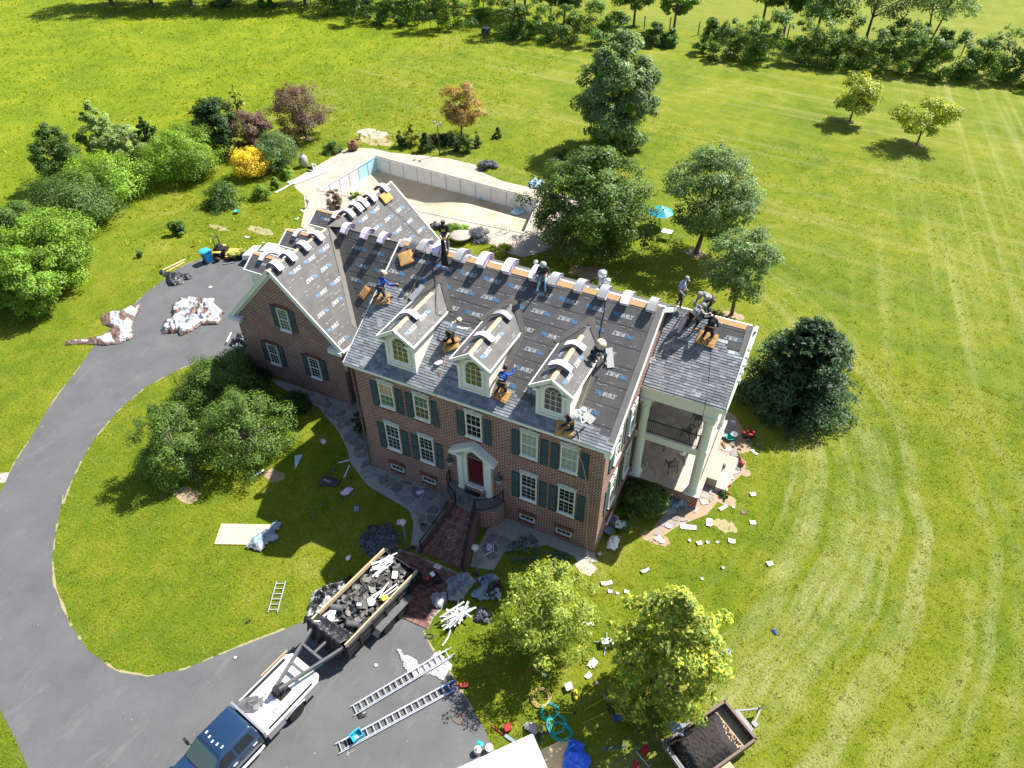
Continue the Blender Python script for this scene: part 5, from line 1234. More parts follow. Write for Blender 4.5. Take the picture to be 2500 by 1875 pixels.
# far hedge row along the field boundary
hr = [(zul, (960, 28), 70, .9), (zul, (1160, 30), 60, .9), (zul, (1440, 60), 90, 1.1), (zul, (1570, 95), 110, 1.2), (zul, (1665, 100), 80, 1.1), (zul, (1760, 105), 90, 1.2), (zul, (1860, 130), 110, 1.3), (zul, (1960, 125), 120, 1.3), (zul, (2070, 90), 80, 1.2), (zul, (2160, 155), 110, 1.2),
      (zur, (30, 160), 90, 1.0), (zur, (120, 170), 110, 1.1), (zur, (230, 180), 100, 1.0), (zur, (340, 190), 120, 1.0), (zur, (440, 185), 90, 1.0), (zur, (610, 195), 70, .9), (zur, (680, 200), 55, .9), (zur, (850, 225), 80, 1.2), (zur, (930, 250), 100, 1.1), (zur, (1030, 255), 110, 1.1), (zur, (1120, 265), 120, 1.3),
      (zur, (1230, 265), 110, 1.1), (zur, (1330, 275), 120, 1.1), (zur, (1430, 285), 120, 1.2), (zur, (1540, 300), 110, 1.1), (zur, (1640, 235), 100, 1.0), (zur, (1680, 310), 120, 1.2), (zur, (1790, 320), 120, 1.1), (zur, (1890, 335), 120, 1.1), (zur, (1985, 335), 110, 1.1), (zur, (2080, 340), 130, 1.2), (zur, (2180, 350), 110, 1.2), (zur, (2270, 370), 120, 1.2), (zur, (1760, 190), 60, 1.0), (zur, (1860, 230), 70, .9)]
ORD = 'first second third fourth fifth sixth seventh eighth ninth tenth eleventh twelfth thirteenth fourteenth fifteenth sixteenth seventeenth eighteenth nineteenth twentieth'.split(); ORD += ['twenty ' + o for o in ORD[:9]] + ['thirtieth'] + ['thirty ' + o for o in ORD[:9]]
hr.sort(key=lambda e: e[0](*e[1])[0])
for i, (zf, q, wd, hh) in enumerate(hr):
    B = G(zf(*q)); s = mpp(B) * zf(1, 0)[0] - 0; s = mpp(B) * (zf(1, 0)[0] - zf(0, 0)[0]); r = wd * s * .74
    tree('hedge_shrub', f'wild shrub of the far hedge row, {ORD[i]} from the left', B, r * 1.9 * hh, r, .0, 2600, .34, 'leaf_hedge' if i % 3 else 'leaf_green', 'mound', cat='shrub', trunk=.05, seed=200 + i, limbs=3, group='wild shrubs of the far hedge row', clumps=34, cr=.30, var=.4, tip=.2)
ht = [(zul, (1660, 20), 9, 3.0, 'leaf_green', 'slim'), (zul, (1870, 40), 8, 2.6, 'leaf_hedge', 'slim'), (zul, (2205, 40), 9, 2.8, 'leaf_green', 'slim'), (zur, (10, 75), 9, 2.6, 'leaf_hedge', 'slim'), (zur, (55, 85), 8, 2.6, 'leaf_green', 'slim'), (zur, (165, 105), 8, 2.8, 'leaf_green', 'slim'), (zur, (225, 105), 6.5, 2.4, 'leaf_hedge', 'low crowned'), (zur, (525, 115), 7.5, 3.0, 'leaf_hedge', 'low crowned'), (zur, (697, 140), 7.0, 2.3, 'leaf_bright', 'neat round'),
      (zur, (1072, 140), 10, 3.2, 'leaf_green', 'slim'), (zur, (1172, 155), 9.5, 2.6, 'leaf_green', 'ivy clad'), (zur, (1305, 185), 9.5, 3.8, 'leaf_hedge', 'broad'), (zur, (1520, 200), 10.5, 4.4, 'leaf_silver', 'willowy'), (zur, (1790, 205), 11.5, 4.6, 'leaf_silver', 'forked')]
for i, (zf, q, h, r, mt, ds_) in enumerate(ht):
    B = G(zf(*q))
    tree('hedgerow_tree', f'{ds_} tree at the far field fence, {ORD[i]} from the left', B, h * 1.05, r * 1.4, .36, 6500, .36, mt, 'round', trunk=.20, seed=260 + i, limbs=10, group='trees along the far field fence', clumps=46, cr=.26, multi=2 if ds_ == 'forked' else 1, var=.4)
# trees just beyond the top left of the frame: their shade lies on the meadow
for i, q in enumerate([(40, 0), (130, 0), (220, 0), (310, 0), (400, 0), (480, 0), (620, 0), (720, 0), (820, 0)]):
    B = G(D(q[0], 40)) + Vector((7, 13, 0)); tree('field_tree', 'broad field tree along the top edge of the meadow', B, 13 + (i % 3), 6.0, .12, 5200, .6, 'leaf_green', 'round', trunk=.35, seed=290 + i, limbs=6, group='field trees at the top of the meadow', clumps=50, cr=.3)
# wire fence in front of the pasture
fn = thing('wire_fence', 'thin wooden post and wire fence before the far pasture', 'fence', (0, 0, 0))
fp = [G(zf(*q)) for zf, q in ((zul, (1245, 22)), (zul, (1345, 28)), (zul, (1660, 38)), (zul, (1875, 50)), (zul, (2090, 62)), (zur, (107, 88)), (zur, (335, 110)), (zur, (570, 128)), (zur, (680, 135)), (zur, (803, 152)), (zur, (928, 160)), (zur, (1188, 165)), (zur, (1465, 190)), (zur, (1700, 215)), (zur, (1940, 240)), (zur, (2200, 268)))]
for p in fp:
    m = MB(); m.tube([(p.x, p.y, -.1), (p.x + rnd.uniform(-.06, .06), p.y, 2.0)], .10, 6); m.build('post', 'old_wood', fn)
wi = MB()
for a, b in zip(fp[:-1], fp[1:]):
    for z in (.6, 1.1, 1.6): wi.bar(a + Vector((0, 0, z)), b + Vector((0, 0, z)), .015)
wi.build('wire', 'galv', fn)

# grass blades over the nearer lawns, and tufts further out
hard = [drive, pathA, pathB, pathC, walk, deck_poly]
def blades(name, n, xr, yr, hgt, wid, seed, mat='blade', keep=None):
    g = np.random.default_rng(seed)
    X, Y = g.uniform(*xr, n), g.uniform(*yr, n)
    # clumpy
    cx_, cy_ = g.uniform(*xr, n // 14), g.uniform(*yr, n // 14); k = g.integers(0, n // 14, n // 2)
    X[:n // 2] = cx_[k] + g.normal(size=n // 2) * .10; Y[:n // 2] = cy_[k] + g.normal(size=n // 2) * .10
    ok = np.ones(n, bool)
    for h_ in hard: ok &= ~inpoly_np(X, Y, h_)
    for (a, b, c, d) in ((-12.8, 3.8, 14.3, 16.7), (14.1, 5.0, 18.4, 12), (5.4, -4.2, 9, 0)): ok &= ~((X > a) & (X < c) & (Y > b) & (Y < d))
    # inside the view only
    Pw = np.stack([X, Y, np.zeros(n)], 1) - np.array(CAM_LOC); Q = Pw @ np.array(CM)
    uu = Q[:, 0] / -Q[:, 2] * FPX; vv = Q[:, 1] / -Q[:, 2] * FPX; ok &= (abs(uu) < 1300) & (abs(vv) < 985)
    X, Y = X[ok], Y[ok]; n = len(X); a = g.uniform(0, 6.283, n); h = hgt * g.uniform(.5, 1.5, n); w_ = wid * g.uniform(.6, 1.4, n); ln = g.uniform(.2, 1.1, n) * h
    b = g.uniform(0, 6.283, n); dx, dy = np.cos(a) * w_, np.sin(a) * w_; lx, ly = np.cos(b) * ln, np.sin(b) * ln; Z = np.zeros(n)
    co = np.stack([np.stack([X - dx, Y - dy, Z], 1), np.stack([X + dx, Y + dy, Z], 1), np.stack([X + lx + dx * .3, Y + ly + dy * .3, h], 1), np.stack([X + lx - dx * .3, Y + ly - dy * .3, h], 1)], 1).reshape(-1, 3)
    tt = g.uniform(.75, 1.3, n); dry = g.random(n) < .25
    tone = np.stack([tt, tt, tt], 1); tone[dry] *= np.array([1.7, 1.35, 1.7])
    o = bpy.data.objects.new(name, quads(name, co, tone, mat)); COL.objects.link(o)
    tag(o, 'short patchy lawn grass', 'grass', None, 'stuff')
blades('lawn_grass', 150000, (-30, 38), (-24, 24), .085, .018, 1)
blades('lawn_grass', 70000, (-60, 45), (16, 60), .10, .025, 2)
blades('meadow_grass', 70000, (-130, -20), (10, 110), .20, .05, 3, 'meadow_blade')
# ------------------------------------------------------------------ roofers
def ik(a, c, l1, l2, hint):
    a, c = V(a), V(c); d = c - a; L_ = min(d.length, (l1 + l2) * .995); dn = d.normalized(); c = a + dn * L_
    x = (l1 * l1 - l2 * l2 + L_ * L_) / (2 * L_); h = math.sqrt(max(0, l1 * l1 - x * x)); hn = V(hint) - dn * V(hint).dot(dn)
    if hn.length < 1e-4: hn = V((0, 1, 0))
    return a + dn * x + hn.normalized() * h, c
def person(label, loc, rz, pel, neck, head, hl, hr, fl, fr, cols, hat='cap', hatm='cloth_black', knee=(0, 1, .2), elbow=(0, -.3, -1), group='roofers at work on the house', belt=True, sc=1.1, toes=(0, 1, 0), foot_out=.3, hair=True, vox=.0125):
    T = thing('person', label, 'person', loc, rz, group); T.scale = (sc, sc, sc)
    pel, neck, head = V(pel), V(neck), V(head); S = []   # segments: p, q, r0, r1, material
    tz = (neck - pel).normalized(); side = V((1, 0, 0)); side = (side - tz * side.dot(tz)).normalized()
    chest = pel.lerp(neck, .62); waist = pel.lerp(neck, .28)
    S += [(pel, waist, .150, .140, 'legs'), (waist, chest, .140, .165, 'top'), (chest, neck - tz * .06, .165, .10, 'top')]
    for s in (-1, 1): S += [(pel + side * s * .07, waist + side * s * .06, .115, .11, 'legs'), (waist + side * s * .05, chest + side * s * .08, .11, .12, 'top'), (chest + side * s * .08, neck + side * s * .13 - tz * .07, .12, .075, 'top')]
    S += [(neck - tz * .04, neck.lerp(head, .6), .058, .055, 'skin'), (head - (head - neck).normalized() * .03, head + (head - neck).normalized() * .05, .095, .098, 'skin')]
    hd = (head - neck).normalized(); fw = V((0, 1, 0)); fw = (fw - hd * fw.dot(hd)).normalized(); sx = fw.cross(hd)
    S += [(head + fw * .03 - hd * .06, head + fw * .06 - hd * .075, .055, .04, 'skin'), (head + fw * .095, head + fw * .115 - hd * .022, .012, .017, 'skin')]
    for s in (-1, 1): S += [(head + sx * s * .092 - hd * .015, head + sx * s * .098 + hd * .02, .018, .02, 'skin')]
    for s, h in ((-1, hl), (1, hr)):
        sh = neck + side * s * .185 - tz * .085; e, wv = ik(sh, h, .295, .26, V(elbow) + side * s * .5)
        S += [(neck + side * s * .10 - tz * .07, sh, .08, .066, 'top'), (sh, e, .062, .046, 'top'), (e, wv, .047, .032, 'sleeve')]
        d = (wv - e).normalized(); up = V((0, 0, 1)) - d * d.z; up = up.normalized() if up.length > .1 else V((0, 1, 0)); lat = d.cross(up)
        S += [(wv, wv + d * .085, .034, .038, 'hand')]
        for k, ln in enumerate((.062, .075, .07, .052)):
            b0 = wv + d * .088 + lat * ((k - 1.5) * .024); b1 = b0 + d * ln * .55 - up * .012; b2 = b1 + d * ln * .30 - up * ln * .42
            S += [(b0 - d * .02, b1, .0125, .0115, 'hand'), (b1, b2, .0115, .010, 'hand')]
        t0 = wv + d * .03 + lat * s * -.036; S += [(t0, t0 + d * .045 + lat * s * -.03 - up * .01, .015, .0115, 'hand')]
    for s, f in ((-1, fl), (1, fr)):
        hp = pel + side * s * .10; an = V(f) + V((0, 0, .09)); k, an = ik(hp, an, .44, .42, V(knee) + V((s * .25, 0, 0)))
        S += [(hp, k, .098, .064, 'legs'), (k, an, .066, .045, 'shin'), (an, V(an) - V((0, 0, .03)), .048, .05, 'boot')]
        ft = V(toes) + V((s * foot_out, 0, 0)); ft.normalize(); h0 = an - V((0, 0, .045)); S += [(h0 - ft * .05, h0 + ft * .09, .045, .046, 'boot'), (h0 + ft * .09, h0 + ft * .17, .046, .034, 'boot')]
    m = MB()
    for p, q, a, b, _ in S:
        p, q = V(p), V(q); d = q - p
        if d.length < .003: q = p + V((0, 0, .004))
        d = (q - p).normalized()
        m.tube([p - d * a * .95, p - d * a * .6, p, q, q + d * b * .6, q + d * b * .95], [a * .3, a * .8, a, b, b * .8, b * .3], 10)
    o = m.build('body', 'skin', T); md = o.modifiers.new('r', 'REMESH'); md.mode = 'VOXEL'; md.voxel_size = vox; md.use_smooth_shade = True
    bpy.context.view_layer.update()
    me = bpy.data.meshes.new_from_object(o.evaluated_get(bpy.context.evaluated_depsgraph_get())); o.modifiers.clear(); o.data = me
    order = ['skin', 'top', 'sleeve', 'legs', 'shin', 'boot', 'hand']; me.materials.clear()
    base = dict(skin='skin', top='cloth_blue', sleeve=None, legs='cloth_jean', shin=None, boot='boot', hand='skin'); base.update(cols)
    base['sleeve'] = base['sleeve'] or base['top']; base['shin'] = base['shin'] or base['legs']
    for k in order: me.materials.append(MATS[base[k]])
    nv = len(me.vertices); co = np.empty(nv * 3, np.float32); me.vertices.foreach_get('co', co); co = co.reshape(-1, 3)
    best = np.full(nv, 9e9); mi = np.zeros(nv, int)
    for p, q, a, b, k in S:
        p, q = np.array(p), np.array(q); d = q - p; L2 = max(1e-9, d @ d); t = np.clip(((co - p) @ d) / L2, 0, 1); dist = np.linalg.norm(co - p - t[:, None] * d, axis=1) / (a + (b - a) * t)
        w_ = dist < best; best[w_] = dist[w_]; mi[w_] = order.index(k)
    npol = len(me.polygons); ls = np.empty(npol, np.int32); me.polygons.foreach_get('loop_start', ls); lv = np.empty(len(me.loops), np.int32); me.loops.foreach_get('vertex_index', lv)
    me.polygons.foreach_set('material_index', mi[lv[ls]].astype(np.int32)); me.polygons.foreach_set('use_smooth', [True] * npol)
    ey = MB()
    for s in (-1, 1): ey.sphere(head + sx * s * .035 + fw * .088 + hd * .012, .013, 6)
    ey.build('eyes', 'eye', T)
    M_ = Matrix((sx, fw, hd)).transposed()
    if hat == 'straw':
        h = MB(); h.lathe((0, 0, 0), [(.24, .055), (.20, .045), (.115, .055), (.108, .10), (.10, .145), (.06, .175), (0, .168)], 18)
        h.v = [tuple(head + M_ @ (V(p) + V((0, -.01, .0)))) for p in h.v]; h.build('hat', hatm, T, True)
        b = MB(); b.lathe((0, 0, 0), [(.118, .058), (.112, .085)], 18); b.v = [tuple(head + M_ @ (V(p) + V((0, -.01, .0)))) for p in b.v]; b.build('hat_band', 'leather', T)
    elif hat in ('cap', 'bucket'):
        h = MB(); h.lathe((0, 0, 0), [(.108, .02), (.110, .06), (.09, .11), (.05, .135), (0, .14)] if hat == 'cap' else [(.165, .0), (.112, .045), (.108, .09), (.09, .13), (0, .14)], 14)
        if hat == 'cap': h.add([(-.07, .09, .035), (.07, .09, .035), (.05, .19, .02), (-.05, .19, .02), (-.07, .09, .025), (.07, .09, .025), (.05, .19, .012), (-.05, .19, .012)], [(0, 1, 2, 3), (4, 7, 6, 5), (0, 4, 5, 1), (1, 5, 6, 2), (2, 6, 7, 3), (3, 7, 4, 0)])
        h.v = [tuple(head + M_ @ V(p)) for p in h.v]; h.build('hat', hatm, T, True)
    elif hat == 'hood':
        h = MB(); h.sphere(head + hd * .01 - fw * .02, .135, 12, 0, (1, 1.05, 1.1), M_); h.sphere(neck - fw * .03, .12, 10, 0, (1.2, 1, .7), M_); h.build('hood', hatm, T, True)
    if hair and hat != 'hood':
        h = MB(); h.lathe((0, 0, 0), [(.104, -.06), (.108, .02), (.09, .08)], 12, 0, None, math.pi * 1.05, math.pi * 1.95); h.v = [tuple(head + M_ @ V(p)) for p in h.v]; h.build('hair', 'hair_dark', T, True)
    if belt:
        b = MB(); bc = pel + tz * .10; tx = side; ty = tz.cross(tx)
        b.tube([bc + tx * .185 * math.cos(a) + ty * .165 * math.sin(a) for a in [2 * math.pi * i / 14 for i in range(15)]], .025, 6)
        for s in (-1, 1): b.box(bc + tx * s * .20 - tz * .09, (.07, .16, .18), 0, 0, Matrix((tx, ty, tz)).transposed())
        b.build('tool_belt', 'leather', T)
    T['pel'] = 0; del T['pel']
    return T
def face(dx, dy): return math.atan2(-dx, dy)
KNEEL = dict(pel=(0, -.02, .46), neck=(0, .26, .94), head=(0, .36, 1.12), hl=(-.34, .52, .66), hr=(.36, .55, .72), fl=(-.15, -.36, .02), fr=(.15, -.36, .02), knee=(0, 1, -.9), toes=(0, -.35, -.8), foot_out=.05)
def pad(loc, rz, label, k, sz=(.82, .62, .14), mat='foam_orange', up=.0):
    p = MB(); hx, hy, hz = sz[0] / 2, sz[1] / 2, sz[2]
    g = random.Random(int(loc[0] * 100)); nx, ny = 6, 5; top = []
    for j in range(ny + 1):
        for i in range(nx + 1): x, y = -hx + sz[0] * i / nx, -hy + sz[1] * j / ny; e = min(i, nx - i, j, ny - j); top.append((x, y, hz - (.025 if e == 0 else 0) - g.uniform(0, .012)))
    n = len(top); fs = [(j * (nx + 1) + i, j * (nx + 1) + i + 1, (j + 1) * (nx + 1) + i + 1, (j + 1) * (nx + 1) + i) for j in range(ny) for i in range(nx)]
    ring = [i for i in range(nx + 1)] + [(j * (nx + 1) + nx) for j in range(1, ny + 1)] + [ny * (nx + 1) + i for i in range(nx - 1, -1, -1)] + [j * (nx + 1) for j in range(ny - 1, 0, -1)]
    p.add(top + [(top[i][0], top[i][1], 0) for i in ring], fs + [(ring[i], n + i, n + (i + 1) % len(ring), ring[(i + 1) % len(ring)]) for i in range(len(ring))] + [tuple(n + i for i in range(len(ring)))])
    o = solo('foam_pad', p, 'foam_orange', label, 'foam pad', loc, 0, 'orange roofing foam pads', True)
    rot = Matrix.Rotation(math.atan(k), 3, 'X') @ Matrix.Rotation(rz, 3, 'Z'); o.rotation_euler = rot.to_euler(); o.data.polygons.foreach_set('use_smooth', [False] * len(o.data.polygons))
    return o
up_ = V((0, 0, .045))
def roofer(p, rz, label, cols, pose, k=KM, **kw): return person(label, V(p) + up_, rz, **{**pose, **kw}, cols=cols)
# standing on the ridge in the black printed T-shirt
p1 = pmain(zA(1895, 425)); T = person('man in black T-shirt with yellow print standing on the ridge with a felt strip', (p1.x, 5.93, 12.22), face(.35, -1), pel=(0, 0, .93), neck=(0, .05, 1.45), head=(0, .13, 1.60), hl=(-.16, .36, .98), hr=(.10, .38, .98), fl=(-.13, .02, 0), fr=(.13, -.02, 0), cols=dict(top='black_shirt', sleeve='cloth_white', legs='cloth_khaki'), hat='cap', hatm='cloth_black')
vs, fs = text_mesh('301', .13, 0, .012); pm = MB(); wv = max(v[0] for v in vs)
pm.add([V((wv / 2 - v[0], .222 - .02 * abs(v[0] - wv / 2) / .1, 1.20 + v[1])) for v in vs], fs); pm.build('shirt_print', 'tool_yellow', T)
f = MB(); A_ = V((p1.x + .12, 5.50, 13.22)); ps = []
for j in range(9):
    t = j / 8
    for i in range(7): u = i / 6 - .5; wd = .18 + .30 * t; ps.append((p1.x + .13 + .22 * t + u * wd, 5.52 - .30 * t + .05 * math.sin(i * 2.1) * (1 - .5 * t), 13.20 - (13.20 - zmain(5.22) - .06) * t))
f.add(ps, [(j * 7 + i, j * 7 + i + 1, j * 7 + i + 8, j * 7 + i + 7) for j in range(8) for i in range(6)]); o = solo('felt_strip', f, 'felt_black', 'black felt strip hanging from the hands of the standing man', 'felt', smooth=True); sm = o.modifiers.new('s', 'SOLIDIFY'); sm.thickness = .012
def back_print(T, pel, neck, seed):
    g = random.Random(seed); m = MB(); a, b = V(pel), V(neck); tz = (b - a).normalized(); c = a.lerp(b, .66); bn = V((1, 0, 0)).cross(tz); 
    if bn.y > 0: bn = -bn
    for k in range(7):
        x, z = g.uniform(-.08, .08), g.uniform(-.06, .09); r = g.uniform(.02, .045); m.add([c + bn * .178 + V((1, 0, 0)) * (x + r * math.cos(q)) + tz * (z + r * .6 * math.sin(q)) for q in [2 * math.pi * i / 8 for i in range(8)]], [tuple(range(8))])
    m.bar(c + bn * .182 + V((-.10, 0, 0)) + tz * -.12, c + bn * .182 + V((.10, 0, 0)) + tz * -.12, .012, .03); m.build('shirt_print', 'cloth_white', T)
def at_main(q): return pmain(q)
p = at_main(zA(745, 1270)); pad(p + V((.10, .0, .05)), R(20), 'orange foam pad under the blue shirted roofer at the left rake', KM)
T = roofer(p + V((0, .05, .12)), R(-6), 'roofer in blue shirt and wide straw hat kneeling at the left rake', dict(top='cloth_blue', legs='cloth_jean'), KNEEL, hat='straw', hatm='straw_hat', hr=(.62, .40, .72), head=(0, .32, 1.14)); back_print(T, KNEEL['pel'], KNEEL['neck'], 1)
m = MB(); m.bar((0, 0, 0), (.12, .22, -.10), .06, .09); m.bar((.10, .18, -.10), (.16, .14, -.22), .05, .05); m.cyl((.0, .0, .02), (-.08, -.1, 0), .03, 8); solo('nail_gun', m, 'steel_black', 'dark nail gun in the hand of the roofer at the left rake', 'nail gun', p + V((.62, .40, .86)))
p = at_main(zD(1330, 610)); pad(p + V((.05, -.02, .05)), R(35), 'orange foam pad between the first and second dormer', KM)
T = roofer(p + V((-.02, .05, .12)), R(-22), 'roofer in pale shirt and light hat kneeling between the first two dormers', dict(top='cloth_white', legs='cloth_black'), KNEEL, hat='bucket', hatm='straw_hat', hr=(.40, .75, .62), neck=(.04, .34, .90), head=(.10, .47, 1.05))
p = at_main(z2(1385, 795)); pad(p + V((.02, -.02, .05)), R(-8), 'orange foam pad right of the middle dormer', KM)
T = roofer(p + V((-.05, .08, .12)), R(-4), 'roofer in blue printed shirt and dark cap kneeling right of the middle dormer', dict(top='cloth_blue', legs='cloth_black'), KNEEL, hat='cap', hatm='cloth_darkgrey', hr=(.22, .70, .95)); back_print(T, KNEEL['pel'], KNEEL['neck'], 2)
p = at_main(z3(790, 1235))
T = person('roofer in dark blue and straw hat squatting right of the third dormer', p + V((-.12, .1, .06)), face(.45, -.8), pel=(0, -.18, .42), neck=(0, .10, .86), head=(0, .22, 1.0), hl=(-.10, .42, .52), hr=(.14, .44, .50), fl=(-.24, .18, -.06), fr=(.22, .22, -.10), cols=dict(top='cloth_navy', legs='cloth_jean', boot='boot_tan'), hat='straw', hatm='straw_hat', knee=(0, .6, 1))
bl = MB(); bl.sphere((0, 0, .18), .26, 12, 0, (1, .8, .75)); bl.tube([(-.2, 0, .1), (0, -.05, .42), (.2, 0, .1)], .02, 5); solo('tool_bag', bl, 'cloth_navy', 'dark blue tool bag beside the squatting roofer', 'bag', p + V((-.62, .12, .10)), smooth=True)
p = at_main(z2(1965, 1110)); pad(p + V((-.08, .0, .05)), R(10), 'orange foam pad at the right end of the eave', KM, (.85, .75, .12))
T = roofer(p + V((.12, .10, .10)), R(-40), 'roofer in white hooded shirt crouching at the right end of the eave', dict(top='cloth_white', legs='cloth_navy', boot='boot'), KNEEL, hat='hood', hatm='cloth_white', pel=(0, -.05, .48), neck=(0, .40, .74), head=(0, .58, .78), hl=(-.2, .62, .40), hr=(.3, .60, .42))
p = V((PY(z3(285, 470), 5.9).x, 5.85, 12.22))
T = person('roofer in pale blue hat sitting on the ridge with legs down the slope', p, face(.25, -1), pel=(0, -.05, .15), neck=(0, .10, .66), head=(0, .20, .82), hl=(-.22, .42, .42), hr=(.22, .46, .42), fl=(-.22, .62, -.46), fr=(.16, .66, -.46), cols=dict(top='cloth_darkgrey', legs='cap_teal', shin='cap_teal', boot='boot'), hat='bucket', hatm='cap_teal', knee=(0, .5, 1))
p = V((PY(z3(1490, 755), 8.84).x, 8.84, 10.5))
T = person('man in grey blue shirt and cap standing on the porch ridge', p, face(1, -.12), pel=(0, 0, .92), neck=(0, .06, 1.44), head=(0, .16, 1.60), hl=(-.24, .18, .90), hr=(.22, .20, .90), fl=(-.11, -.12, 0), fr=(.11, .14, 0), cols=dict(top='cloth_greyblue', legs='cloth_black', shin='cloth_darkgrey', boot='cloth_grey', hand='cloth_grey'), hat='cap', hatm='cloth_grey')
p = pporch(zE(600, 800))
T = person('roofer in checked shirt bending with one arm raised on the porch roof', p + up_, R(-28), pel=(0, .02, .80), neck=(.05, .42, 1.14), head=(.08, .58, 1.20), hl=(-.22, .50, 1.62), hr=(.35, .78, .84), fl=(-.16, -.05, 0), fr=(.18, .10, .07), cols=dict(top='plaid', legs='cloth_black', boot='boot_tan'), hat='hood', hatm='cloth_grey')
f = MB(); ps = []
for j in range(9):
    t = j / 8
    for i in range(5): ps.append((-.55 * t + .05 * (i - 2) * (1 - t), .10 * (i - 2) * (.4 + t * .8) + .1, 1.55 - 1.25 * t ** 1.3 + .12 * math.sin(t * 3) + .02 * i))
f.add(ps, [(j * 5 + i, j * 5 + i + 1, j * 5 + i + 6, j * 5 + i + 5) for j in range(8) for i in range(4)]); o = solo('shingle_strip', f, 'shingle_top', 'grey shingle strip lifted by the roofer in the checked shirt', 'shingle', p + V((-.05, .38, .05)), 0, None, True); o.modifiers.new('s', 'SOLIDIFY').thickness = .012
f = MB(); ps = []
for j in range(8):
    t = j / 7
    for i in range(4): ps.append(((i - 1.5) * .10 * (1 - .5 * t) - .12 * t, -.65 * t + .03 * math.sin(i * 2), .32 * (1 - t) ** 1.5 + .05 - .40 * t + .03 * (i % 2)))
f.add(ps, [(j * 4 + i, j * 4 + i + 1, j * 4 + i + 5, j * 4 + i + 4) for j in range(7) for i in range(3)]); o = solo('wrapper_sheet', f, 'cloth_pink', 'lilac wrapper sheet hanging by the legs of the checked shirt roofer', 'wrapper', pporch(zE(520, 640)) + up_, 0, None, True); o.modifiers.new('s', 'SOLIDIFY').thickness = .008
p = V((PY(zE(935, 520), 9.25).x, 9.25, zporch(9.25) + .06))
T = person('roofer in grey hooded shirt stooping behind the porch ridge', p, face(-.8, -.6), pel=(0, -.05, .85), neck=(0, .40, 1.16), head=(0, .58, 1.18), hl=(-.2, .66, .66), hr=(.2, .62, .70), fl=(-.14, -.05, 0), fr=(.14, .08, 0), cols=dict(top='cloth_grey', legs='cloth_jean', boot='boot'), hat='hood', hatm='cloth_grey')
p = pporch(zE(930, 960)); pad(p + V((0, 0, .05)), R(-4), 'orange foam pad on the porch roof', KP, (.95, .75, .13))
T = roofer(p + V((0, .06, .12)), R(-6), 'roofer all in black with black cap kneeling on the porch roof', dict(top='black_shirt', legs='cloth_black', boot='boot'), KNEEL, k=KP, hat='cap', hatm='cloth_black', hl=(-.55, .42, .88), hr=(.36, .40, .62))
p = pmain(zA(1205, 540)); pad(p + V((0, 0, .05)), R(38), 'loose orange foam pad below the ridge on the felt', KM, (.78, .78, .16))
p = pgar(z1(1235, 205)); o = pad(p + V((.02, 0, .05)), 0, 'loose orange foam pad high on the garage wing roof', 0, (.7, .95, .18)); o.rotation_euler = (R(0), math.atan(KG), 0)
p = plink(zA(455, 1160)); pad(p + V((0, 0, .08)), R(70), 'orange foam pad leaning by the little link dormer', 1.0, (.8, .5, .12))
# ------------------------------------------------------------------ bundles of shingles draped over the ridges
def bundle_meshes(k, L_=1.0, wd=.34, th=.085, lift=0.0, soft=.16):
    """arched slab across a ridge along local x, slope k down both sides along local y"""
    n = 12; prof = []
    for i in range(n + 1):
        y = -L_ / 2 + L_ * i / n; ang = math.atan(k); s = abs(y)
        z = -math.sin(ang) * max(0, math.sqrt(s * s + soft * soft) - soft); yy = y * (1 - (1 - math.cos(ang)) * min(1, s / .25))
        prof.append((yy, z))
    def ring(off): 
        out = []
        for i, (y, z) in enumerate(prof):
            a, b = prof[max(0, i - 1)], prof[min(n, i + 1)]; d = V((0, b[0] - a[0], b[1] - a[1])).normalized(); nn = V((0, -d.z, d.y)); out.append(V((0, y, z)) + nn * off)
        return out
    W = MB(); lo, hi = ring(lift + .012), ring(lift + th)
    for x0, x1 in ((-wd / 2, wd / 2),):
        for i in range(n):
            a = [V((x0, p.y, p.z)) for p in (lo[i], lo[i + 1], hi[i + 1], hi[i])]; b = [V((x1, p.y, p.z)) for p in (lo[i], lo[i + 1], hi[i + 1], hi[i])]
            W.add([a[3], a[2], b[2], b[3]], [(0, 1, 2, 3)]); W.add([a[0], a[1], b[1], b[0]], [(3, 2, 1, 0)])
        for i in (0, n): W.add([V((x0, lo[i].y, lo[i].z)), V((x1, lo[i].y, lo[i].z)), V((x1, hi[i].y, hi[i].z)), V((x0, hi[i].y, hi[i].z))], [(0, 1, 2, 3)])
    E_ = MB()
    nl = 5
    for s in (-1, 1):
        for q in range(nl):
            l0, l1 = ring(lift + .012 + (th - .014) * q / nl), ring(lift + .012 + (th - .014) * (q + .8) / nl); x = s * (wd / 2 - .004 - .004 * (q % 2))
            E_.add([V((x, p.y, p.z)) for p in l0 + l1], [(i, i + 1, n + 2 + i, n + 1 + i) for i in range(n)])
    return W, E_
BM = {}
def bundle(loc, rz, k, level, label, top='wrap_pink', wd=.34, L_=1.0, th=.085, sk=0.0):
    key = (round(k, 2), level, top, wd, L_, th)
    if key not in BM:
        W, E_ = bundle_meshes(k, L_, wd, th, .05 + level * (th + .004)); BM[key] = (W.mesh('wrapper', top), E_.mesh('shingle_edges', 'wrap_purple', False, False))
    T = thing('shingle_bundle', label, 'shingle bundle', loc, rz + sk, 'shingle bundles along the ridges')
    part('wrapper', BM[key][0], T); part('shingle_edges', BM[key][1], T)
    return T
ord_ = ('first', 'second', 'third', 'fourth', 'fifth', 'sixth', 'seventh', 'eighth', 'ninth', 'tenth', 'eleventh', 'twelfth')
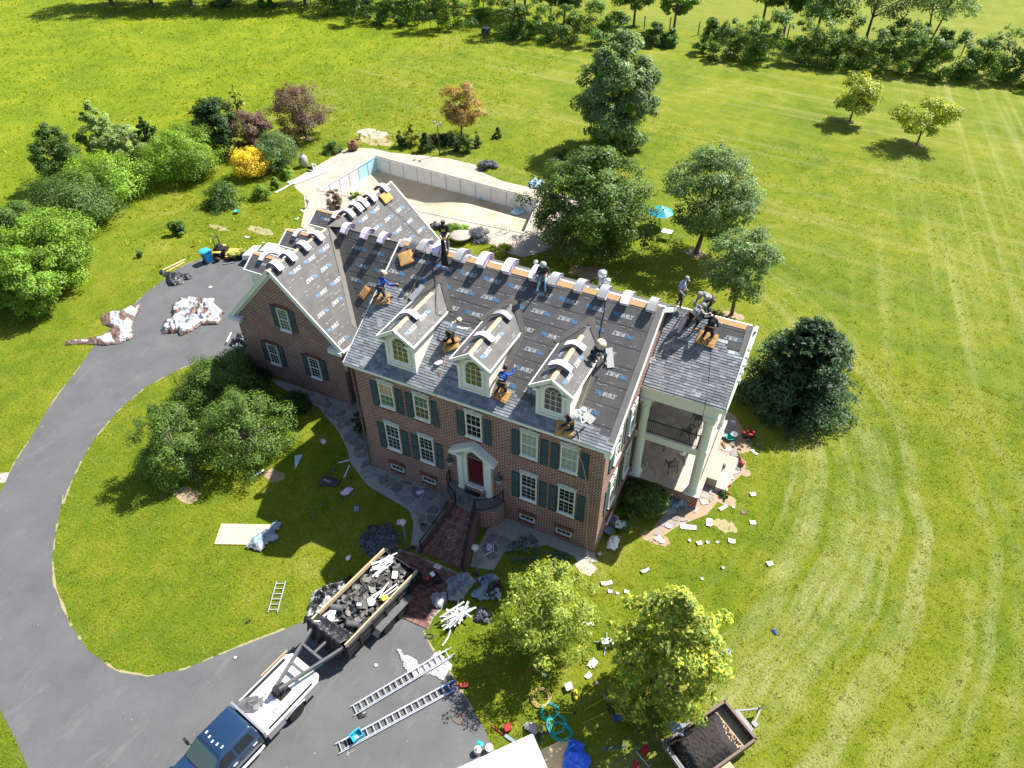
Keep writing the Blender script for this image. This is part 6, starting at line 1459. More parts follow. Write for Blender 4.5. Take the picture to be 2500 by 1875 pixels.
def stack(loc, rz, k, n, where, tops=None, **kw):
    for j in range(n):
        tp = 'wrap_pink' if j < n - 1 or not tops else tops
        lv = 'topmost' if j == n - 1 and n > 1 else ('lowest' if j == 0 and n > 1 else ('middle' if n == 3 and j == 1 else ('only' if n == 1 else ord_[j])))
        bundle(loc, rz, k, j, f'{"grey topped" if tp != "wrap_pink" else "lilac"} shingle bundle, {lv} of the {where}', tp, sk=rnd.uniform(-.05, .05), **kw)
mr = [(zA(1500, 320), 2, 'shingle_top', 'pile next to the loose strips'), (zA(1770, 330), 3, None, 'pile just left of the standing man'), (z1(1810, 610), 2, 'shingle_top', 'pile just right of the standing man'), (z1(1990, 670), 3, None, 'second pile right of the standing man'),
      (z1(2185, 735), 3, None, 'third pile right of the standing man'), (z3(210, 440), 3, None, 'pile beside the man sitting on the ridge'), (z3(378, 480), 2, 'shingle_top', 'pile right of the man sitting on the ridge'), (z3(610, 545), 2, 'shingle_top', 'pile left of the flue pipes'), (z3(825, 605), 2, 'shingle_top', 'pile in front of the flue pipes'), (z3(1030, 660), 2, None, 'pile right of the flue pipes'), (z3(1265, 715), 2, 'shingle_top', 'pile at the right end of the main ridge')]
for q, n, tp, wh in mr:
    x = PY(q, 5.75).x; stack((x, 5.95, 12.23), 0, KM, n, wh, tp, L_=1.02, wd=.42, th=.125)
for q, wh in ((zA(130, 60), 'leftmost pile on the link ridge'), (zA(480, 130), 'middle pile on the link ridge'), (zA(780, 190), 'rightmost pile on the link ridge')):
    x = PY(q, 9.8).x; stack((x, 9.92, 9.23), 0, .95, 3, wh, None, L_=1.0, wd=.40, th=.10)
for q, wh in ((zB(630, 1560), 'nearest pile on the garage ridge'), (zB(870, 1390), 'second pile on the garage ridge'), (zB(1110, 1180), 'third pile on the garage ridge'), (zB(1360, 1000), 'fourth pile on the garage ridge'), (zB(1920, 570), 'fifth pile on the garage ridge, grey topped'), (zB(2070, 460), 'sixth pile on the garage ridge'), (z1(1060, 245), 'seventh pile on the garage ridge'), (z1(1125, 205), 'eighth pile on the garage ridge'), (z1(1215, 105), 'farthest pile on the garage ridge')):
    y = PX(q, -8.4).y; stack((-8.53, y, 9.32), R(90), KG, 2, wh, 'shingle_top' if 'grey' in wh else None, L_=1.15, wd=.45, th=.10)
for q, yr, wh in ((zB(410, 1400), 6.0, 'nearest garage side dormer'), (zB(1020, 980), 9.3, 'middle garage side dormer'), (zB(1710, 640), 12.45, 'farthest garage side dormer')):
    x = PY(q, yr - .1).x; stack((x, yr, 8.43), 0, .62, 1, wh, None, L_=1.0, wd=.34)
for x, ys in ((3.0, ((1.45, 1, 'first front dormer'),)), (7.165, ((1.45, 1, 'middle front dormer, lower'), (3.4, 1, 'middle front dormer, upper'))), (11.34, ((.95, 2, 'third front dormer, lower pile'), (2.7, 1, 'third front dormer, upper')))):
    for y, n, wh in ys: stack((x, y, 11.23), R(90), .66, n, wh, 'shingle_top' if wh == 'middle front dormer, upper' else None, L_=1.05, wd=.36)
# loose strips over the ridge at the left end and loose shingles lying about
def strips(loc, rz, k, label, wd=.30, L_=.9, top='shingle_top', level=0):
    W, E_ = bundle_meshes(k, L_, wd, .02, .045 + level * .03); o = solo('shingle_strip', W, top, label, 'shingle', loc, rz, 'loose shingle strips over the ridge')
    return o
for q, lb, w_, tp in ((zA(1150, 280), 'single grey shingle strip over the left end of the ridge', .26, 'shingle_top'), (zA(1330, 290), 'dark shingle strips over the ridge beside the wrapped piles', .46, 'felt_mix2'), (zA(1630, 340), 'brownish shingle strip left of the standing man', .26, 'shingle_top'), (z1(1850, 665), 'grey shingle strip right of the standing man', .34, 'shingle_top')):
    if tp == 'felt_mix2': tp = 'steel_grey'
    strips((PY(q, 5.8).x, 5.95, 12.23), rnd.uniform(-.06, .06), KM, lb, w_, 1.0, tp)
def flat_shingle(p, k, rz, label, sz=(.95, .32), mat='shingle_top', sx=0.0, curl=.0, up=.055, cat='shingle', group=None, name='shingle', tn=None):
    m = MB(); n = 6; vs = []
    for i in range(n + 1):
        t = i / n - .5; z = curl * (2 * t) ** 2
        for y in (-.5, .5):
            for h in (0, .012): vs.append((sz[0] * t, sz[1] * y, z + h))
    fs = []
    for i in range(n):
        a = 4 * i; b = a + 4; fs += [(a + 1, b + 1, b + 3, a + 3), (a, a + 2, b + 2, b), (a, b, b + 1, a + 1), (a + 2, a + 3, b + 3, b + 2)]
    fs += [(0, 1, 3, 2), (4 * n, 4 * n + 2, 4 * n + 3, 4 * n + 1)]; m.add(vs, fs, 0, tn)
    o = solo(name, m, mat, label, cat, V(p) + V((0, 0, up)), 0, group)
    o.rotation_euler = (Matrix.Rotation(sx, 3, 'Y') @ Matrix.Rotation(math.atan(k), 3, 'X') @ Matrix.Rotation(rz, 3, 'Z')).to_euler(); return o
for zf, q, rz, lb, sz, mt in ((z3, (880, 1200), R(-65), 'long pale shingle strip right of the squatting roofer', (1.0, .33), 'stone_lintel'), (z3, (785, 1280), R(88), 'dark shingle strip below the squatting roofer', (1.0, .33), 'steel_grey'), (z2, (2140, 985), R(-20), 'pale shingle lying on the felt above the right eave', (.9, .4), 'stone_lintel'), (z2, (285, 150), R(-55), 'grey shingle piece on the shingles by the first dormer', (.5, .3), 'shingle_top'), (z2, (145, 500), R(80), 'shingle piece leaning at the left eave', (.5, .32), 'shingle_top'),
                               (zA, (1385, 1150), R(72), 'pale shingle strip at the side of the first dormer', (1.0, .35), 'shingle_top'), (z2, (820, 610), R(-35), 'scrap of shingle by the pink wrapper', (.3, .12), 'rust_brown')):
    flat_shingle(pmain(zf(*q)), KM, rz, lb, sz, mt)
for q, rz, lb, sz in ((z3(1255, 1220), R(35), 'pale shingle on the porch roof near the brick wall', (.42, .3)), (z3(1330, 1320), R(-30), 'grey shingle in the middle left of the porch roof', (.45, .32)), (z3(1655, 1520), R(-10), 'pale shingle at the lower edge of the porch roof', (.48, .32))): flat_shingle(pporch(q), KP, rz, lb, sz, 'stone_lintel' if 'pale' in lb else 'shingle_top')
def rag(p, label, mat, sz=.22, seed=1, name='wrapper_scrap', cat='wrapper', group=None, ht=.5):
    g = random.Random(seed); m = MB(); n = 6; vs = []
    for j in range(n + 1):
        for i in range(n + 1):
            u, v = i / n - .5, j / n - .5; d = math.hypot(u, v); vs.append((sz * (u + g.uniform(-.07, .07)) * 1.5, sz * (v + g.uniform(-.07, .07)), .012 + sz * ht * max(0, .6 - d) * g.uniform(.2, 1.0)))
    m.add(vs, [(j * (n + 1) + i, j * (n + 1) + i + 1, (j + 1) * (n + 1) + i + 1, (j + 1) * (n + 1) + i) for j in range(n) for i in range(n) if not (i in (0, n - 1) and j in (0, n - 1) and g.random() < .7)])
    return solo(name, m, mat, label, cat, p, g.uniform(0, 6), group)
rag(pmain(z2(820, 505)) + V((0, 0, .06)), 'crumpled pink wrapper on the shingles between two dormers', 'cloth_pink', .32, 5, ht=1.0)
# ropes and hoses over the roof (safety lines)
def rope(pts, label, mat='rope_tan', r=.014, name='safety_rope', cat='rope', group='safety ropes and hoses on the roof'):
    ps = [V(p) for p in pts]; out = []
    for i in range(len(ps) - 1):
        for k in range(5): t = k / 5; p0, p1, p2, p3 = ps[max(0, i - 1)], ps[i], ps[i + 1], ps[min(len(ps) - 1, i + 2)]; out.append(.5 * ((2 * p1) + (p2 - p0) * t + (2 * p0 - 5 * p1 + 4 * p2 - p3) * t * t + (3 * p1 - p0 - 3 * p2 + p3) * t ** 3))
    m = MB(); m.tube(out + [ps[-1]], r, 5); return solo(name, m, mat, label, cat, group=group)
lf = V((0, 0, .075))
rope([pmain(q) + lf for q in (zA(1640, 400), zA(1560, 640), zA(1380, 950), zA(1180, 1320), zA(1060, 1460))], 'tan rope running from the ridge past the first dormer', 'rope_tan', .018)
rope([pmain(q) + lf for q in (zA(1690, 480), zA(1690, 760))] + [pmain(zA(1735, 980)) + V((0, 0, .12)), V((3.45, 3.2, 11.0)), V((3.9, 2.6, 10.72)), pmain(z1(1690, 1130)) + lf, pmain(z1(1640, 1290)) + lf, pmain(zD(1110, 520)) + lf, pmain(zD(1190, 580)) + lf], 'dark hose draped over the first dormer roof', 'rope_dark', .020)
rope([pmain(q) + lf for q in (zD(1275, 680), zD(1230, 850), zD(1180, 1080), zD(1110, 1300), zD(1060, 1460))] + [V((PY(zD(1062, 1500), -.42).x, -.42, 8.0)), V((PY(zD(1062, 1500), -.42).x, -.30, 6.4))], 'tan rope hanging over the eave between two dormers', 'rope_tan', .016)
rope([pmain(q) + lf for q in (z3(848, 660), z3(835, 780), z3(815, 880), z3(790, 1010))], 'rope from the flue pipes down to the squatting roofer', 'rope_dark', .022)
rope([pmain(q) + lf for q in (z3(745, 1260), z3(700, 1400), z3(655, 1530), z3(610, 1650), z2(2085, 900))], 'rope beside the third dormer', 'rope_tan', .018)
rope([pmain(z2(2060, 1110)) + lf, pmain(z2(2080, 1180)) + lf, V((PY(z4(1905, 20), -.5).x, -.5, 7.9)), PY(z4(1950, 330), -.25), PY(z4(1985, 600), -.2), PY(z4(1970, 900), -.25), G(z4(1985, 1060), .04), G(z4(2010, 1090), .03)], 'tan hose hanging down the brick front at the right', 'rope_tan', .022)
rope([pporch(q) + lf for q in (zE(990, 1110), zE(985, 1300), zE(965, 1620), z3(1745, 1580))] + [PY(z5(1030, 330), 5.0), PY(z5(1000, 470), 5.1), PY(z5(985, 640), 5.2)], 'thin dark line down the porch roof', 'rope_dark', .012)
rope([pgar(q) + V((.05, 0, .08)) for q in (z1(1245, 260), z1(1380, 380), z1(1540, 540))], 'thin dark line down the garage wing roof', 'rope_dark', .014)
# ------------------------------------------------------------------ pick-up truck, gooseneck trailer, other trailers, ladders, mower
def wheel(parent, c, r, wd, ax='x', name='wheel'):
    rot = Matrix.Rotation(R(90), 3, 'Y'); w_ = part(name, None, parent, c)
    m = MB(); m.lathe((0, 0, 0), [(r * .60, -wd / 2), (r * .93, -wd / 2), (r, -wd * .36), (r, wd * .36), (r * .93, wd / 2), (r * .60, wd / 2)], 22, 0, rot)
    for k in range(22): a = 2 * math.pi * k / 22; m.box(V((0, math.cos(a) * r, math.sin(a) * r)), (wd * .7, .02, .05), 0, 0, Matrix.Rotation(a, 3, 'X'))
    m.build('tyre', 'rubber', w_)
    m = MB()
    for s in (-1, 1): m.lathe((0, 0, 0), [(0, s * wd * .30), (r * .18, s * wd * .34), (r * .2, s * wd * .26), (r * .48, s * wd * .22), (r * .58, s * wd * .46), (r * .62, s * wd * .46)], 18, 0, rot)
    for k in range(6): a = 2 * math.pi * k / 6; m.sphere((wd * .3, math.cos(a) * r * .33, math.sin(a) * r * .33), r * .05, 6)
    m.build('rim', 'rim_grey', w_); return w_
TR = thing('pickup_truck', 'dark blue crew cab pickup with a white flatbed body, front cut by the frame', 'truck', (4.73, -12.35, 0), face(-.168, -.986))
def frust(m, a, b, mi=0): m.add(list(a) + list(b), [(3, 2, 1, 0), (4, 5, 6, 7)] + [(i, (i + 1) % 4, (i + 1) % 4 + 4, i + 4) for i in range(4)], mi)
m = MB(); m.prism([(-.96, 2.98, .50), (-.96, 2.98, 1.22), (-.96, 5.35, 1.24), (-.96, 6.6, 1.14), (-.96, 6.85, .95), (-.96, 6.85, .45)], (1.92, 0, 0))
frust(m, [(-.93, 2.99, 1.22), (.93, 2.99, 1.22), (.93, 5.40, 1.23), (-.93, 5.40, 1.23)], [(-.75, 3.10, 1.93), (.75, 3.10, 1.93), (.74, 4.66, 1.95), (-.74, 4.66, 1.95)])
frust(m, [(-.75, 3.10, 1.93), (.75, 3.10, 1.93), (.74, 4.66, 1.95), (-.74, 4.66, 1.95)], [(-.68, 3.20, 1.995), (.68, 3.20, 1.995), (.66, 4.55, 2.01), (-.66, 4.55, 2.01)])
bo = m.build('body', 'truck_blue', TR); bv = bo.modifiers.new('b', 'BEVEL'); bv.width = .045; bv.segments = 3; bv.limit_method = 'ANGLE'; bo.data.polygons.foreach_set('use_smooth', [True] * len(bo.data.polygons))
def gq(pts, th=.01):
    m = MB(); pts = [V(p) for p in pts]; n = (pts[1] - pts[0]).cross(pts[2] - pts[0]).normalized(); return m, pts, n
def glassq(name, pts, mat, out, parent=TR):
    m, p, n = gq(pts); n = n if n.dot(V(out)) > 0 else -n; m.prism([q + n * .012 for q in p], n * -.03); return m.build(name, mat, parent)
glassq('windscreen', [(-.84, 5.34, 1.29), (.84, 5.34, 1.29), (.70, 4.74, 1.88), (-.70, 4.74, 1.88)], 'windscreen', (0, 1, 1))
glassq('rear_window', [(-.78, 2.995, 1.32), (.78, 2.995, 1.32), (.70, 3.075, 1.85), (-.70, 3.075, 1.85)], 'glass_car', (0, -1, .2))
for s in (-1, 1):
    glassq('side_window', [(s * .905, 3.25, 1.32), (s * .905, 4.05, 1.32), (s * .785, 4.05, 1.82), (s * .785, 3.35, 1.82)], 'glass_car', (s, 0, .3))
    glassq('side_window', [(s * .905, 4.18, 1.32), (s * .905, 5.05, 1.32), (s * .78, 4.68, 1.83), (s * .785, 4.18, 1.82)], 'glass_car', (s, 0, .3))
    d = MB(); d.bb((s * .955, 3.15, .62), (s * .968, 4.08, 1.18)); dd = d.build('door', 'truck_blue', TR); h = MB(); h.bb((s * .968, 3.25, 1.02), (s * 1.0, 3.45, 1.06)); h.build('handle', 'chrome', dd)
    d = MB(); d.bb((s * .955, 4.14, .62), (s * .968, 5.15, 1.18)); dd = d.build('door', 'truck_blue', TR); h = MB(); h.bb((s * .968, 4.24, 1.02), (s * 1.0, 4.44, 1.06)); h.build('handle', 'chrome', dd)
    mr_ = MB(); mr_.bar((s * .93, 4.95, 1.3), (s * 1.22, 5.0, 1.34), .05); mr_.bb((s * 1.14, 4.95, 1.22), (s * 1.34, 5.06, 1.58)); mr_.build('mirror', 'rubber', TR)
    st_ = MB(); st_.tube([(s * 1.02, 3.1, .42), (s * 1.06, 3.3, .45), (s * 1.06, 5.0, .45), (s * 1.02, 5.2, .42)], .06, 8); st_.build('step_bar', 'chrome', TR, True)
    wheel(TR, (s * .86, 5.85, .40), .40, .27)
    wheel(TR, (s * .90, 1.35, .40), .40, .42)
    hl_ = MB(); hl_.bb((s * .55, 6.84, .78), (s * .92, 6.88, 1.0)); hl_.build('headlight', 'lamp_glass', TR)
for x in (-.5, -.25, 0, .25, .5):
    l = MB(); l.box((x, 4.42 - abs(x) * .18, 2.02), (.06, .12, .045)); l.build('roof_lamp', 'chrome', TR)
m = MB(); m.bb((-1.08, .0, .90), (1.08, 2.82, 1.02)); m.prism([(-1.08, .0, .90), (1.08, 0, .90), (.86, -.26, .90), (-.86, -.26, .90)], (0, 0, .12)); m.build('flatbed', 'bed_white', TR)
m = MB()
for s in (-1, 1):
    for y0, y1 in ((-.05, .80), (1.92, 2.8)): m.prism([(s * 1.10, y0, .52), (s * 1.10, y1, .52), (s * 1.10, y1, .98), (s * 1.10, y0, .98)], (-s * .35, 0, 0))
    m.prism([(s * 1.10, .80, .80), (s * 1.10, 1.92, .80), (s * 1.10, 1.92, .98), (s * 1.10, .80, .98)], (-s * .35, 0, 0))
    m.tube([(s * 1.11, .83 + 1.05 * t, .78 + .10 * math.sin(math.pi * t)) for t in [i / 10 for i in range(11)]], .035, 6); m.build('tool_box', 'galv', TR); m = MB()
m = MB(); m.bb((-1.10, 2.83, .90), (1.10, 2.93, 1.38)); m.build('headboard', 'galv', TR)
m = MB(); m.bb((.86, .15, 1.021), (1.0, 2.6, 1.05)); m.bb((-1.0, .2, 1.021), (-.9, 2.6, 1.04)); m.bb((-.45, .9, 1.021), (.20, 1.55, 1.03)); m.build('bed_recess', 'steel_black', TR)
for x, y in ((-.55, 1.95), (.35, 1.8)): r_ = MB(); r_.tube([(x + .06 * math.cos(a), y + .09 * math.sin(a), 1.035) for a in [2 * math.pi * i / 10 for i in range(11)]], .014, 5); r_.build('tie_ring', 'steel_black', TR)
M_ = Matrix.Rotation(TR.rotation_euler[2], 3, 'Z')
rag(TR.location + M_ @ V((.55, 2.45, 1.03)), 'grey netting and straps heaped at the front corner of the flatbed', 'steel_grey', .75, 3, 'strap_heap', 'straps', None, .5)
bdn = MB(); bdn.box((1.16, .55, 1.0), (.06, 1.5, .16)); o = bdn.build('side_board', 'old_wood', TR)

GT = thing('gooseneck_trailer', 'black gooseneck dump trailer heaped with torn roofing', 'trailer', (5.1, -10.67, 0), face(.17, .985))
def gl_(x, y, z): return GT.location + Matrix.Rotation(GT.rotation_euler[2], 3, 'Z') @ V((x, y, z))
m = MB(); m.bb((-1.10, .03, .66), (1.10, 4.87, .76)); m.build('deck', 'steel_black', GT)
for s in (-1, 1):
    m = MB(); m.bb((s * 1.07, 0, .62), (s * 1.13, 4.9, 1.50))
    for y in (.05, .85, 1.7, 2.55, 3.4, 4.2, 4.85): m.bb((s * 1.13, y - .05, .62), (s * 1.20, y + .05, 1.50))
    m.bb((s * 1.12, 0, 1.42), (s * 1.21, 4.9, 1.50)); m.bb((s * 1.12, 0, 1.02), (s * 1.17, 4.9, 1.10)); m.build('side_panel', 'steel_black', GT)
    m = MB(); m.bb((s * 1.075, .02, 1.50), (s * 1.135, 4.88, 1.76)); m.build('side_board', 'lumber' if s < 0 else 'grey_wood', GT)
    m = MB(); m.bb((s * 1.07, .02, 1.762), (s * 1.14, 4.88, 1.775)); m.build('board_edge', 'lumber', GT)
    m = MB(); m.bb((s * 1.14, 1.75, .80), (s * 1.52, 3.95, .84)); m.prism([(s * 1.14, 1.75, .84), (s * 1.52, 1.75, .84), (s * 1.52, 1.50, .62), (s * 1.14, 1.50, .62)], (0, 0, -.04)); m.prism([(s * 1.14, 3.95, .84), (s * 1.52, 3.95, .84), (s * 1.52, 4.2, .62), (s * 1.14, 4.2, .62)], (0, 0, -.04)); m.build('mudguard', 'steel_grey', GT)
    for y in (2.36, 3.32): wheel(GT, (s * 1.33, y, .39), .39, .26)
m = MB(); m.bb((-1.12, -.06, .62), (1.12, .0, 1.5)); m.build('front_panel', 'steel_black', GT)
m = MB(); m.bb((-1.12, 4.90, .62), (1.12, 4.96, 1.5)); m.bb((1.0, 4.96, .6), (1.2, 5.1, 1.5)); m.bb((-1.2, 4.96, .6), (-1.0, 5.1, 1.5)); m.build('tailgate', 'steel_black', GT)
for s in (-1, 1):
    m = MB(); m.bar((s * .95, .05, 1.15), (s * .95, -.10, 1.42), .12); m.bar((s * .97, -.05, 1.42), (.06 + s * .10, -3.05, 1.52), .12, .17); nk = m.build('neck_beam', 'steel_grey', GT)
m = MB(); m.bar((-.62, -1.0, 1.46), (.62, -1.0, 1.46), .10, .14); m.bar((-.36, -1.9, 1.48), (.42, -1.9, 1.48), .12, .10); m.bar((.1, -.95, 1.46), (.1, -.3, 1.40), .10); m.build('neck_brace', 'steel_grey', GT)
m = MB(); m.cyl((.06, -3.12, 1.06), (.06, -3.12, 1.62), .11, 14); m.cyl((.06, -3.12, 1.62), (.06, -3.12, 1.66), .14, 14); m.build('coupler', 'steel_black', GT)
m = MB(); m.tube([(.06 + .28 * math.cos(a), -3.0 + .34 * math.sin(a), 1.10 + .25 * max(0, math.sin(a + 1))) for a in [i * .55 for i in range(11)]], .02, 6); m.build('safety_cable', 'steel_black', GT)
simple('print_green', (0.05, 0.25, 0.19), 0.5, 0.15, 7)
vs, fs = text_mesh('GATORMADE', .17, 0, .01); wv = max(v[0] for v in vs)
a_, b_ = V((.97, -.30, 1.425)), V((.42, -2.10, 1.485)); u_ = (b_ - a_).normalized(); n_ = V((-u_.y, u_.x, 0)).normalized(); n_ = n_ if n_.x > 0 else -n_
m = MB(); m.add([b_ + n_ * .068 + V((0, 0, -.075)) - u_ * (v[0] * .98 + .02) + V((0, 0, 1)) * v[1] for v in vs], fs); m.build('lettering', 'print_green', GT)
# load: bed of waste, then torn pieces one by one
g = np.random.default_rng(5); vs, fs = [], []; nx, ny = 16, 34
for j in range(ny + 1):
    for i in range(nx + 1):
        u, v = i / nx, j / ny; h = 1.15 + .32 * math.sin(math.pi * u) * (.55 + .45 * math.sin(math.pi * min(1, v * 1.05))) + g.normal() * .05
        vs.append((-1.06 + 2.12 * u, .05 + 4.8 * v, h))
fs = [(j * (nx + 1) + i, j * (nx + 1) + i + 1, (j + 1) * (nx + 1) + i + 1, (j + 1) * (nx + 1) + i) for j in range(ny) for i in range(nx)]
m = MB(); m.add(vs, fs, 0, .5); o = m.build('roofing_rubble', 'felt_mix'); o.location = GT.location; o.rotation_euler = GT.rotation_euler; tag(o, 'bed of dark torn roofing waste inside the black trailer', 'rubble', None, 'stuff')
pms = []
for k in range(16):
    r_ = random.Random(k); n = 7; pts = [V((math.cos(a) * r_.uniform(.10, .24), math.sin(a) * r_.uniform(.08, .20), 0)) for a in [2 * math.pi * i / n for i in range(n)]]
    bx, by = r_.uniform(-2.2, 2.2), r_.uniform(-2.2, 2.2)
    f3 = lambda p, z: V((p.x, p.y, z + bx * p.x * p.x + by * p.y * p.y))
    m = MB(); t = (.5, .8, 1.1, 1.4, 1.9, 2.6)[k % 6]
    ring = [f3(p, 0) for p in pts]; mid = [f3(p * .5, .004) for p in pts]
    m.add(ring + mid + [V((0, 0, .005))], [(i, (i + 1) % n, n + (i + 1) % n, n + i) for i in range(n)] + [(n + i, n + (i + 1) % n, 2 * n) for i in range(n)], 0, (t, t * .98, t * .96))
    pms.append(m.mesh('roofing_piece', 'felt_mix', False, False))
for k in range(270):
    x, y = rnd.uniform(-.98, .98), rnd.uniform(.25, 4.75); h = 1.20 + .36 * math.cos(x * 1.45) * (.55 + .45 * math.sin(math.pi * min(1, y / 4.8)))
    o = bpy.data.objects.new('roofing_piece', pms[rnd.randrange(16)]); COL.objects.link(o); o.location = gl_(x, y, h + rnd.uniform(-.02, .12)); o.rotation_euler = (rnd.gauss(0, .38), rnd.gauss(0, .38), rnd.uniform(0, 6.28)); s = rnd.uniform(.65, 1.35); o.scale = (s, s, s)
    tag(o, 'torn dark roofing piece in the heap on the black trailer', 'roofing scrap', 'torn roofing pieces heaped in the trailer')
for k in range(26):
    m = MB(); l = rnd.uniform(.5, 1.1); m.box((0, 0, 0), (l, rnd.uniform(.04, .09), .02)); x, y = (rnd.uniform(-.95, -.2), rnd.uniform(3.7, 4.7)) if k < 15 else ((rnd.uniform(.3, .9), rnd.uniform(2.5, 3.4)) if k < 21 else (rnd.uniform(-.9, -.3), rnd.uniform(.3, .8)))
    o = solo('trim_strip', m, 'white_plastic', 'white trim strip thrown on the trailer load', 'trim strip', gl_(x, y, 1.62 + rnd.uniform(-.03, .06)), 0, 'white trim strips on the trailer load'); o.rotation_euler = (rnd.gauss(0, .12), rnd.gauss(0, .12), GT.rotation_euler[2] + R(70) + rnd.gauss(0, .35))
for lb, mt, x, y, sz in (('white board on the load near the tailgate', 'white_plastic', .35, 4.1, (.38, .26, .02)), ('white board on the load near the black cover', 'white_plastic', -.55, .72, (.32, .6, .03)), ('small white card in the middle of the load', 'white_plastic', .1, 1.9, (.22, .16, .02)), ('lime green plastic scrap at the right edge of the load', 'tool_yellow', .85, 2.85, (.34, .26, .10))):
    m = MB(); m.box((0, 0, 0), sz); o = solo('load_scrap', m, mt, lb, 'scrap', gl_(x, y, 1.66)); o.rotation_euler = (rnd.gauss(0, .15), rnd.gauss(0, .15), rnd.uniform(0, 3))
m = MB(); m.lathe((0, 0, 0), [(.09, -.06), (.2, -.05), (.2, .05), (.09, .06)], 14); o = solo('flashing_roll', m, 'white_plastic', 'white roll of flashing on the trailer load', 'roll', gl_(.45, 2.35, 1.62)); o.rotation_euler = (.3, .2, 0)
for x, y in ((-.62, 1.15), (.62, 1.0)):
    m = MB(); m.tube([(0, (.05 + .011 * a) * math.cos(a), (.05 + .011 * a) * math.sin(a)) for a in [.5 * i for i in range(30)]], .003, 4) if False else m.lathe((0, 0, 0), [(.10, -.28), (.17, -.28), (.17, .28), (.10, .28)], 14, 0, Matrix.Rotation(R(90), 3, 'Y'))
    solo('felt_roll', m, 'steel_grey', f'rolled black felt at the {"left" if x < 0 else "right"} front of the trailer load', 'felt roll', gl_(x, y, 1.66), R(20), smooth=False)
# black cover sagging over the front end
vs = []; nx, ny = 26, 22
for j in range(ny + 1):
    for i in range(nx + 1):
        u, v = i / nx, j / ny; x = -1.28 + 2.2 * u; s = v * 2.0
        y, z = (.62 - s, 1.80 - .10 * math.sin(math.pi * s / .7)) if s < .70 else (-.10 - .16 * (s - .7), 1.74 - (s - .70) * .85)
        f = .05 * math.sin(u * 34 + v * 3 + 1.5 * math.sin(u * 9)) * (.4 + v); vs.append((x + .03 * math.sin(v * 14), y - f - .25 * (1 - u) * (s < .7) * (1 - s), max(.35, z + f * .6 - .20 * abs(u - .5) * v + .10 * math.sin(u * 6 + v * 5) * v)))
m = MB(); m.add(vs, [(j * (nx + 1) + i, j * (nx + 1) + i + 1, (j + 1) * (nx + 1) + i + 1, (j + 1) * (nx + 1) + i) for j in range(ny) for i in range(nx)])
o = solo('trailer_cover', m, 'tarp_black', 'black cover bunched over the front of the loaded trailer', 'tarp', GT.location, GT.rotation_euler[2], None, True); o.modifiers.new('s', 'SOLIDIFY').thickness = .012

# ladders
def ladder(a, b, wd, z0, z1_, nr, label, dbl=True):
    a, b = V((a[0], a[1], z0)), V((b[0], b[1], z1_)); T = thing('ladder', label, 'ladder', (a.x, a.y, 0)); d = (b - a).normalized(); n = V((d.y, -d.x, 0)).normalized(); o = V((a.x, a.y, 0))
    for s in (-1, 1):
        m = MB(); m.bar(a - o + n * s * wd / 2, b - o + n * s * wd / 2, .035, .085)
        if dbl: m.bar(a - o + n * s * (wd / 2 - .045) + d * .25 + V((0, 0, .04)), b - o + n * s * (wd / 2 - .045) + d * .18 + V((0, 0, .04)), .03, .075)
        m.build('rail', 'alu', T)
    r_ = MB()
    rm = MB(); rm.bar(V((0, 0, 0)) - n * wd / 2, n * wd / 2, .035, .035); me = rm.mesh('rung', 'alu')
    for k in range(nr): part('rung', me, T, a.lerp(b, (k + .5) / nr) - o + V((0, 0, .02)))
    return T
la = [G(zt2(*q), .1) for q in ((200, 835), (240, 905), (1080, 320), (1125, 385), (70, 1170), (100, 1250), (1100, 610), (1150, 680))]
ladder((la[0] + la[1]) / 2, (la[2] + la[3]) / 2, .45, .08, .16, 17, 'long aluminium extension ladder lying over the pale tarp')
ladder((la[4] + la[5]) / 2, (la[6] + la[7]) / 2, .45, .08, .10, 18, 'long aluminium extension ladder with the blue crate on it')
lb = [G(zt(*q)) for q in ((858, 345), (914, 350), (783, 575), (868, 560))]
ladder((lb[2] + lb[3]) / 2, (lb[0] + lb[1]) / 2, .46, .05, .05, 6, 'short silver ladder section lying on the lawn', False)
c = G(zt2(262, 1095), .25); T = thing('crate', 'open blue plastic crate standing on the lower ladder', 'crate', (c.x, c.y, .15), R(68))
m = MB()
for (x0, y0, x1, y1) in ((-.25, -.18, .25, -.15), (-.25, .15, .25, .18), (-.25, -.15, -.22, .15), (.22, -.15, .25, .15)): m.bb((x0, y0, 0), (x1, y1, .26))
m.bb((-.25, -.18, 0), (.25, .18, .02)); m.build('body', 'crate_blue', T)
for s in (-1, 1): h = MB(); h.bb((-.27, s * .18 - .02, .24), (.27, s * .18 + .02, .28)); h.build('rim', 'bin_lid', T)
lb_ = MB(); lb_.bb((-.1, -.06, .021), (.12, .07, .04)); lb_.build('box_label', 'white_plastic', T)
c = G(zt2(1095, 660), .15); T = thing('ladder_bracket', 'bright blue steel bracket at the end of the lower ladder', 'bracket', (c.x, c.y, 0), R(-32))
m = MB()
for x in (-.16, .16): m.bar((x, -.35, .17), (x, .35, .17), .04)
for y in (-.30, -.05, .22): m.bar((-.26, y, .17), (.26, y, .17), .035)
m.build('frame', 'tool_blue', T)

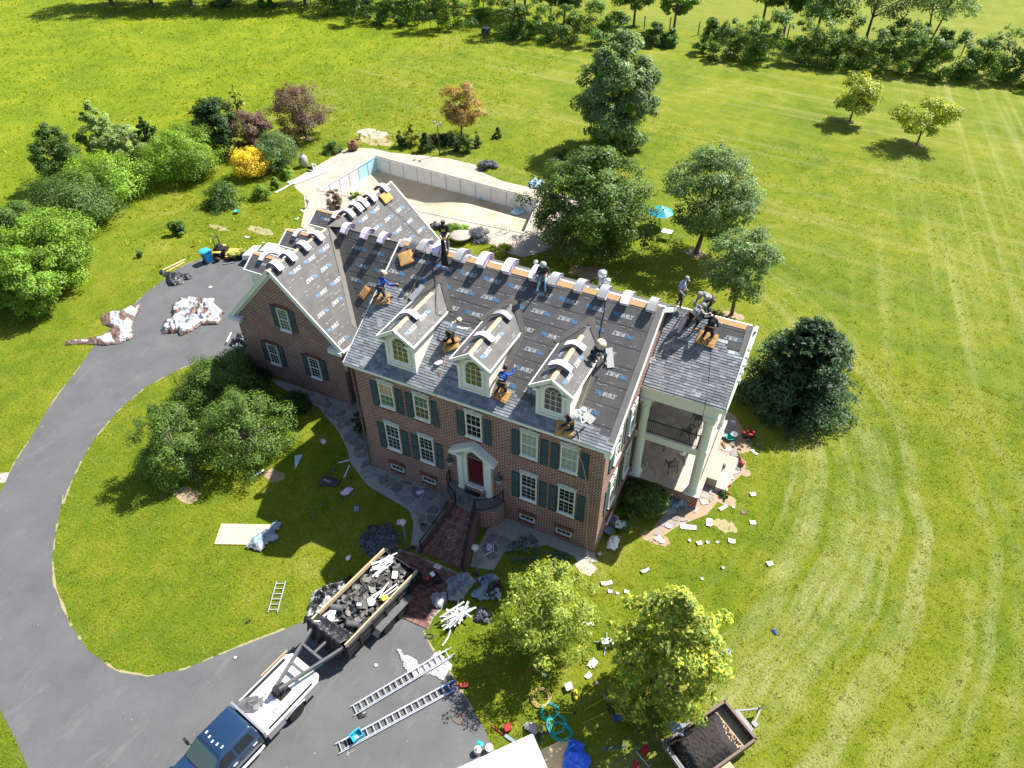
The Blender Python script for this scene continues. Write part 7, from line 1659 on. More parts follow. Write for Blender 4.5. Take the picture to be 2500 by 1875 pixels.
# white box trailer at the bottom edge
WT = thing('box_trailer', 'white enclosed box trailer with plain white roof at the bottom edge', 'trailer', (15.54, -10.84, 0), math.atan2(-.645, .765) if False else 0)
u_, v_ = V((-.645, -.765, 0)), V((.753, -.658, 0))
def wt(a, b, z): return u_ * a + v_ * b + V((0, 0, z))
m = MB(); m.prism([wt(.04, .04, .5), wt(5.2, .04, .5), wt(5.2, 2.3, .5), wt(.04, 2.3, .5)], (0, 0, 1.62)); m.build('body', 'white_paint', WT)
m = MB(); m.prism([wt(0, 0, 2.12), wt(5.24, 0, 2.12), wt(5.24, 2.34, 2.12), wt(0, 2.34, 2.12)], (0, 0, .06)); m.prism([wt(.08, .08, 2.182), wt(5.1, .08, 2.182), wt(5.1, 2.26, 2.182), wt(.08, 2.26, 2.182)], (0, 0, .015)); m.build('roof', 'white_paint', WT)
m = MB(); m.bar(wt(-.01, -.01, .5), wt(-.01, -.01, 2.1), .06); m.bar(wt(-.02, 0, 2.14), wt(-.02, 2.34, 2.14), .03, .09); m.bar(wt(0, -.02, 2.14), wt(5.2, -.02, 2.14), .03, .09); m.build('corner_trim', 'alu', WT)
for a in (2.1, 3.0):
    for b in (.02, 2.3): w_ = wheel(WT, wt(a, b, .34), .34, .22); w_.rotation_euler = (0, 0, math.atan2(v_.y, v_.x))

# mulch trailer
MT = thing('mulch_trailer', 'open steel utility trailer piled with black mulch under the dense tree', 'trailer', (23.07, -5.93, 0), face(.55, .835))
m = MB(); hw_ = .92
m.bb((-hw_, -3.3, .48), (hw_, 0, .54)); m.build('deck', 'old_wood', MT)
for s in (-1, 1):
    m = MB(); m.bb((s * hw_ - .03, -3.3, .48), (s * hw_ + .03, 0, .96)); m.bb((s * hw_ - .05, -3.32, .95), (s * hw_ + .05, .02, 1.0)); m.build('side_panel', 'rust_brown', MT)
    wheel(MT, (s * (hw_ + .20), -1.9, .33), .33, .2)
    m = MB(); m.bb((s * (hw_ + .05), -2.35, .70), (s * (hw_ + .34), -1.45, .73)); m.build('mudguard', 'old_wood' if s > 0 else 'steel_grey', MT)
m = MB(); m.bb((-hw_, -.03, .48), (hw_, .03, .96)); m.bb((-hw_ - .05, -.05, .95), (hw_ + .05, .05, 1.0)); m.build('front_panel', 'rust_brown', MT)
m = MB(); m.bb((-hw_, -3.42, .48), (hw_, -3.33, 1.0)); m.bb((-hw_ - .08, -3.5, .9), (hw_ + .08, -3.4, .98)); m.build('tailgate', 'steel_grey', MT)
m = MB()
for s in (-1, 1): m.bar((s * .6, .05, .5), (0, 1.35, .5), .07)
m.bb((-.5, .08, .50), (.5, .45, .54)); m.cyl((0, 1.2, .3), (0, 1.2, .85), .035, 8); m.cyl((0, 1.35, .5), (0, 1.48, .55), .05, 8); m.bb((.25, .5, .5), (.5, .72, .62)); m.build('drawbar', 'steel_grey', MT)
g = np.random.default_rng(8); nx, ny = 46, 64; vs = []
for j in range(ny + 1):
    for i in range(nx + 1):
        x, y = -hw_ + .05 + (2 * hw_ - .1) * i / nx, -3.28 + 2.8 * j / ny
        e = max(0, min(1, (hw_ - .05 - abs(x)) * 3.0)) * min(1, (y + 3.28) * 1.8 + .25) * min(1, max(0, (-.5 - .28 * math.sin(x * 2 + 1) - y) * 1.8))
        vs.append((x, y, .545 + .80 * e ** .8 * (.75 + .25 * math.cos(x * 1.9)) * (.85 + .15 * math.cos((y + 1.9) * 1.3)) + g.normal() * .028))
m = MB(); m.add(vs, [(j * (nx + 1) + i, j * (nx + 1) + i + 1, (j + 1) * (nx + 1) + i + 1, (j + 1) * (nx + 1) + i) for j in range(ny) for i in range(nx)])
o = m.build('mulch', 'mulch', None, True); o.location = MT.location; o.rotation_euler = MT.rotation_euler; tag(o, 'heap of black mulch in the utility trailer', 'mulch', None, 'stuff')

# zero-turn mower with roll bar, wheeled bin, planters by the garage
B = G(zgl(720, 560)); MW = thing('riding_mower', 'dirty yellow and black riding mower with roll bar by the garage', 'mower', (B.x, B.y + .5, 0), face(.9, .35))
m = MB(); m.bb((-.45, -.85, .35), (.45, .1, .62)); m.bb((-.40, -.9, .6), (.40, -.35, .86)); m.build('engine_body', 'steel_black', MW)
m = MB(); m.bb((-.5, .1, .32), (.5, .75, .42)); m.prism([(-.72, .15, .16), (.72, .15, .16), (.72, .85, .16), (.45, 1.1, .16), (-.45, 1.1, .16), (-.72, .85, .16)], (0, 0, .16)); m.bb((-.55, .75, .35), (.55, 1.3, .42)); m.build('mower_deck', 'yellow_paint', MW)
m = MB(); m.bb((-.28, -.35, .62), (.28, .18, .74)); m.prism([(-.28, -.35, .70), (.28, -.35, .70), (.26, -.48, 1.15), (-.26, -.48, 1.15)], (0, -.1, 0)); m.build('seat', 'rubber', MW)
m = MB(); m.tube([(-.42, -.6, .6), (-.42, -.62, 1.65), (-.34, -.62, 1.78), (.34, -.62, 1.78), (.42, -.62, 1.65), (.42, -.6, .6)], .04, 8); m.build('roll_bar', 'steel_black', MW)
m = MB()
for s in (-1, 1): m.tube([(s * .38, .05, .6), (s * .36, .12, 1.0), (s * .1, .2, 1.05)], .025, 6)
m.build('steering_lever', 'steel_black', MW)
for s in (-1, 1):
    wheel(MW, (s * .58, -.55, .33), .33, .28); wheel(MW, (s * .48, 1.2, .16), .16, .12)
    f_ = MB(); f_.bb((s * .42, -.9, .62), (s * .75, -.2, .68)); f_.build('fender', 'yellow_paint', MW)
B = G(zgl(270, 700)); BN = thing('wheeled_bin', 'blue wheeled recycling bin by the mower', 'bin', (B.x, B.y + .25, 0), face(-.15, -1))
m = MB(); frust(m, [(-.24, -.28, .04), (.24, -.28, .04), (.24, .26, .04), (-.24, .26, .04)], [(-.32, -.36, 1.02), (.32, -.36, 1.02), (.32, .36, 1.02), (-.32, .36, 1.02)]); m.bb((-.34, -.38, .98), (.34, .38, 1.04)); m.build('body', 'bin_blue', BN)
m = MB(); m.prism([(-.36, -.42, 1.05), (-.36, -.40, 1.12), (-.36, 0, 1.20), (-.36, .38, 1.14), (-.36, .42, 1.05)], (.72, 0, 0)); m.bb((-.25, .40, 1.05), (.25, .47, 1.10)); m.build('lid', 'bin_lid', BN)
for s in (-1, 1): wheel(BN, (s * .27, .28, .12), .12, .06)
m = MB(); m.bb((-.10, -.365, .62), (.10, -.335, .82)); m.build('sticker', 'white_plastic', BN)
for q, r_, lb in (((470, 700), .16, 'small black plant pot in front of the mower'), ((545, 670), .15, 'small black plant pot with a dry plant beside the bin'), ((900, 640), .24, 'black planter with greenery right of the mower wheel'), ((1100, 620), .24, 'black planter with greenery in the middle'), ((1230, 590), .30, 'large black planter with bushy greenery')):
    P_ = G(zgl(*q)); T = thing('planter', lb, 'plant pot', (P_.x, P_.y + r_, 0), 0, 'plant pots by the garage')
    m = MB(); m.lathe((0, 0, 0), [(r_ * .75, 0), (r_, r_ * 1.2), (r_ * 1.08, r_ * 1.25), (r_ * .9, r_ * 1.2)], 12); m.build('pot', 'pot_black', T)
    if lb[0] != 's' or 'dry' in lb: me, c_ = crown('plant', r_ * 1.0, r_ * 3.0, r_ * 1.25, 420, .12, 'leaf_burn' if 'dry' in lb else 'leaf_pale', 'round', 14, .4, 77); part('plant', me, T)
# white car half hidden behind the garage dormers
CB = G(zB(480, 1290), 1.0); CB.z = 0; CR = thing('car', 'white car parked behind the garage side dormers', 'car', CB, face(-1, -.15))
m = MB(); m.prism([(-.88, -2.2, .30), (-.88, -2.2, .86), (-.88, -1.1, .98), (-.88, 1.1, 1.0), (-.88, 2.1, .80), (-.88, 2.2, .32)], (1.76, 0, 0)); frust(m, [(-.85, -1.95, .94), (.85, -1.95, .94), (.85, 1.15, .98), (-.85, 1.15, .98)], [(-.66, -1.45, 1.50), (.66, -1.45, 1.50), (.66, .25, 1.52), (-.66, .25, 1.52)])
bo = m.build('body', 'white_paint', CR); bv = bo.modifiers.new('b', 'BEVEL'); bv.width = .12; bv.segments = 4; bo.data.polygons.foreach_set('use_smooth', [True] * len(bo.data.polygons))
glassq('windscreen', [(-.76, 1.08, 1.03), (.76, 1.08, 1.03), (.62, .36, 1.46), (-.62, .36, 1.46)], 'glass_car', (0, 1, 1), CR)
for s in (-1, 1):
    glassq('side_window', [(s * .81, -1.5, 1.04), (s * .81, .85, 1.04), (s * .69, .2, 1.44), (s * .69, -1.3, 1.44)], 'glass_car', (s, 0, .3), CR); wheel(CR, (s * .80, 1.4, .32), .32, .2); wheel(CR, (s * .80, -1.4, .32), .32, .2)
# ------------------------------------------------------------------ tarps, tools and scattered waste
from mathutils import noise as mn
def tarp(name, label, outl, mats, amp, seed, z=.02, split=.5, step=.075, fall=.35, fold=1.0, dirn=None, cat='tarp', sm=True, zf=None):
    poly = [(p[0], p[1]) for p in outl]; xs = [p[0] for p in poly]; ys = [p[1] for p in poly]; c = ((min(xs) + max(xs)) / 2, (min(ys) + max(ys)) / 2)
    nx = max(6, int((max(xs) - min(xs)) / step)); ny = max(6, int((max(ys) - min(ys)) / step)); idx = {}; m = MB(); vs = []
    ar = math.radians(dirn if dirn is not None else seed * 37); ca, sa = math.cos(ar), math.sin(ar)
    def edist(x, y):
        b = 9e9
        for i in range(len(poly)):
            ax_, ay_ = poly[i]; bx_, by_ = poly[(i + 1) % len(poly)]; dx, dy = bx_ - ax_, by_ - ay_; t = max(0, min(1, ((x - ax_) * dx + (y - ay_) * dy) / (dx * dx + dy * dy + 1e-9))); b = min(b, math.hypot(x - ax_ - t * dx, y - ay_ - t * dy))
        return b
    for j in range(ny + 1):
        for i in range(nx + 1):
            x, y = min(xs) + (max(xs) - min(xs)) * i / nx, min(ys) + (max(ys) - min(ys)) * j / ny
            if not inpoly(x, y, poly): continue
            e = min(1, edist(x, y) / fall); s, t = x * ca + y * sa, -x * sa + y * ca
            r1 = 1 - abs(mn.noise(V((s * fold + 1.3 * mn.noise(V((x, y, seed))), t * fold * .35, seed)))) * 2.2; r2 = 1 - abs(mn.noise(V((s * fold * 3.1 + 1.5 * mn.noise(V((x * 2, y * 2, seed))), t * fold * 1.2 + 5, seed + 3)))) * 2.6
            h = amp * (e ** .7) * (.20 + .42 * max(0, r1) ** 1.5 + .40 * max(0, r2) ** 1.5) * (1.0 + .8 * mn.noise(V((x * .7, y * .7, seed + 9))))
            jx = .05 * mn.noise(V((x * 5, y * 5, seed))) ; jy = .05 * mn.noise(V((x * 5 + 9, y * 5, seed)))
            idx[(i, j)] = len(vs); vs.append((x - c[0] + jx, y - c[1] + jy, max(.008, h + .012) + (zf(x, y) if zf else 0)))
    m.v = vs
    for j in range(ny):
        for i in range(nx):
            k = [(i, j), (i + 1, j), (i + 1, j + 1), (i, j + 1)]
            if all(q in idx for q in k):
                m.f.append(tuple(idx[q] for q in k)); m.tone.append(None); x, y = vs[idx[k[0]]][0] + c[0], vs[idx[k[0]]][1] + c[1]
                e = edist(x, y); m.mi.append(1 if len(mats) > 1 and (mn.noise(V(((x * ca + y * sa) * 1.9, (-x * sa + y * ca) * .55, seed + 20))) * .5 + .5 < split * (1.25 if e < .22 else .75)) else 0)
    o = m.build(name, list(mats), None, sm, fix=False); o.location = (c[0], c[1], z); tag(o, label, cat); return o
def glz(zf, pts, z=0): return [G(zf(*p), z) for p in pts]
tarp('tarp', 'silver and brown tarp trailing from the driveway onto the left lawn', glz(zg, [(530, 830), (580, 790), (720, 770), (800, 730), (910, 705), (890, 780), (850, 870), (820, 970), (860, 990), (820, 1030), (700, 1075), (560, 1090), (430, 1075), (330, 1075), (215, 1088), (225, 1035), (330, 1028), (420, 1018), (510, 1005), (600, 965), (635, 930), (600, 912), (550, 898)]), ('tarp_silver', 'tarp_brown'), .26, 3, split=.58, dirn=60)
tarp('tarp', 'heaped silver and brown tarps in the middle of the driveway by the garage', glz(zg, [(1185, 720), (1250, 670), (1350, 655), (1470, 670), (1575, 665), (1560, 700), (1610, 740), (1668, 790), (1620, 810), (1640, 850), (1600, 900), (1450, 905), (1440, 915), (1330, 975), (1250, 1010), (1235, 975), (1080, 985), (1100, 890), (1180, 850), (1170, 790)]), ('tarp_silver', 'tarp_brown'), .50, 4, split=.56, dirn=20)
tarp('tarp', 'shiny black plastic sheet crumpled at the driveway edge', glz(zg, [(1060, 420), (1090, 405), (1150, 425), (1240, 435), (1290, 450), (1330, 440), (1370, 470), (1340, 497), (1290, 500), (1290, 530), (1200, 552), (1150, 552), (1130, 510), (1120, 460), (1080, 450)]), ('bag_black', 'tarp_silver'), .42, 5, split=.18)
ply = glz(s5, [(858, 1268), (1215, 1275), (1165, 1420), (808, 1415)]); m = MB(); m.prism([V((p.x - ply[0].x, p.y - ply[0].y, .02)) for p in ply], (0, 0, .02)); solo('plywood_sheet', m, 'plywood', 'pale plywood sheet lying on the island lawn', 'plywood', (ply[0].x, ply[0].y, .02))
tarp('tarp', 'silver tarp bunched over the right end of the plywood sheet', glz(s5, [(1190, 1300), (1250, 1245), (1300, 1260), (1280, 1320), (1240, 1340), (1285, 1360), (1270, 1395), (1190, 1420), (1150, 1475), (1025, 1450), (1080, 1370)]), ('tarp_steelblue', 'tarp_silver'), .42, 6, z=.07, split=.45)
tarp('tarp', 'pale tarp bundle at the walkway end of the tarp heap', glz(z4b, [(270, 980), (330, 930), (480, 920), (520, 960), (500, 1080), (440, 1140), (380, 1170), (300, 1140)]), ('tarp_silver', 'tarp_black'), .6, 7, z=.05, split=.25, fold=2.4)
tarp('tarp', 'big dark grey tarp heap at the foot of the front steps', glz(z4b, [(470, 760), (600, 690), (700, 655), (790, 690), (920, 780), (930, 810), (800, 930), (740, 1050), (620, 1070), (520, 1060), (490, 920)]), ('tarp_grey', 'tarp_black'), .85, 8, z=.05, split=.2, fold=2.3)
tarp('tarp', 'steel blue tarp heap half under the pale green tree', glz(z4b, [(890, 740), (1000, 690), (1100, 660), (1210, 720), (1290, 900), (1230, 1040), (1150, 1030), (1080, 1040), (950, 1065), (830, 1010), (805, 950), (960, 830)]), ('tarp_steelblue', 'tarp_black'), .60, 9, z=.04, split=.3, fold=2.3)
tarp('tarp', 'blue grey tarp heaped against the porch base', glz(zG, [(1350, 1100), (1470, 1080), (1560, 1120), (1570, 1170), (1700, 1240), (1710, 1290), (1620, 1340), (1480, 1350), (1400, 1340), (1370, 1240)]), ('tarp_steelblue', 'tarp_black'), .7, 10, z=.04, split=.25, fold=2.4)
tarp('tarp', 'off white tarp under the upper long ladder', glz(zt2, [(612, 320), (640, 292), (695, 360), (800, 400), (830, 450), (900, 420), (950, 340), (1020, 320), (1060, 400), (1110, 430), (1145, 470), (1090, 530), (1040, 602), (990, 590), (930, 540), (850, 565), (780, 605), (750, 560), (690, 500), (655, 420)]), ('tarp_white', 'tarp_silver'), .10, 11, split=.3, fall=.2)
osbp = [V((15.70, -10.55, 0)), V((16.64, -9.42, 0)), V((18.6, -11.1, 0)), V((17.66, -12.2, 0))]; m = MB(); m.prism([p - osbp[0] + V((0, 0, .02)) for p in osbp], (0, 0, .02)); solo('plywood_sheet', m, 'lumber', 'tan plywood sheet beside the white box trailer', 'plywood', (osbp[0].x, osbp[0].y, .0))
tarp('tarp', 'bright blue tarp crumpled on the plywood at the bottom edge', glz(zt3, [(600, 1012), (690, 1045), (735, 1080), (720, 1120), (775, 1180), (770, 1230), (740, 1290), (535, 1300), (545, 1160), (580, 1070)]), ('tarp_blue',), .55, 12, z=.05, fold=2.6)
tarp('tarp', 'black and silver plastic heap along the left side of the loaded trailer', glz(zt, [(1085, 480), (1110, 420), (1190, 380), (1330, 330), (1405, 295), (1370, 370), (1230, 500), (1120, 620), (1040, 650), (1075, 560)]), ('bag_black', 'tarp_silver'), .9, 13, split=.42)
tarp('tarp', 'light blue tarp on the far pool deck corner behind the tree', glz(zp, [(1885, 425), (1930, 408), (2010, 430), (2005, 475), (1900, 475)]), ('tarp_cyan', 'tarp_steelblue'), .6, 14, split=.3)
tarp('tarp', 'light blue pool liner heap on the shallow pool floor', [G(zp(*q), -1.6) for q in ((1745, 650), (1790, 618), (1880, 598), (1905, 640), (1800, 668))], ('tarp_cyan',), .35, 15, z=-1.66)
tarp('tarp', 'white sheet heap at the corner of the white box trailer', glz(zt3, [(240, 960), (250, 895), (300, 890), (350, 905), (360, 960), (330, 1000), (280, 985)]), ('tarp_white',), .45, 16, split=0)
tarp('tarp', 'black bag crumpled beside the white box trailer', glz(zt3, [(335, 990), (370, 950), (400, 975), (395, 1030), (360, 1070)]), ('bag_black',), .35, 17)
tarp('tarp', 'dark plastic and boards heap at the left garage corner', [G(zg(*q)) for q in ((1690, 1080), (1720, 1040), (1810, 980), (1870, 1010), (1880, 1090), (1780, 1130))], ('bag_black', 'tarp_silver'), .7, 18, split=.3)
# white boards, trims
def board(a, b, wd, label, mat='white_plastic', z=.03, th=.025, name='board', cat='board', group=None, z2=None):
    a, b = V((a[0], a[1], z)), V((b[0], b[1], z2 if z2 is not None else z)); m = MB(); m.bar((0, 0, 0), b - a, wd, th); return solo(name, m, mat, label, cat, a, 0, group)
for zf, a, b, w_, lb, mt, z in ((zp, (70, 505), (470, 285), .22, 'longest white board across the pool deck edge', 'white_plastic', .06), (zp, (160, 435), (420, 345), .55, 'wide white sheet on the pool deck', 'white_plastic', .05), (zp, (200, 445), (440, 350), .3, 'shorter white board on the pool deck', 'white_plastic', .10),
                              (zg, (1100, 405), (1300, 310), .16, 'upper pale plank at the driveway edge', 'lumber', .05), (zg, (1135, 420), (1290, 335), .14, 'lower pale plank at the driveway edge', 'lumber', .04), (zg, (1640, 355), (1750, 340), .10, 'white downspout piece in front of the planters', 'galv', .08), (zg, (1680, 1075), (1720, 990), .10, 'white trim leaning by the garage corner heap', 'white_plastic', .25),
                              (s5, (1700, 828), (1785, 806), .07, 'thin pale strip on the shaded lawn by the path', 'white_plastic', .03), (s5, (1740, 935), (1780, 845), .06, 'pale stick standing out beside the black felt piece', 'white_plastic', .03), (s5, (1815, 1135), (1845, 1188), .09, 'short blue grey strip on the shaded lawn', 'tarp_steelblue', .03), (s5, (1098, 930), (1165, 885), .14, 'pale broken board under the cherry tree', 'white_plastic', .12),
                              (z4b, (985, 445), (1120, 375), .05, 'thin pale stick on the right flagstones', 'trim_white', .08), (z4b, (1130, 280), (1130, 375), .05, 'short pale stick by the purple wrapper', 'trim_white', .08), (zt3, (105, 1000), (175, 1050), .14, 'blue and white level tool by the white trailer', 'tarp_steelblue', .06), (zt3, (5, 930), (110, 1005), .04, 'red tipped pole on the grass by the driveway', 'red_handle', .05)):
    board(G(zf(*a)), G(zf(*b)), w_, lb, mt, z)
g_ = random.Random(4); wc = G(z4b(650, 1260))
for k in range(34):
    a = g_.gauss(R(62), .55); l = g_.uniform(.7, 1.5); d = V((math.cos(a), math.sin(a), 0)); c = wc + V((g_.uniform(-.25, .3), g_.uniform(-.35, .3), 0)) + d * g_.uniform(-.25, .25)
    m = MB(); m.bar(-d * l / 2 + V((0, 0, g_.uniform(-.02, .06))), d * l / 2 + V((0, 0, g_.uniform(-.05, .12))), g_.uniform(.04, .10), .025); solo('trim_strip', m, ('trim_bright', 'stone_lintel', 'galv')[k % 3], 'weathered white trim strip in the loose pile beside the walkway', 'trim strip', c + V((0, 0, .08 + .012 * k)), 0, 'loose pile of white trim strips beside the walkway')
rope([G(z4b(560, 1380), .05), G(z4b(520, 1520), .05), G(z4b(440, 1640), .05)], 'bent white gutter strip trailing from the trim pile', 'trim_bright', .035, 'trim_strip', 'trim strip', None)
rope([G(z4b(250 + 70 * math.cos(a) * (1 - k * .04) + 20, 1510 + 30 * math.sin(a)), .04) for k, a in enumerate([i * .9 for i in range(12)])], 'coil of dark cable at the driveway edge', 'rope_dark', .02, 'cable', 'cable', None)
# shingle scraps on the grass and paths (each one lies by itself)
sc = [(z5, (1165, 1150), 1.0, .9, 'folded grey shingle strip nearest the red rose', 'stone_lintel'), (z5, (895, 1300), .3, 1.35, 'long grey gutter like strip right of the holly', 'galv'), (z5, (1395, 1045), .5, .5, 'white shingle square east of the terrace', 'white_plastic'), (z5, (1395, 1265), .4, .5, 'white shingle square beyond the straw patch', 'white_plastic'), (z5, (1232, 1410), .2, .55, 'white shingle square in front of the straw patch', 'white_plastic'),
      (z5, (1527, 1585), .6, .5, 'white shingle square farthest out on the lower right lawn', 'white_plastic'), (z5, (980, 1425), .7, .5, 'grey white shingle on the grass below the long strip', 'stone_lintel'), (z5, (905, 1405), 1.2, .28, 'small white scrap under the long strip', 'white_plastic'), (z5, (1045, 1420), .1, .3, 'small white scrap in the middle of the lawn edge', 'white_plastic'), (z5, (1120, 1418), .9, .25, 'tiny white scrap right of two others', 'white_plastic'), (z5, (1165, 1618), .4, .25, 'tiny white scrap low on the grass', 'white_plastic'),
      (z5, (1245, 1145), .2, .25, 'small white scrap near the folded strip', 'white_plastic'), (z5, (1325, 1185), .3, .45, 'curled dark shingle above the straw patch', 'rust_brown'), (z5, (1035, 975), .1, .45, 'grey shingle on the sunny flagstones', 'shingle_top'), (z5, (1115, 985), .0, .25, 'small grey scrap on the sunny flagstones', 'shingle_top'), (z5, (1220, 910), -.5, .7, 'long grey board at the edge of the terrace', 'stone_lintel'), (z5, (1410, 720), -.6, .7, 'bent white flashing by the tall rose', 'white_plastic'), (z5, (1440, 670), -.3, .6, 'dark shingle in the spruce shade', 'steel_grey'),
      (z5, (205, 1510), 1.2, .35, 'grey shingle at the right house corner', 'stone_lintel'), (zt4, (1330, 235), .6, .9, 'curled white strip between the two front trees', 'trim_bright'), (zt4, (1465, 292), .2, .4, 'grey shingle left of the dense tree', 'stone_lintel'), (zt4, (1355, 290), .3, .4, 'grey shingle under the curled strip', 'stone_lintel'), (zt4, (1590, 150), .9, .75, 'pale grey curled sheet behind the dense tree', 'stone_lintel'), (zt4, (1405, 303), .2, .25, 'small pale scrap between two shingles', 'stone_lintel'), (zt4, (1975, 205), .1, .25, 'white scrap right of the dense tree top', 'white_plastic'), (zt4, (2115, 130), .6, .22, 'white scrap far right of the dense tree', 'white_plastic'),
      (z4, (70, 660), -1.0, .55, 'grey blue shingle strip on the shaded lawn', 'tarp_steelblue'), (z4, (545, 975), .3, .45, 'dark shingle on the path left of the steps', 'steel_black'), (z4, (620, 785), .2, .4, 'dark shingle beside the lamp post', 'steel_black'), (z4, (830, 1168), 1.2, .35, 'grey shingle square on the brick walkway', 'shingle_top'), (z4, (1310, 970), .1, .3, 'purple black bundle wrapper by the hosta', 'wrap_purple'), (z4, (320, 425), 1.3, .2, 'small dark scrap on the left flagstones', 'steel_black'),
      (s5, (1525, 1215), .2, .3, 'small dark shingle on the shaded island lawn', 'steel_grey'), (s5, (1660, 880), .3, .4, 'dark shingle near the black felt piece', 'steel_grey'), (s5, (1790, 935), .3, .3, 'dark scrap by the thin stick', 'steel_black'), (s5, (1750, 1075), 1.2, .3, 'dark scrap under the pink wrapper', 'steel_grey'), (s5, (1610, 465), .3, .3, 'dark scrap on the upper path', 'steel_black'), (s5, (1575, 1130), .3, .3, 'faint dark scrap in the middle of the shade', 'steel_grey'),
      (zg, (1530, 560), .1, .42, 'white board scrap on the driveway', 'white_plastic'), (zg, (1860, 110), .2, .7, 'white crumpled board on the lawn behind the mower', 'white_plastic'), (zg, (2005, 160), .2, .3, 'white scrap near the white car', 'white_plastic'), (zt, (565, 883), .3, .2, 'white scrap on the driveway left of the truck', 'white_plastic'), (zt, (1556, 938), .3, .24, 'white card on the driveway near the trailer', 'white_plastic'), (zt, (655, 630), 1.0, .25, 'small dark shingle on the island lawn', 'steel_black'), (zB, (995, 700), 1.2, .7, 'white panel standing on the path behind the garage', 'white_plastic'), (zB, (1130, 560), .3, 1.0, 'crumpled white paper by the pool path', 'white_plastic')]
for zf, q, rz, sz, lb, mt in sc:
    p = G(zf(*q)); flat_shingle((p.x, p.y, 0), 0, rz, lb, (sz * .64, sz * (.5 if sz < .6 else .24)), mt, 0, rnd.uniform(.02, .10), .03, 'scrap', 'scraps scattered round the house', 'scrap')
tri = [G(s5(*q)) for q in ((1385, 778), (1445, 768), (1388, 880))]; m = MB(); m.prism([p - tri[0] + V((0, 0, .04)) for p in tri], (0, 0, .02)); solo('triangle_board', m, 'tarp_cyan', 'pale blue triangular board on the shaded lawn', 'board', tri[0])
bf = [G(s5(*q)) for q in ((1590, 915), (1718, 955), (1690, 1003), (1558, 995))]; m = MB(); m.prism([p - bf[0] + V((0, 0, .03)) for p in bf], (0, 0, .05)); o = solo('felt_piece', m, 'tarp_black', 'black felt piece printed with letters on the shaded lawn', 'felt', bf[0])
vs, fs = text_mesh('BUILT', .22, .1, .01); u_ = (bf[2] - bf[1]).normalized() * -1; u_ = (bf[0] - bf[1]).normalized() if False else (bf[3] - bf[0]).normalized(); v_ = V((-u_.y, u_.x, 0)); c0 = (bf[0] + bf[1] + bf[2] + bf[3]) / 4 - bf[0]; m = MB(); m.add([c0 + V((v[0] - .45, (v[1] - .1), .088)) for v in vs], fs); m.build('print', 'print_white', o)
for zf, q, lb, sz in ((s5, (1760, 1030), 'pink wrapper on the shaded lawn by the path', .45), (s5, (1590, 672), 'small pink wrapper on the upper shaded lawn', .3), (z4, (595, 515), 'pink wrapper on the left flagstones', .3), (z4, (740, 1130), 'pink wrapper on the brick walkway', .28), (z4, (1165, 970), 'pink wrapper on the right flagstones', .3), (z5, (320, 1235), 'pink wrapper by the bin at the end wall', .35), (z5, (350, 1095), 'blue pink wrapper hanging at the end wall shrub', .25), (z5, (1055, 1260), 'white pink wrapper on the grass', .35), (z5, (740, 1290), 'pink wrapper at the edge of the flagstones', .25), (z5, (660, 1385), 'pink wrapper on the loose stones', .25), (z5, (690, 1410), 'small pink wrapper beside another on the soil', .2), (z5, (1245, 475), 'small lilac wrapper on the shaded terrace', .2), (z4, (5, 500), 'pink wrapper at the lawn edge in the shade', .25), (s5, (2135, 1255), 'pink wrapper at the lamp post', .25)):
    rag(G(zf(*q), .05), lb, 'cloth_pink', sz, int(q[0]), group='pink and lilac wrappers blown round the house')
for zf, q, lb, sz in ((zt3, (780, 443), 'white plastic bag upper one between the two trees', .34), (zt3, (748, 535), 'white cup on the shaded grass', .22), (z5, (310, 1420), 'white torn sheet at the right house corner', .6), (s5, (1770, 1510), 'clear bag on the lawn by the trailer', .22), (zt3, (2188, 195), 'small blue bag on the right lawn', .2), (zt3, (1810, 360), 'blue rag at the right of the dense tree', .3), (zt3, (1790, 430), 'white rag at the right of the dense tree', .35), (zt3, (1415, 945), 'blue and clear bag on the rim of the mulch trailer', .5)):
    p = G(zf(*q), .05 if 'rim' not in lb else .9); rag(p, lb, 'tool_blue' if lb.startswith(('small blue', 'blue rag')) else ('tarp_steelblue' if 'blue' in lb else 'white_plastic'), sz, int(q[0]), 'plastic_bag', 'bag', ht=.8)
# tools on the shaded grass
def tool(a, b, label, hm, headm, hs=(.26, .08, .04), name='broom', cat='broom'):
    a, b = G(zt3(*a), .05), G(zt3(*b), .05); T = thing(name, label, cat, a); m = MB(); m.cyl((0, 0, 0), b - a, .016, 8); m.build('handle', hm, T)
    d = (b - a).normalized(); m = MB(); m.box(b - a, hs, math.atan2(d.y, d.x) + R(90)); m.build('head', headm, T); return T
tool((720, 800), (880, 705), 'yellow handled push broom in the tree shade', 'tool_yellow', 'grey_wood', (.42, .10, .08)); tool((690, 912), (905, 808), 'tan handled rake left of the blue shovel', 'hose_tan', 'steel_black', (.3, .04, .04), 'rake', 'rake'); tool((700, 695), (812, 590), 'thin yellow handled tool with white head', 'tool_yellow', 'white_plastic', (.14, .12, .05), 'scraper', 'scraper')
tool((490, 815), (640, 825), 'yellow handled tool by the teal hose', 'tool_yellow', 'steel_black', (.1, .14, .04), 'scraper', 'scraper'); tool((275, 598), (410, 530), 'yellow handled tool under the pale green tree', 'tool_yellow', 'white_plastic', (.16, .12, .05), 'scraper', 'scraper'); tool((180, 487), (355, 492), 'red handled magnet sweeper under the pale green tree', 'red_handle', 'grey_wood', (.25, .1, .05), 'sweeper', 'sweeper')
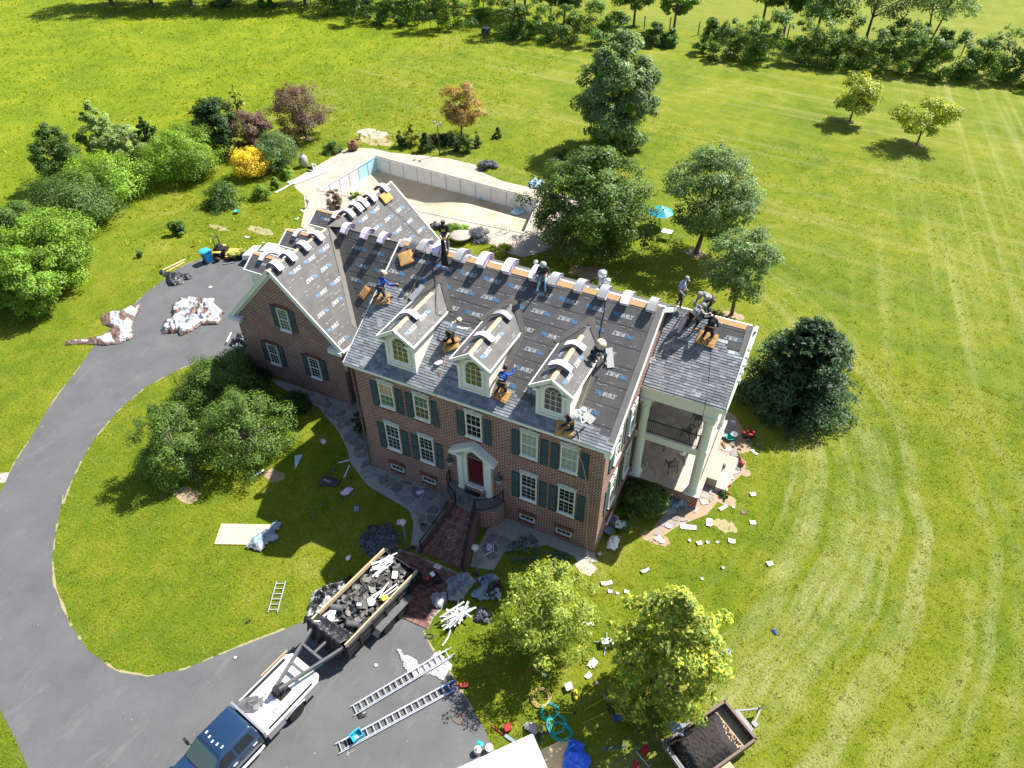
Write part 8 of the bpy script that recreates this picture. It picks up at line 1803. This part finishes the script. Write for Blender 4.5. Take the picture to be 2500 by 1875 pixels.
tool((1040, 1080), (865, 1103), 'blue handled tool lying near the blue tarp', 'tool_blue', 'steel_grey', (.22, .14, .06), 'scraper', 'scraper'); tool((1115, 1120), (1215, 1240), 'white handled broom near the red bucket', 'white_plastic', 'grey_wood', (.3, .08, .06)); tool((385, 397), (490, 402), 'red handled tool at the crown edge', 'red_handle', 'steel_grey', (.1, .1, .03), 'scraper', 'scraper')
a, b = G(zt3(895, 755), .05), G(zt3(950, 830), .05); T = thing('shovel', 'shovel with dark handle and broad blue blade', 'shovel', a); m = MB(); m.cyl((0, 0, 0), b - a, .02, 8); m.build('handle', 'steel_black', T); d = (b - a).normalized(); n = V((-d.y, d.x, 0)); e = b - a; m = MB(); m.prism([e + n * .06, e + n * .17 + d * .10, e + n * .15 + d * .34, e + d * .42, e - n * .15 + d * .34, e - n * .17 + d * .10, e - n * .06], (0, 0, .025)); m.build('blade', 'tool_blue', T)
def bucket(q, label, mat, r_=.15, h=.30, zf=zt3, fill='red_plastic', square=False):
    p = G(zf(*q)); T = thing('bucket', label, 'bucket', p); m = MB(); n = 4 if square else 16; m.lathe((0, 0, 0), [(r_ * .8, 0), (r_, h), (r_ * 1.06, h), (r_ * 1.06, h - .03), (r_ * .96, h - .03), (r_ * .95, h - .02)], n); m.build('body', mat, T); m = MB(); m.lathe((0, 0, h * .6), [(r_ * .88, 0), (0, .02)], n); m.build('contents', fill, T)
    hd = MB(); hd.tube([(r_ * math.cos(a), .02, h + r_ * .2 * math.sin(a)) for a in [math.pi * i / 8 for i in range(9)]], .008, 5); hd.build('handle', 'steel_grey', T); return T
bucket((1180, 1130), 'red round bucket on the shaded grass', 'red_plastic', .17, .34); bucket((595, 632), 'pale square tub with red contents next to the yellow jug', 'stone_lintel', .24, .22, square=True); bucket((125, 950), 'red petrol can shaped box on the grass by the driveway', 'red_plastic', .2, .25, square=True)
bucket((1110, 1245), 'red bucket cut by the bottom edge', 'red_plastic', .15, .3)
p = G(zt3(648, 690)); T = thing('chalk_jug', 'yellow jug lying beside the square tub', 'jug', p, R(-60)); m = MB(); m.tube([(-.22, 0, .10), (-.18, 0, .11), (.10, 0, .11), (.2, 0, .11), (.25, 0, .11)], [.06, .10, .11, .08, .03], 12); m.build('body', 'tool_yellow', T, True); m = MB(); m.tube([(-.1, 0, .2), (-.05, 0, .27), (.06, 0, .27), (.1, 0, .2)], .02, 6); m.build('handle', 'rubber', T)
def coil(q, r_, n, label, mat, zf=zt3, th=.016, name='hose', el=1.0):
    p = G(zf(*q)); g = random.Random(int(q[0])); m = MB(); pts = []
    for i in range(n * 16): a = i * 2 * math.pi / 16; k = r_ * (.86 + .2 * math.sin(i * .37 + g.random() * .3)); pts.append((k * math.cos(a), k * el * math.sin(a), .03 + .05 * (.5 + .5 * math.sin(i * 1.7))))
    m.tube(pts, th, 5); return solo(name, m, mat, label, 'hose', p, 0, None, True)
coil((450, 825), .42, 6, 'coiled teal air hose, uppermost coil', 'hose_teal'); coil((505, 925), .46, 5, 'coiled teal air hose, middle coil', 'hose_teal'); coil((540, 980), .55, 6, 'coiled teal air hose, lowest coil', 'hose_teal', el=.75); coil((385, 715), .46, 7, 'coiled tan rope ring on the shaded grass', 'hose_tan', th=.022)
coil((425, 950), .22, 5, 'coil of black and tan cord by the white trailer', 'rope_dark')
for q, r_, z, lb in (((560, 150), .30, .9, 'upper'), ((585, 190), .28, .7, 'middle'), ((540, 310), .30, .35, 'lower')): o = coil(q, r_, 2, f'grey hose loop on the front steps, {lb} one', 'rope_tan', z4b, .014); pz = G(z4b(*q), z); o.location = (pz.x, pz.y, z + .02)
pz = G(zH(690, 1190), 1.5); o = coil((10, 10), .33, 3, 'grey hose ring on the landing', 'steel_grey', z4b, .014); o.location = (pz.x, pz.y, 1.5)
c = [G(zH(*q), 1.5) for q in ((770, 925), (1025, 1010), (945, 1145), (690, 1040))]; m = MB(); m.prism([p - c[0] for p in c], (0, 0, .02)); solo('doormat', m, 'rubber', 'black doormat in front of the red door', 'doormat', c[0] + V((0, 0, .003)))
# engine driven compressor on the walkway
p = G(z4b(300, 790)); T = thing('compressor', 'small petrol compressor with tank on the brick walkway', 'compressor', (p.x, p.y, .06), R(-28))
m = MB(); m.tube([(-.16, -.45, .2), (-.16, -.40, .2), (-.16, .40, .2), (-.16, .45, .2)], [.05, .1, .1, .05], 12); m.tube([(.16, -.45, .2), (.16, -.40, .2), (.16, .40, .2), (.16, .45, .2)], [.05, .1, .1, .05], 12); m.build('tank', 'steel_black', T, True)
m = MB(); m.bb((-.2, -.15, .30), (.2, .25, .36)); m.bb((-.15, -.12, .36), (.12, .15, .55)); m.build('engine', 'steel_black', T); m = MB(); m.bb((-.12, .0, .55), (.1, .2, .66)); m.build('fuel_tank', 'white_plastic', T); m = MB(); m.cyl((.0, -.2, .36), (.0, -.2, .56), .09, 10); m.build('air_filter', 'red_plastic', T)
m = MB()
for s in (-1, 1): m.tube([(s * .2, -.4, .3), (s * .2, -.75, .45), (s * .2, -.85, .5)], .018, 6)
m.bar((-.2, -.85, .5), (.2, -.85, .5), .03); m.build('handle', 'steel_black', T)
for s in (-1, 1): wheel(T, (s * .3, .35, .13), .13, .07)
# lamp posts
def lamp_post(q, label, zf, h=2.0):
    p = G(zf(*q)); T = thing('lamp_post', label, 'lamp post', (p.x, p.y, 0), 0, 'pale post lanterns beside the front steps'); m = MB(); m.lathe((0, 0, 0), [(.11, 0), (.11, .15), (.06, .25), (.05, h)], 10); m.build('post', 'bronze_lamp' if 'pool' in label else 'steel_grey', T, True)
    m = MB(); m.lathe((0, 0, h), [(.06, 0), (.12, .05), (.16, .30), (.12, .32)], 8); m.build('lantern', 'lamp_glass', T); m = MB(); m.lathe((0, 0, h + .30), [(.2, 0), (.14, .08), (.06, .14), (.02, .22), (0, .24)], 8); m.build('lamp_cap', 'rim_grey', T)
lamp_post((490, 990), 'pale lantern post left of the front steps', z4, 2.15); lamp_post((1065, 1195), 'pale lantern post right of the front steps', z4, 2.1)
p = G(zp(1250, 230)); T = thing('lamp_post', 'slim dark garden lamp post behind the pool', 'lamp post', (p.x, p.y, 0)); m = MB(); m.lathe((0, 0, 0), [(.10, 0), (.07, .2), (.06, 3.2)], 8); m.build('post', 'bronze_lamp', T); m = MB()
for s in (-1, 1): m.bar((0, 0, 3.2), (s * .35, 0, 3.3), .04); m.sphere((s * .35, 0, 3.45), .16, 8)
m.build('lantern', 'lamp_glass', T)
# porch furniture
def chair(p, rz, label, tip=False):
    T = thing('patio_chair', label, 'chair', p, rz, 'dark metal chairs on the porch'); m = MB()
    m.bb((-.24, -.24, .41), (.24, .24, .44)); m.build('seat', 'steel_grey', T); m = MB(); m.prism([(-.24, -.24, .5), (.24, -.24, .5), (.24, -.36, .98), (-.24, -.36, .98)], (0, -.02, 0)); m.build('backrest', 'steel_grey', T)
    for s in (-1, 1):
        m = MB(); m.tube([(s * .27, .26, 0), (s * .27, .26, .6), (s * .27, -.22, .64), (s * .27, -.30, .3), (s * .27, -.36, 0)], .022, 6); m.build('leg', 'iron_black', T); m = MB(); m.tube([(s * .25, -.24, .4), (s * .25, -.37, 1.0)], .02, 6); m.build('back_frame', 'iron_black', T)
    m = MB(); m.bar((-.25, -.37, 1.0), (.25, -.37, 1.0), .03); m.build('top_rail', 'iron_black', T)
    if tip: T.rotation_euler = (R(-14), 0, rz)
    return T
p = G(zG(1420, 800), 1.15); chair((p.x, p.y, 1.13), R(35), 'dark metal chair in the middle of the lower porch'); p = G(zG(1330, 500), 1.15); chair((p.x, p.y, 1.13), R(150), 'dark metal chair at the back of the lower porch'); p = G(zG(1660, 360), 4.5); chair((p.x, p.y, 4.49), R(60), 'dark metal chair on the balcony in the sun'); p = G(zG(1790, 180), 4.5); chair((p.x, p.y, 4.49), R(200), 'wire chair with dark cushion on the balcony')
p = G(zG(1575, 610), 1.13); T = thing('floor_fan', 'white round fan with a red centre on the lower porch', 'fan', (p.x, p.y, 1.12)); m = MB(); m.lathe((0, 0, .12), [(.10, 0), (.20, .03), (.20, .10), (.12, .16), (.06, .17)], 16); m.build('body', 'white_plastic', T); m = MB(); m.lathe((0, 0, .28), [(.09, 0), (.07, .03), (0, .03)], 12); m.build('hub', 'red_plastic', T); m = MB(); m.bar((-.15, 0, .06), (.15, 0, .06), .05, .12); m.build('foot', 'white_plastic', T)
a, b = G(zG(1600, 640), 1.14), G(zG(1615, 750), 1.14); board(a, b, .12, 'dark plank beside the white fan on the porch', 'grey_wood', 1.15); a, b = G(zG(1115, 715), 1.14), G(zG(1065, 835), 1.14); board(a, b, .08, 'grey metal strip on the lower porch floor', 'galv', 1.15)
rope([G(zG(1000, 500), 1.15), G(zG(1010, 590), 1.15), G(zG(1050, 640), 1.15), G(zG(1045, 720), 1.15), G(zG(1150, 760), 1.15), G(zG(1220, 850), 1.15), G(zG(1190, 900), 1.15)], 'thin grey cable across the porch floor', 'steel_grey', .012, 'cable', 'cable', None)
# items along the sunny terrace
for zf, q, lb, mt, r_ in ((z5b, (555, 510), 'teal round basin on the shaded terrace', 'hose_teal', .28), (z5b, (455, 475), 'white basin beside the porch column', 'white_plastic', .2), (z5b, (610, 495), 'pale basin on the rim of the teal one', 'white_plastic', .22), (z5, (275, 1345), 'pale tub at the end wall', 'tarp_steelblue', .26), (zl, (1602, 940), 'dark green garden bowl at the border', 'hose_teal', .28)):
    p = G(zf(*q)); m = MB(); m.lathe((0, 0, 0), [(r_ * .6, .02), (r_, .18), (r_ * 1.06, .18), (r_ * .9, .16), (r_ * .5, .04), (0, .04)], 16); solo('basin', m, mt, lb, 'basin', p + V((0, 0, .06 if 'rim' not in lb else .2)), 0, None, True)
tarp('bag', 'black bag of tools on the porch steps', [G(z5b(*q), .5) for q in ((365, 940), (400, 850), (510, 812), (530, 860), (470, 930))], ('bag_black', 'steel_grey'), .32, 21, z=.38, split=.3, step=.05, cat='bag')
p = G(z5b(720, 860)); T = thing('leaf_blower', 'orange and black leaf blower lying on the terrace edge', 'leaf blower', (p.x, p.y, .05), R(115)); m = MB(); m.sphere((0, 0, .15), .17, 10, 0, (1.2, 1, .8)); m.build('motor', 'red_handle', T, True); m = MB(); m.tube([(.15, 0, .12), (.5, .02, .08), (.75, .03, .08)], [.06, .05, .055], 8); m.build('tube', 'steel_black', T); m = MB(); m.tube([(-.1, .12, .2), (-.15, .2, .3), (-.3, .15, .25), (-.3, 0, .15)], .025, 6); m.build('handle', 'steel_black', T)
for zf, a, b, lb, w_ in ((z5b, (460, 560), (500, 645), 'dark red plank on the shaded terrace', .12), (z5b, (395, 320), (470, 340), 'thin dark pole by the far column', .05), (z5b, (470, 350), (520, 450), 'thin dark pole on the shaded terrace', .05)): board(G(zf(*a)), G(zf(*b)), w_, lb, 'rust_brown', .09)
p = G(z5(290, 1290)); T = thing('bin', 'dark grey bin at the end wall under the pale tub', 'bin', p); m = MB(); m.lathe((0, 0, 0), [(.2, 0), (.26, .6), (.28, .62), (.25, .6)], 14); m.build('body', 'steel_grey', T)
p = G(z5(365, 1300)); m = MB(); m.box((0, 0, 0), (.6, .45, .06)); o = solo('stone_cap', m, 'stone_lintel', 'pale slab leaning at the end wall', 'slab', p + V((0, 0, .25)), R(20)); o.rotation_euler = (R(30), R(10), R(20))
# small things round the pool and border
p = G(zp(275, 315)); T = thing('propane_tank', 'upright grey tank beside the silver shrub', 'tank', (p.x, p.y, 0)); m = MB(); m.lathe((0, 0, 0), [(.3, 0), (.42, .2), (.48, .6), (.42, 1.05), (.25, 1.25), (.1, 1.32), (0, 1.34)], 18); m.build('tank', 'tan_tank', T, True); m = MB(); m.lathe((0, 0, 1.3), [(.12, 0), (.12, .12), (.05, .15)], 10); m.build('valve', 'steel_grey', T)
p = G(zp(320, 345)); T = thing('pool_pump', 'black pool pump and pipes by the upright grey tank', 'pump', (p.x, p.y, 0)); m = MB(); m.cyl((-.3, 0, .3), (.3, 0, .3), .16, 10); m.build('motor', 'steel_black', T); m = MB(); m.cyl((.3, .1, 0), (.3, .1, .8), .06, 8); m.tube([(.3, .1, .75), (.6, .2, .75), (.7, .3, .2)], .05, 6); m.build('pipe', 'white_plastic', T)
p = G(zp(640, 195)); T = thing('urn', 'round dark clay urn on the far pool deck', 'urn', (p.x, p.y, 0)); m = MB(); m.lathe((0, 0, 0), [(.2, 0), (.45, .3), (.5, .6), (.35, .95), (.22, 1.0), (.26, 1.06)], 16); m.build('body', 'leather', T, True); p = G(zp(605, 205)); T = thing('urn', 'slim dark clay pipe pot beside the round urn', 'pot', (p.x, p.y, 0)); m = MB(); m.lathe((0, 0, 0), [(.2, 0), (.2, .85), (.24, .9)], 12); m.build('body', 'leather', T, True)
p = G(zp(680, 115)); T = thing('garden_statue', 'small pale garden figure at the sand patch', 'statue', (p.x, p.y, 0)); m = MB(); m.lathe((0, 0, 0), [(.25, 0), (.25, .1), (.12, .2), (.1, .6), (.3, .75), (.32, .8)], 10); m.build('body', 'stone_lintel', T)
p = G(zB(1200, 490)); T = thing('garden_statue', 'grey statue of a standing bird on the path behind the garage', 'statue', (p.x, p.y, 0)); m = MB(); m.tube([(0, 0, 0), (0, 0, .4), (.05, 0, .7), (.15, 0, .85), (.05, 0, 1.0)], [.03, .08, .2, .12, .05], 8); m.tube([(.05, 0, 1.0), (.0, 0, 1.2), (.12, 0, 1.25)], [.05, .05, .02], 8); m.lathe((0, 0, 0), [(.25, 0), (.2, .08), (0, .08)], 10); m.build('body', 'stone_lintel', T, True)
p = G(zp(1405, 830), .0); m = MB(); m.lathe((0, 0, 0), [(0, 0), (.9, 0), (.95, .10), (.9, .16), (0, .18)], 20); solo('spa_cover', m, 'concrete_deck', 'pale round table top on the pool terrace', 'table', G(zp(1400, 850)) + V((0, 0, .45)), 0, None, True)
m = MB()
for s in (0, .5): m.tube([(s, 0, 0), (s, 0, .8), (s, .2, .98), (s, .55, .9), (s, .7, .2), (s, .7, -.2)], .03, 6)
for z in (.3, .55): m.bar((0, 0, z), (.5, 0, z), .04)
o = solo('pool_handrail', m, 'chrome', 'chrome handrail pair at the near pool edge', 'handrail', G(zp(1730, 800)), R(75))
p = G(zp(1555, 545), -1.6); T = thing('sump_pump', 'small blue pump on the pool floor', 'pump', (p.x, p.y, -1.62)); m = MB(); m.lathe((0, 0, 0), [(.2, 0), (.22, .1), (.15, .35), (.05, .4)], 12); m.build('body', 'crate_blue', T); m = MB(); m.tube([(0, 0, .35), (-.4, .3, .05), (-1.5, .8, .04), (-3.0, 1.4, .04)], .03, 6); m.build('hose', 'rope_dark', T)
zu = zz(1250, 430, 450, 1270); p = G(zu(1010, 345)); T = thing('patio_umbrella', 'bright cyan umbrella standing between two lawn trees', 'umbrella', (p.x, p.y, 0)); m = MB()
for k in range(8):
    a0, a1 = 2 * math.pi * k / 8, 2 * math.pi * (k + 1) / 8; m.add([(0, 0, 2.0), (.55 * math.cos(a0), .55 * math.sin(a0), 1.78), (.55 * math.cos(a1), .55 * math.sin(a1), 1.78), (1.15 * math.cos(a0), 1.15 * math.sin(a0), 1.40), (1.15 * math.cos(a1), 1.15 * math.sin(a1), 1.40)], [(0, 1, 2), (1, 3, 4, 2)])
m.build('canopy', 'crate_blue', T, fix=False); m = MB(); m.cyl((0, 0, 0), (0, 0, 2.05), .03, 8); m.build('pole', 'white_plastic', T)
p = G(zu(1062, 430)); T = thing('garden_table', 'small white topped table on the lawn near the cyan umbrella', 'table', (p.x, p.y, 0)); m = MB(); m.bb((-.45, -.35, .68), (.45, .35, .73)); m.build('table_top', 'white_plastic', T)
for x in (-.4, .4):
    for y in (-.3, .3): m = MB(); m.bar((x, y, 0), (x, y, .68), .04); m.build('leg', 'steel_black', T)
p = G(zul(2100, 150)); m = MB(); m.bb((-.6, -.4, 0), (.6, .4, .9)); m.bb((-.65, -.45, .9), (.65, .45, .98)); solo('utility_box', m, 'bronze_lamp', 'dark utility box in front of the far hedge row', 'utility box', p)
# hammer, harness and cutter on the driveway
a, b = G(zt2(180, 1255), .03), G(zt2(245, 1222), .03); T = thing('hammer', 'claw hammer with wooden handle beside the lower ladder', 'hammer', a); m = MB(); m.cyl((0, 0, 0), b - a, .014, 8); m.build('handle', 'old_wood', T); m = MB(); m.box((0, 0, .0), (.06, .16, .045), R(20)); m.build('head', 'galv', T)
rope([G(zt2(*q), .03) for q in ((1260, 905), (1190, 910), (1130, 920), (1130, 950), (1165, 980), (1215, 985), (1220, 930), (1200, 900))], 'brown safety harness straps on the driveway', 'leather', .022, 'harness', 'harness', None)
p = G(zt2(1230, 645)); m = MB(); m.box((0, 0, .08), (.38, .20, .14), R(20)); m.bar((-.2, 0, .1), (-.45, -.1, .06), .04); solo('reel', m, 'red_handle', 'red and grey cable reel at the end of the blue bracket', 'reel', p, R(10))
p = G(zt2(1350, 1240)); m = MB(); m.lathe((0, 0, 0), [(.16, 0), (.16, .3), (.14, .32), (.05, .38), (.05, .42)], 12); solo('chalk_jug', m, 'white_plastic', 'white jug standing on the driveway by the white trailer', 'jug', p, 0, None, True)
p = G(zt2(1370, 1165)); rag(p, 'teal rag on the driveway above the white jug', 'hose_teal', .2, 8, 'rag', 'rag'); p = G(zt2(1455, 1225)); bucket((1455, 1225), 'white bucket half hidden by the white box trailer', 'white_plastic', .16, .34, zt2, 'white_plastic')
tarp('bag', 'clear plastic bag caught under the upper ladder', glz(zt2, [(262, 900), (275, 850), (330, 860), (375, 910), (340, 940), (275, 945)]), ('tarp_steelblue', 'bag_black'), .22, 23, split=.4, step=.05, cat='bag')
p = G(zt3(885, 295)); m = MB(); m.box((0, 0, .2), (.5, .3, .3), R(30))
for k in range(4): m.bar((0, 0, .2), (.6 * math.cos(k * 1.5 + .4), .6 * math.sin(k * 1.5 + .4), .03), .05)
solo('saw_stand', m, 'galv', 'silver tool stand lying between the two front trees', 'tool stand', p)
a, b = G(zt3(690, 137)), G(zt3(795, 140)); board(a, b, .16, 'white strip seen through the pale green tree', 'white_plastic', .05)
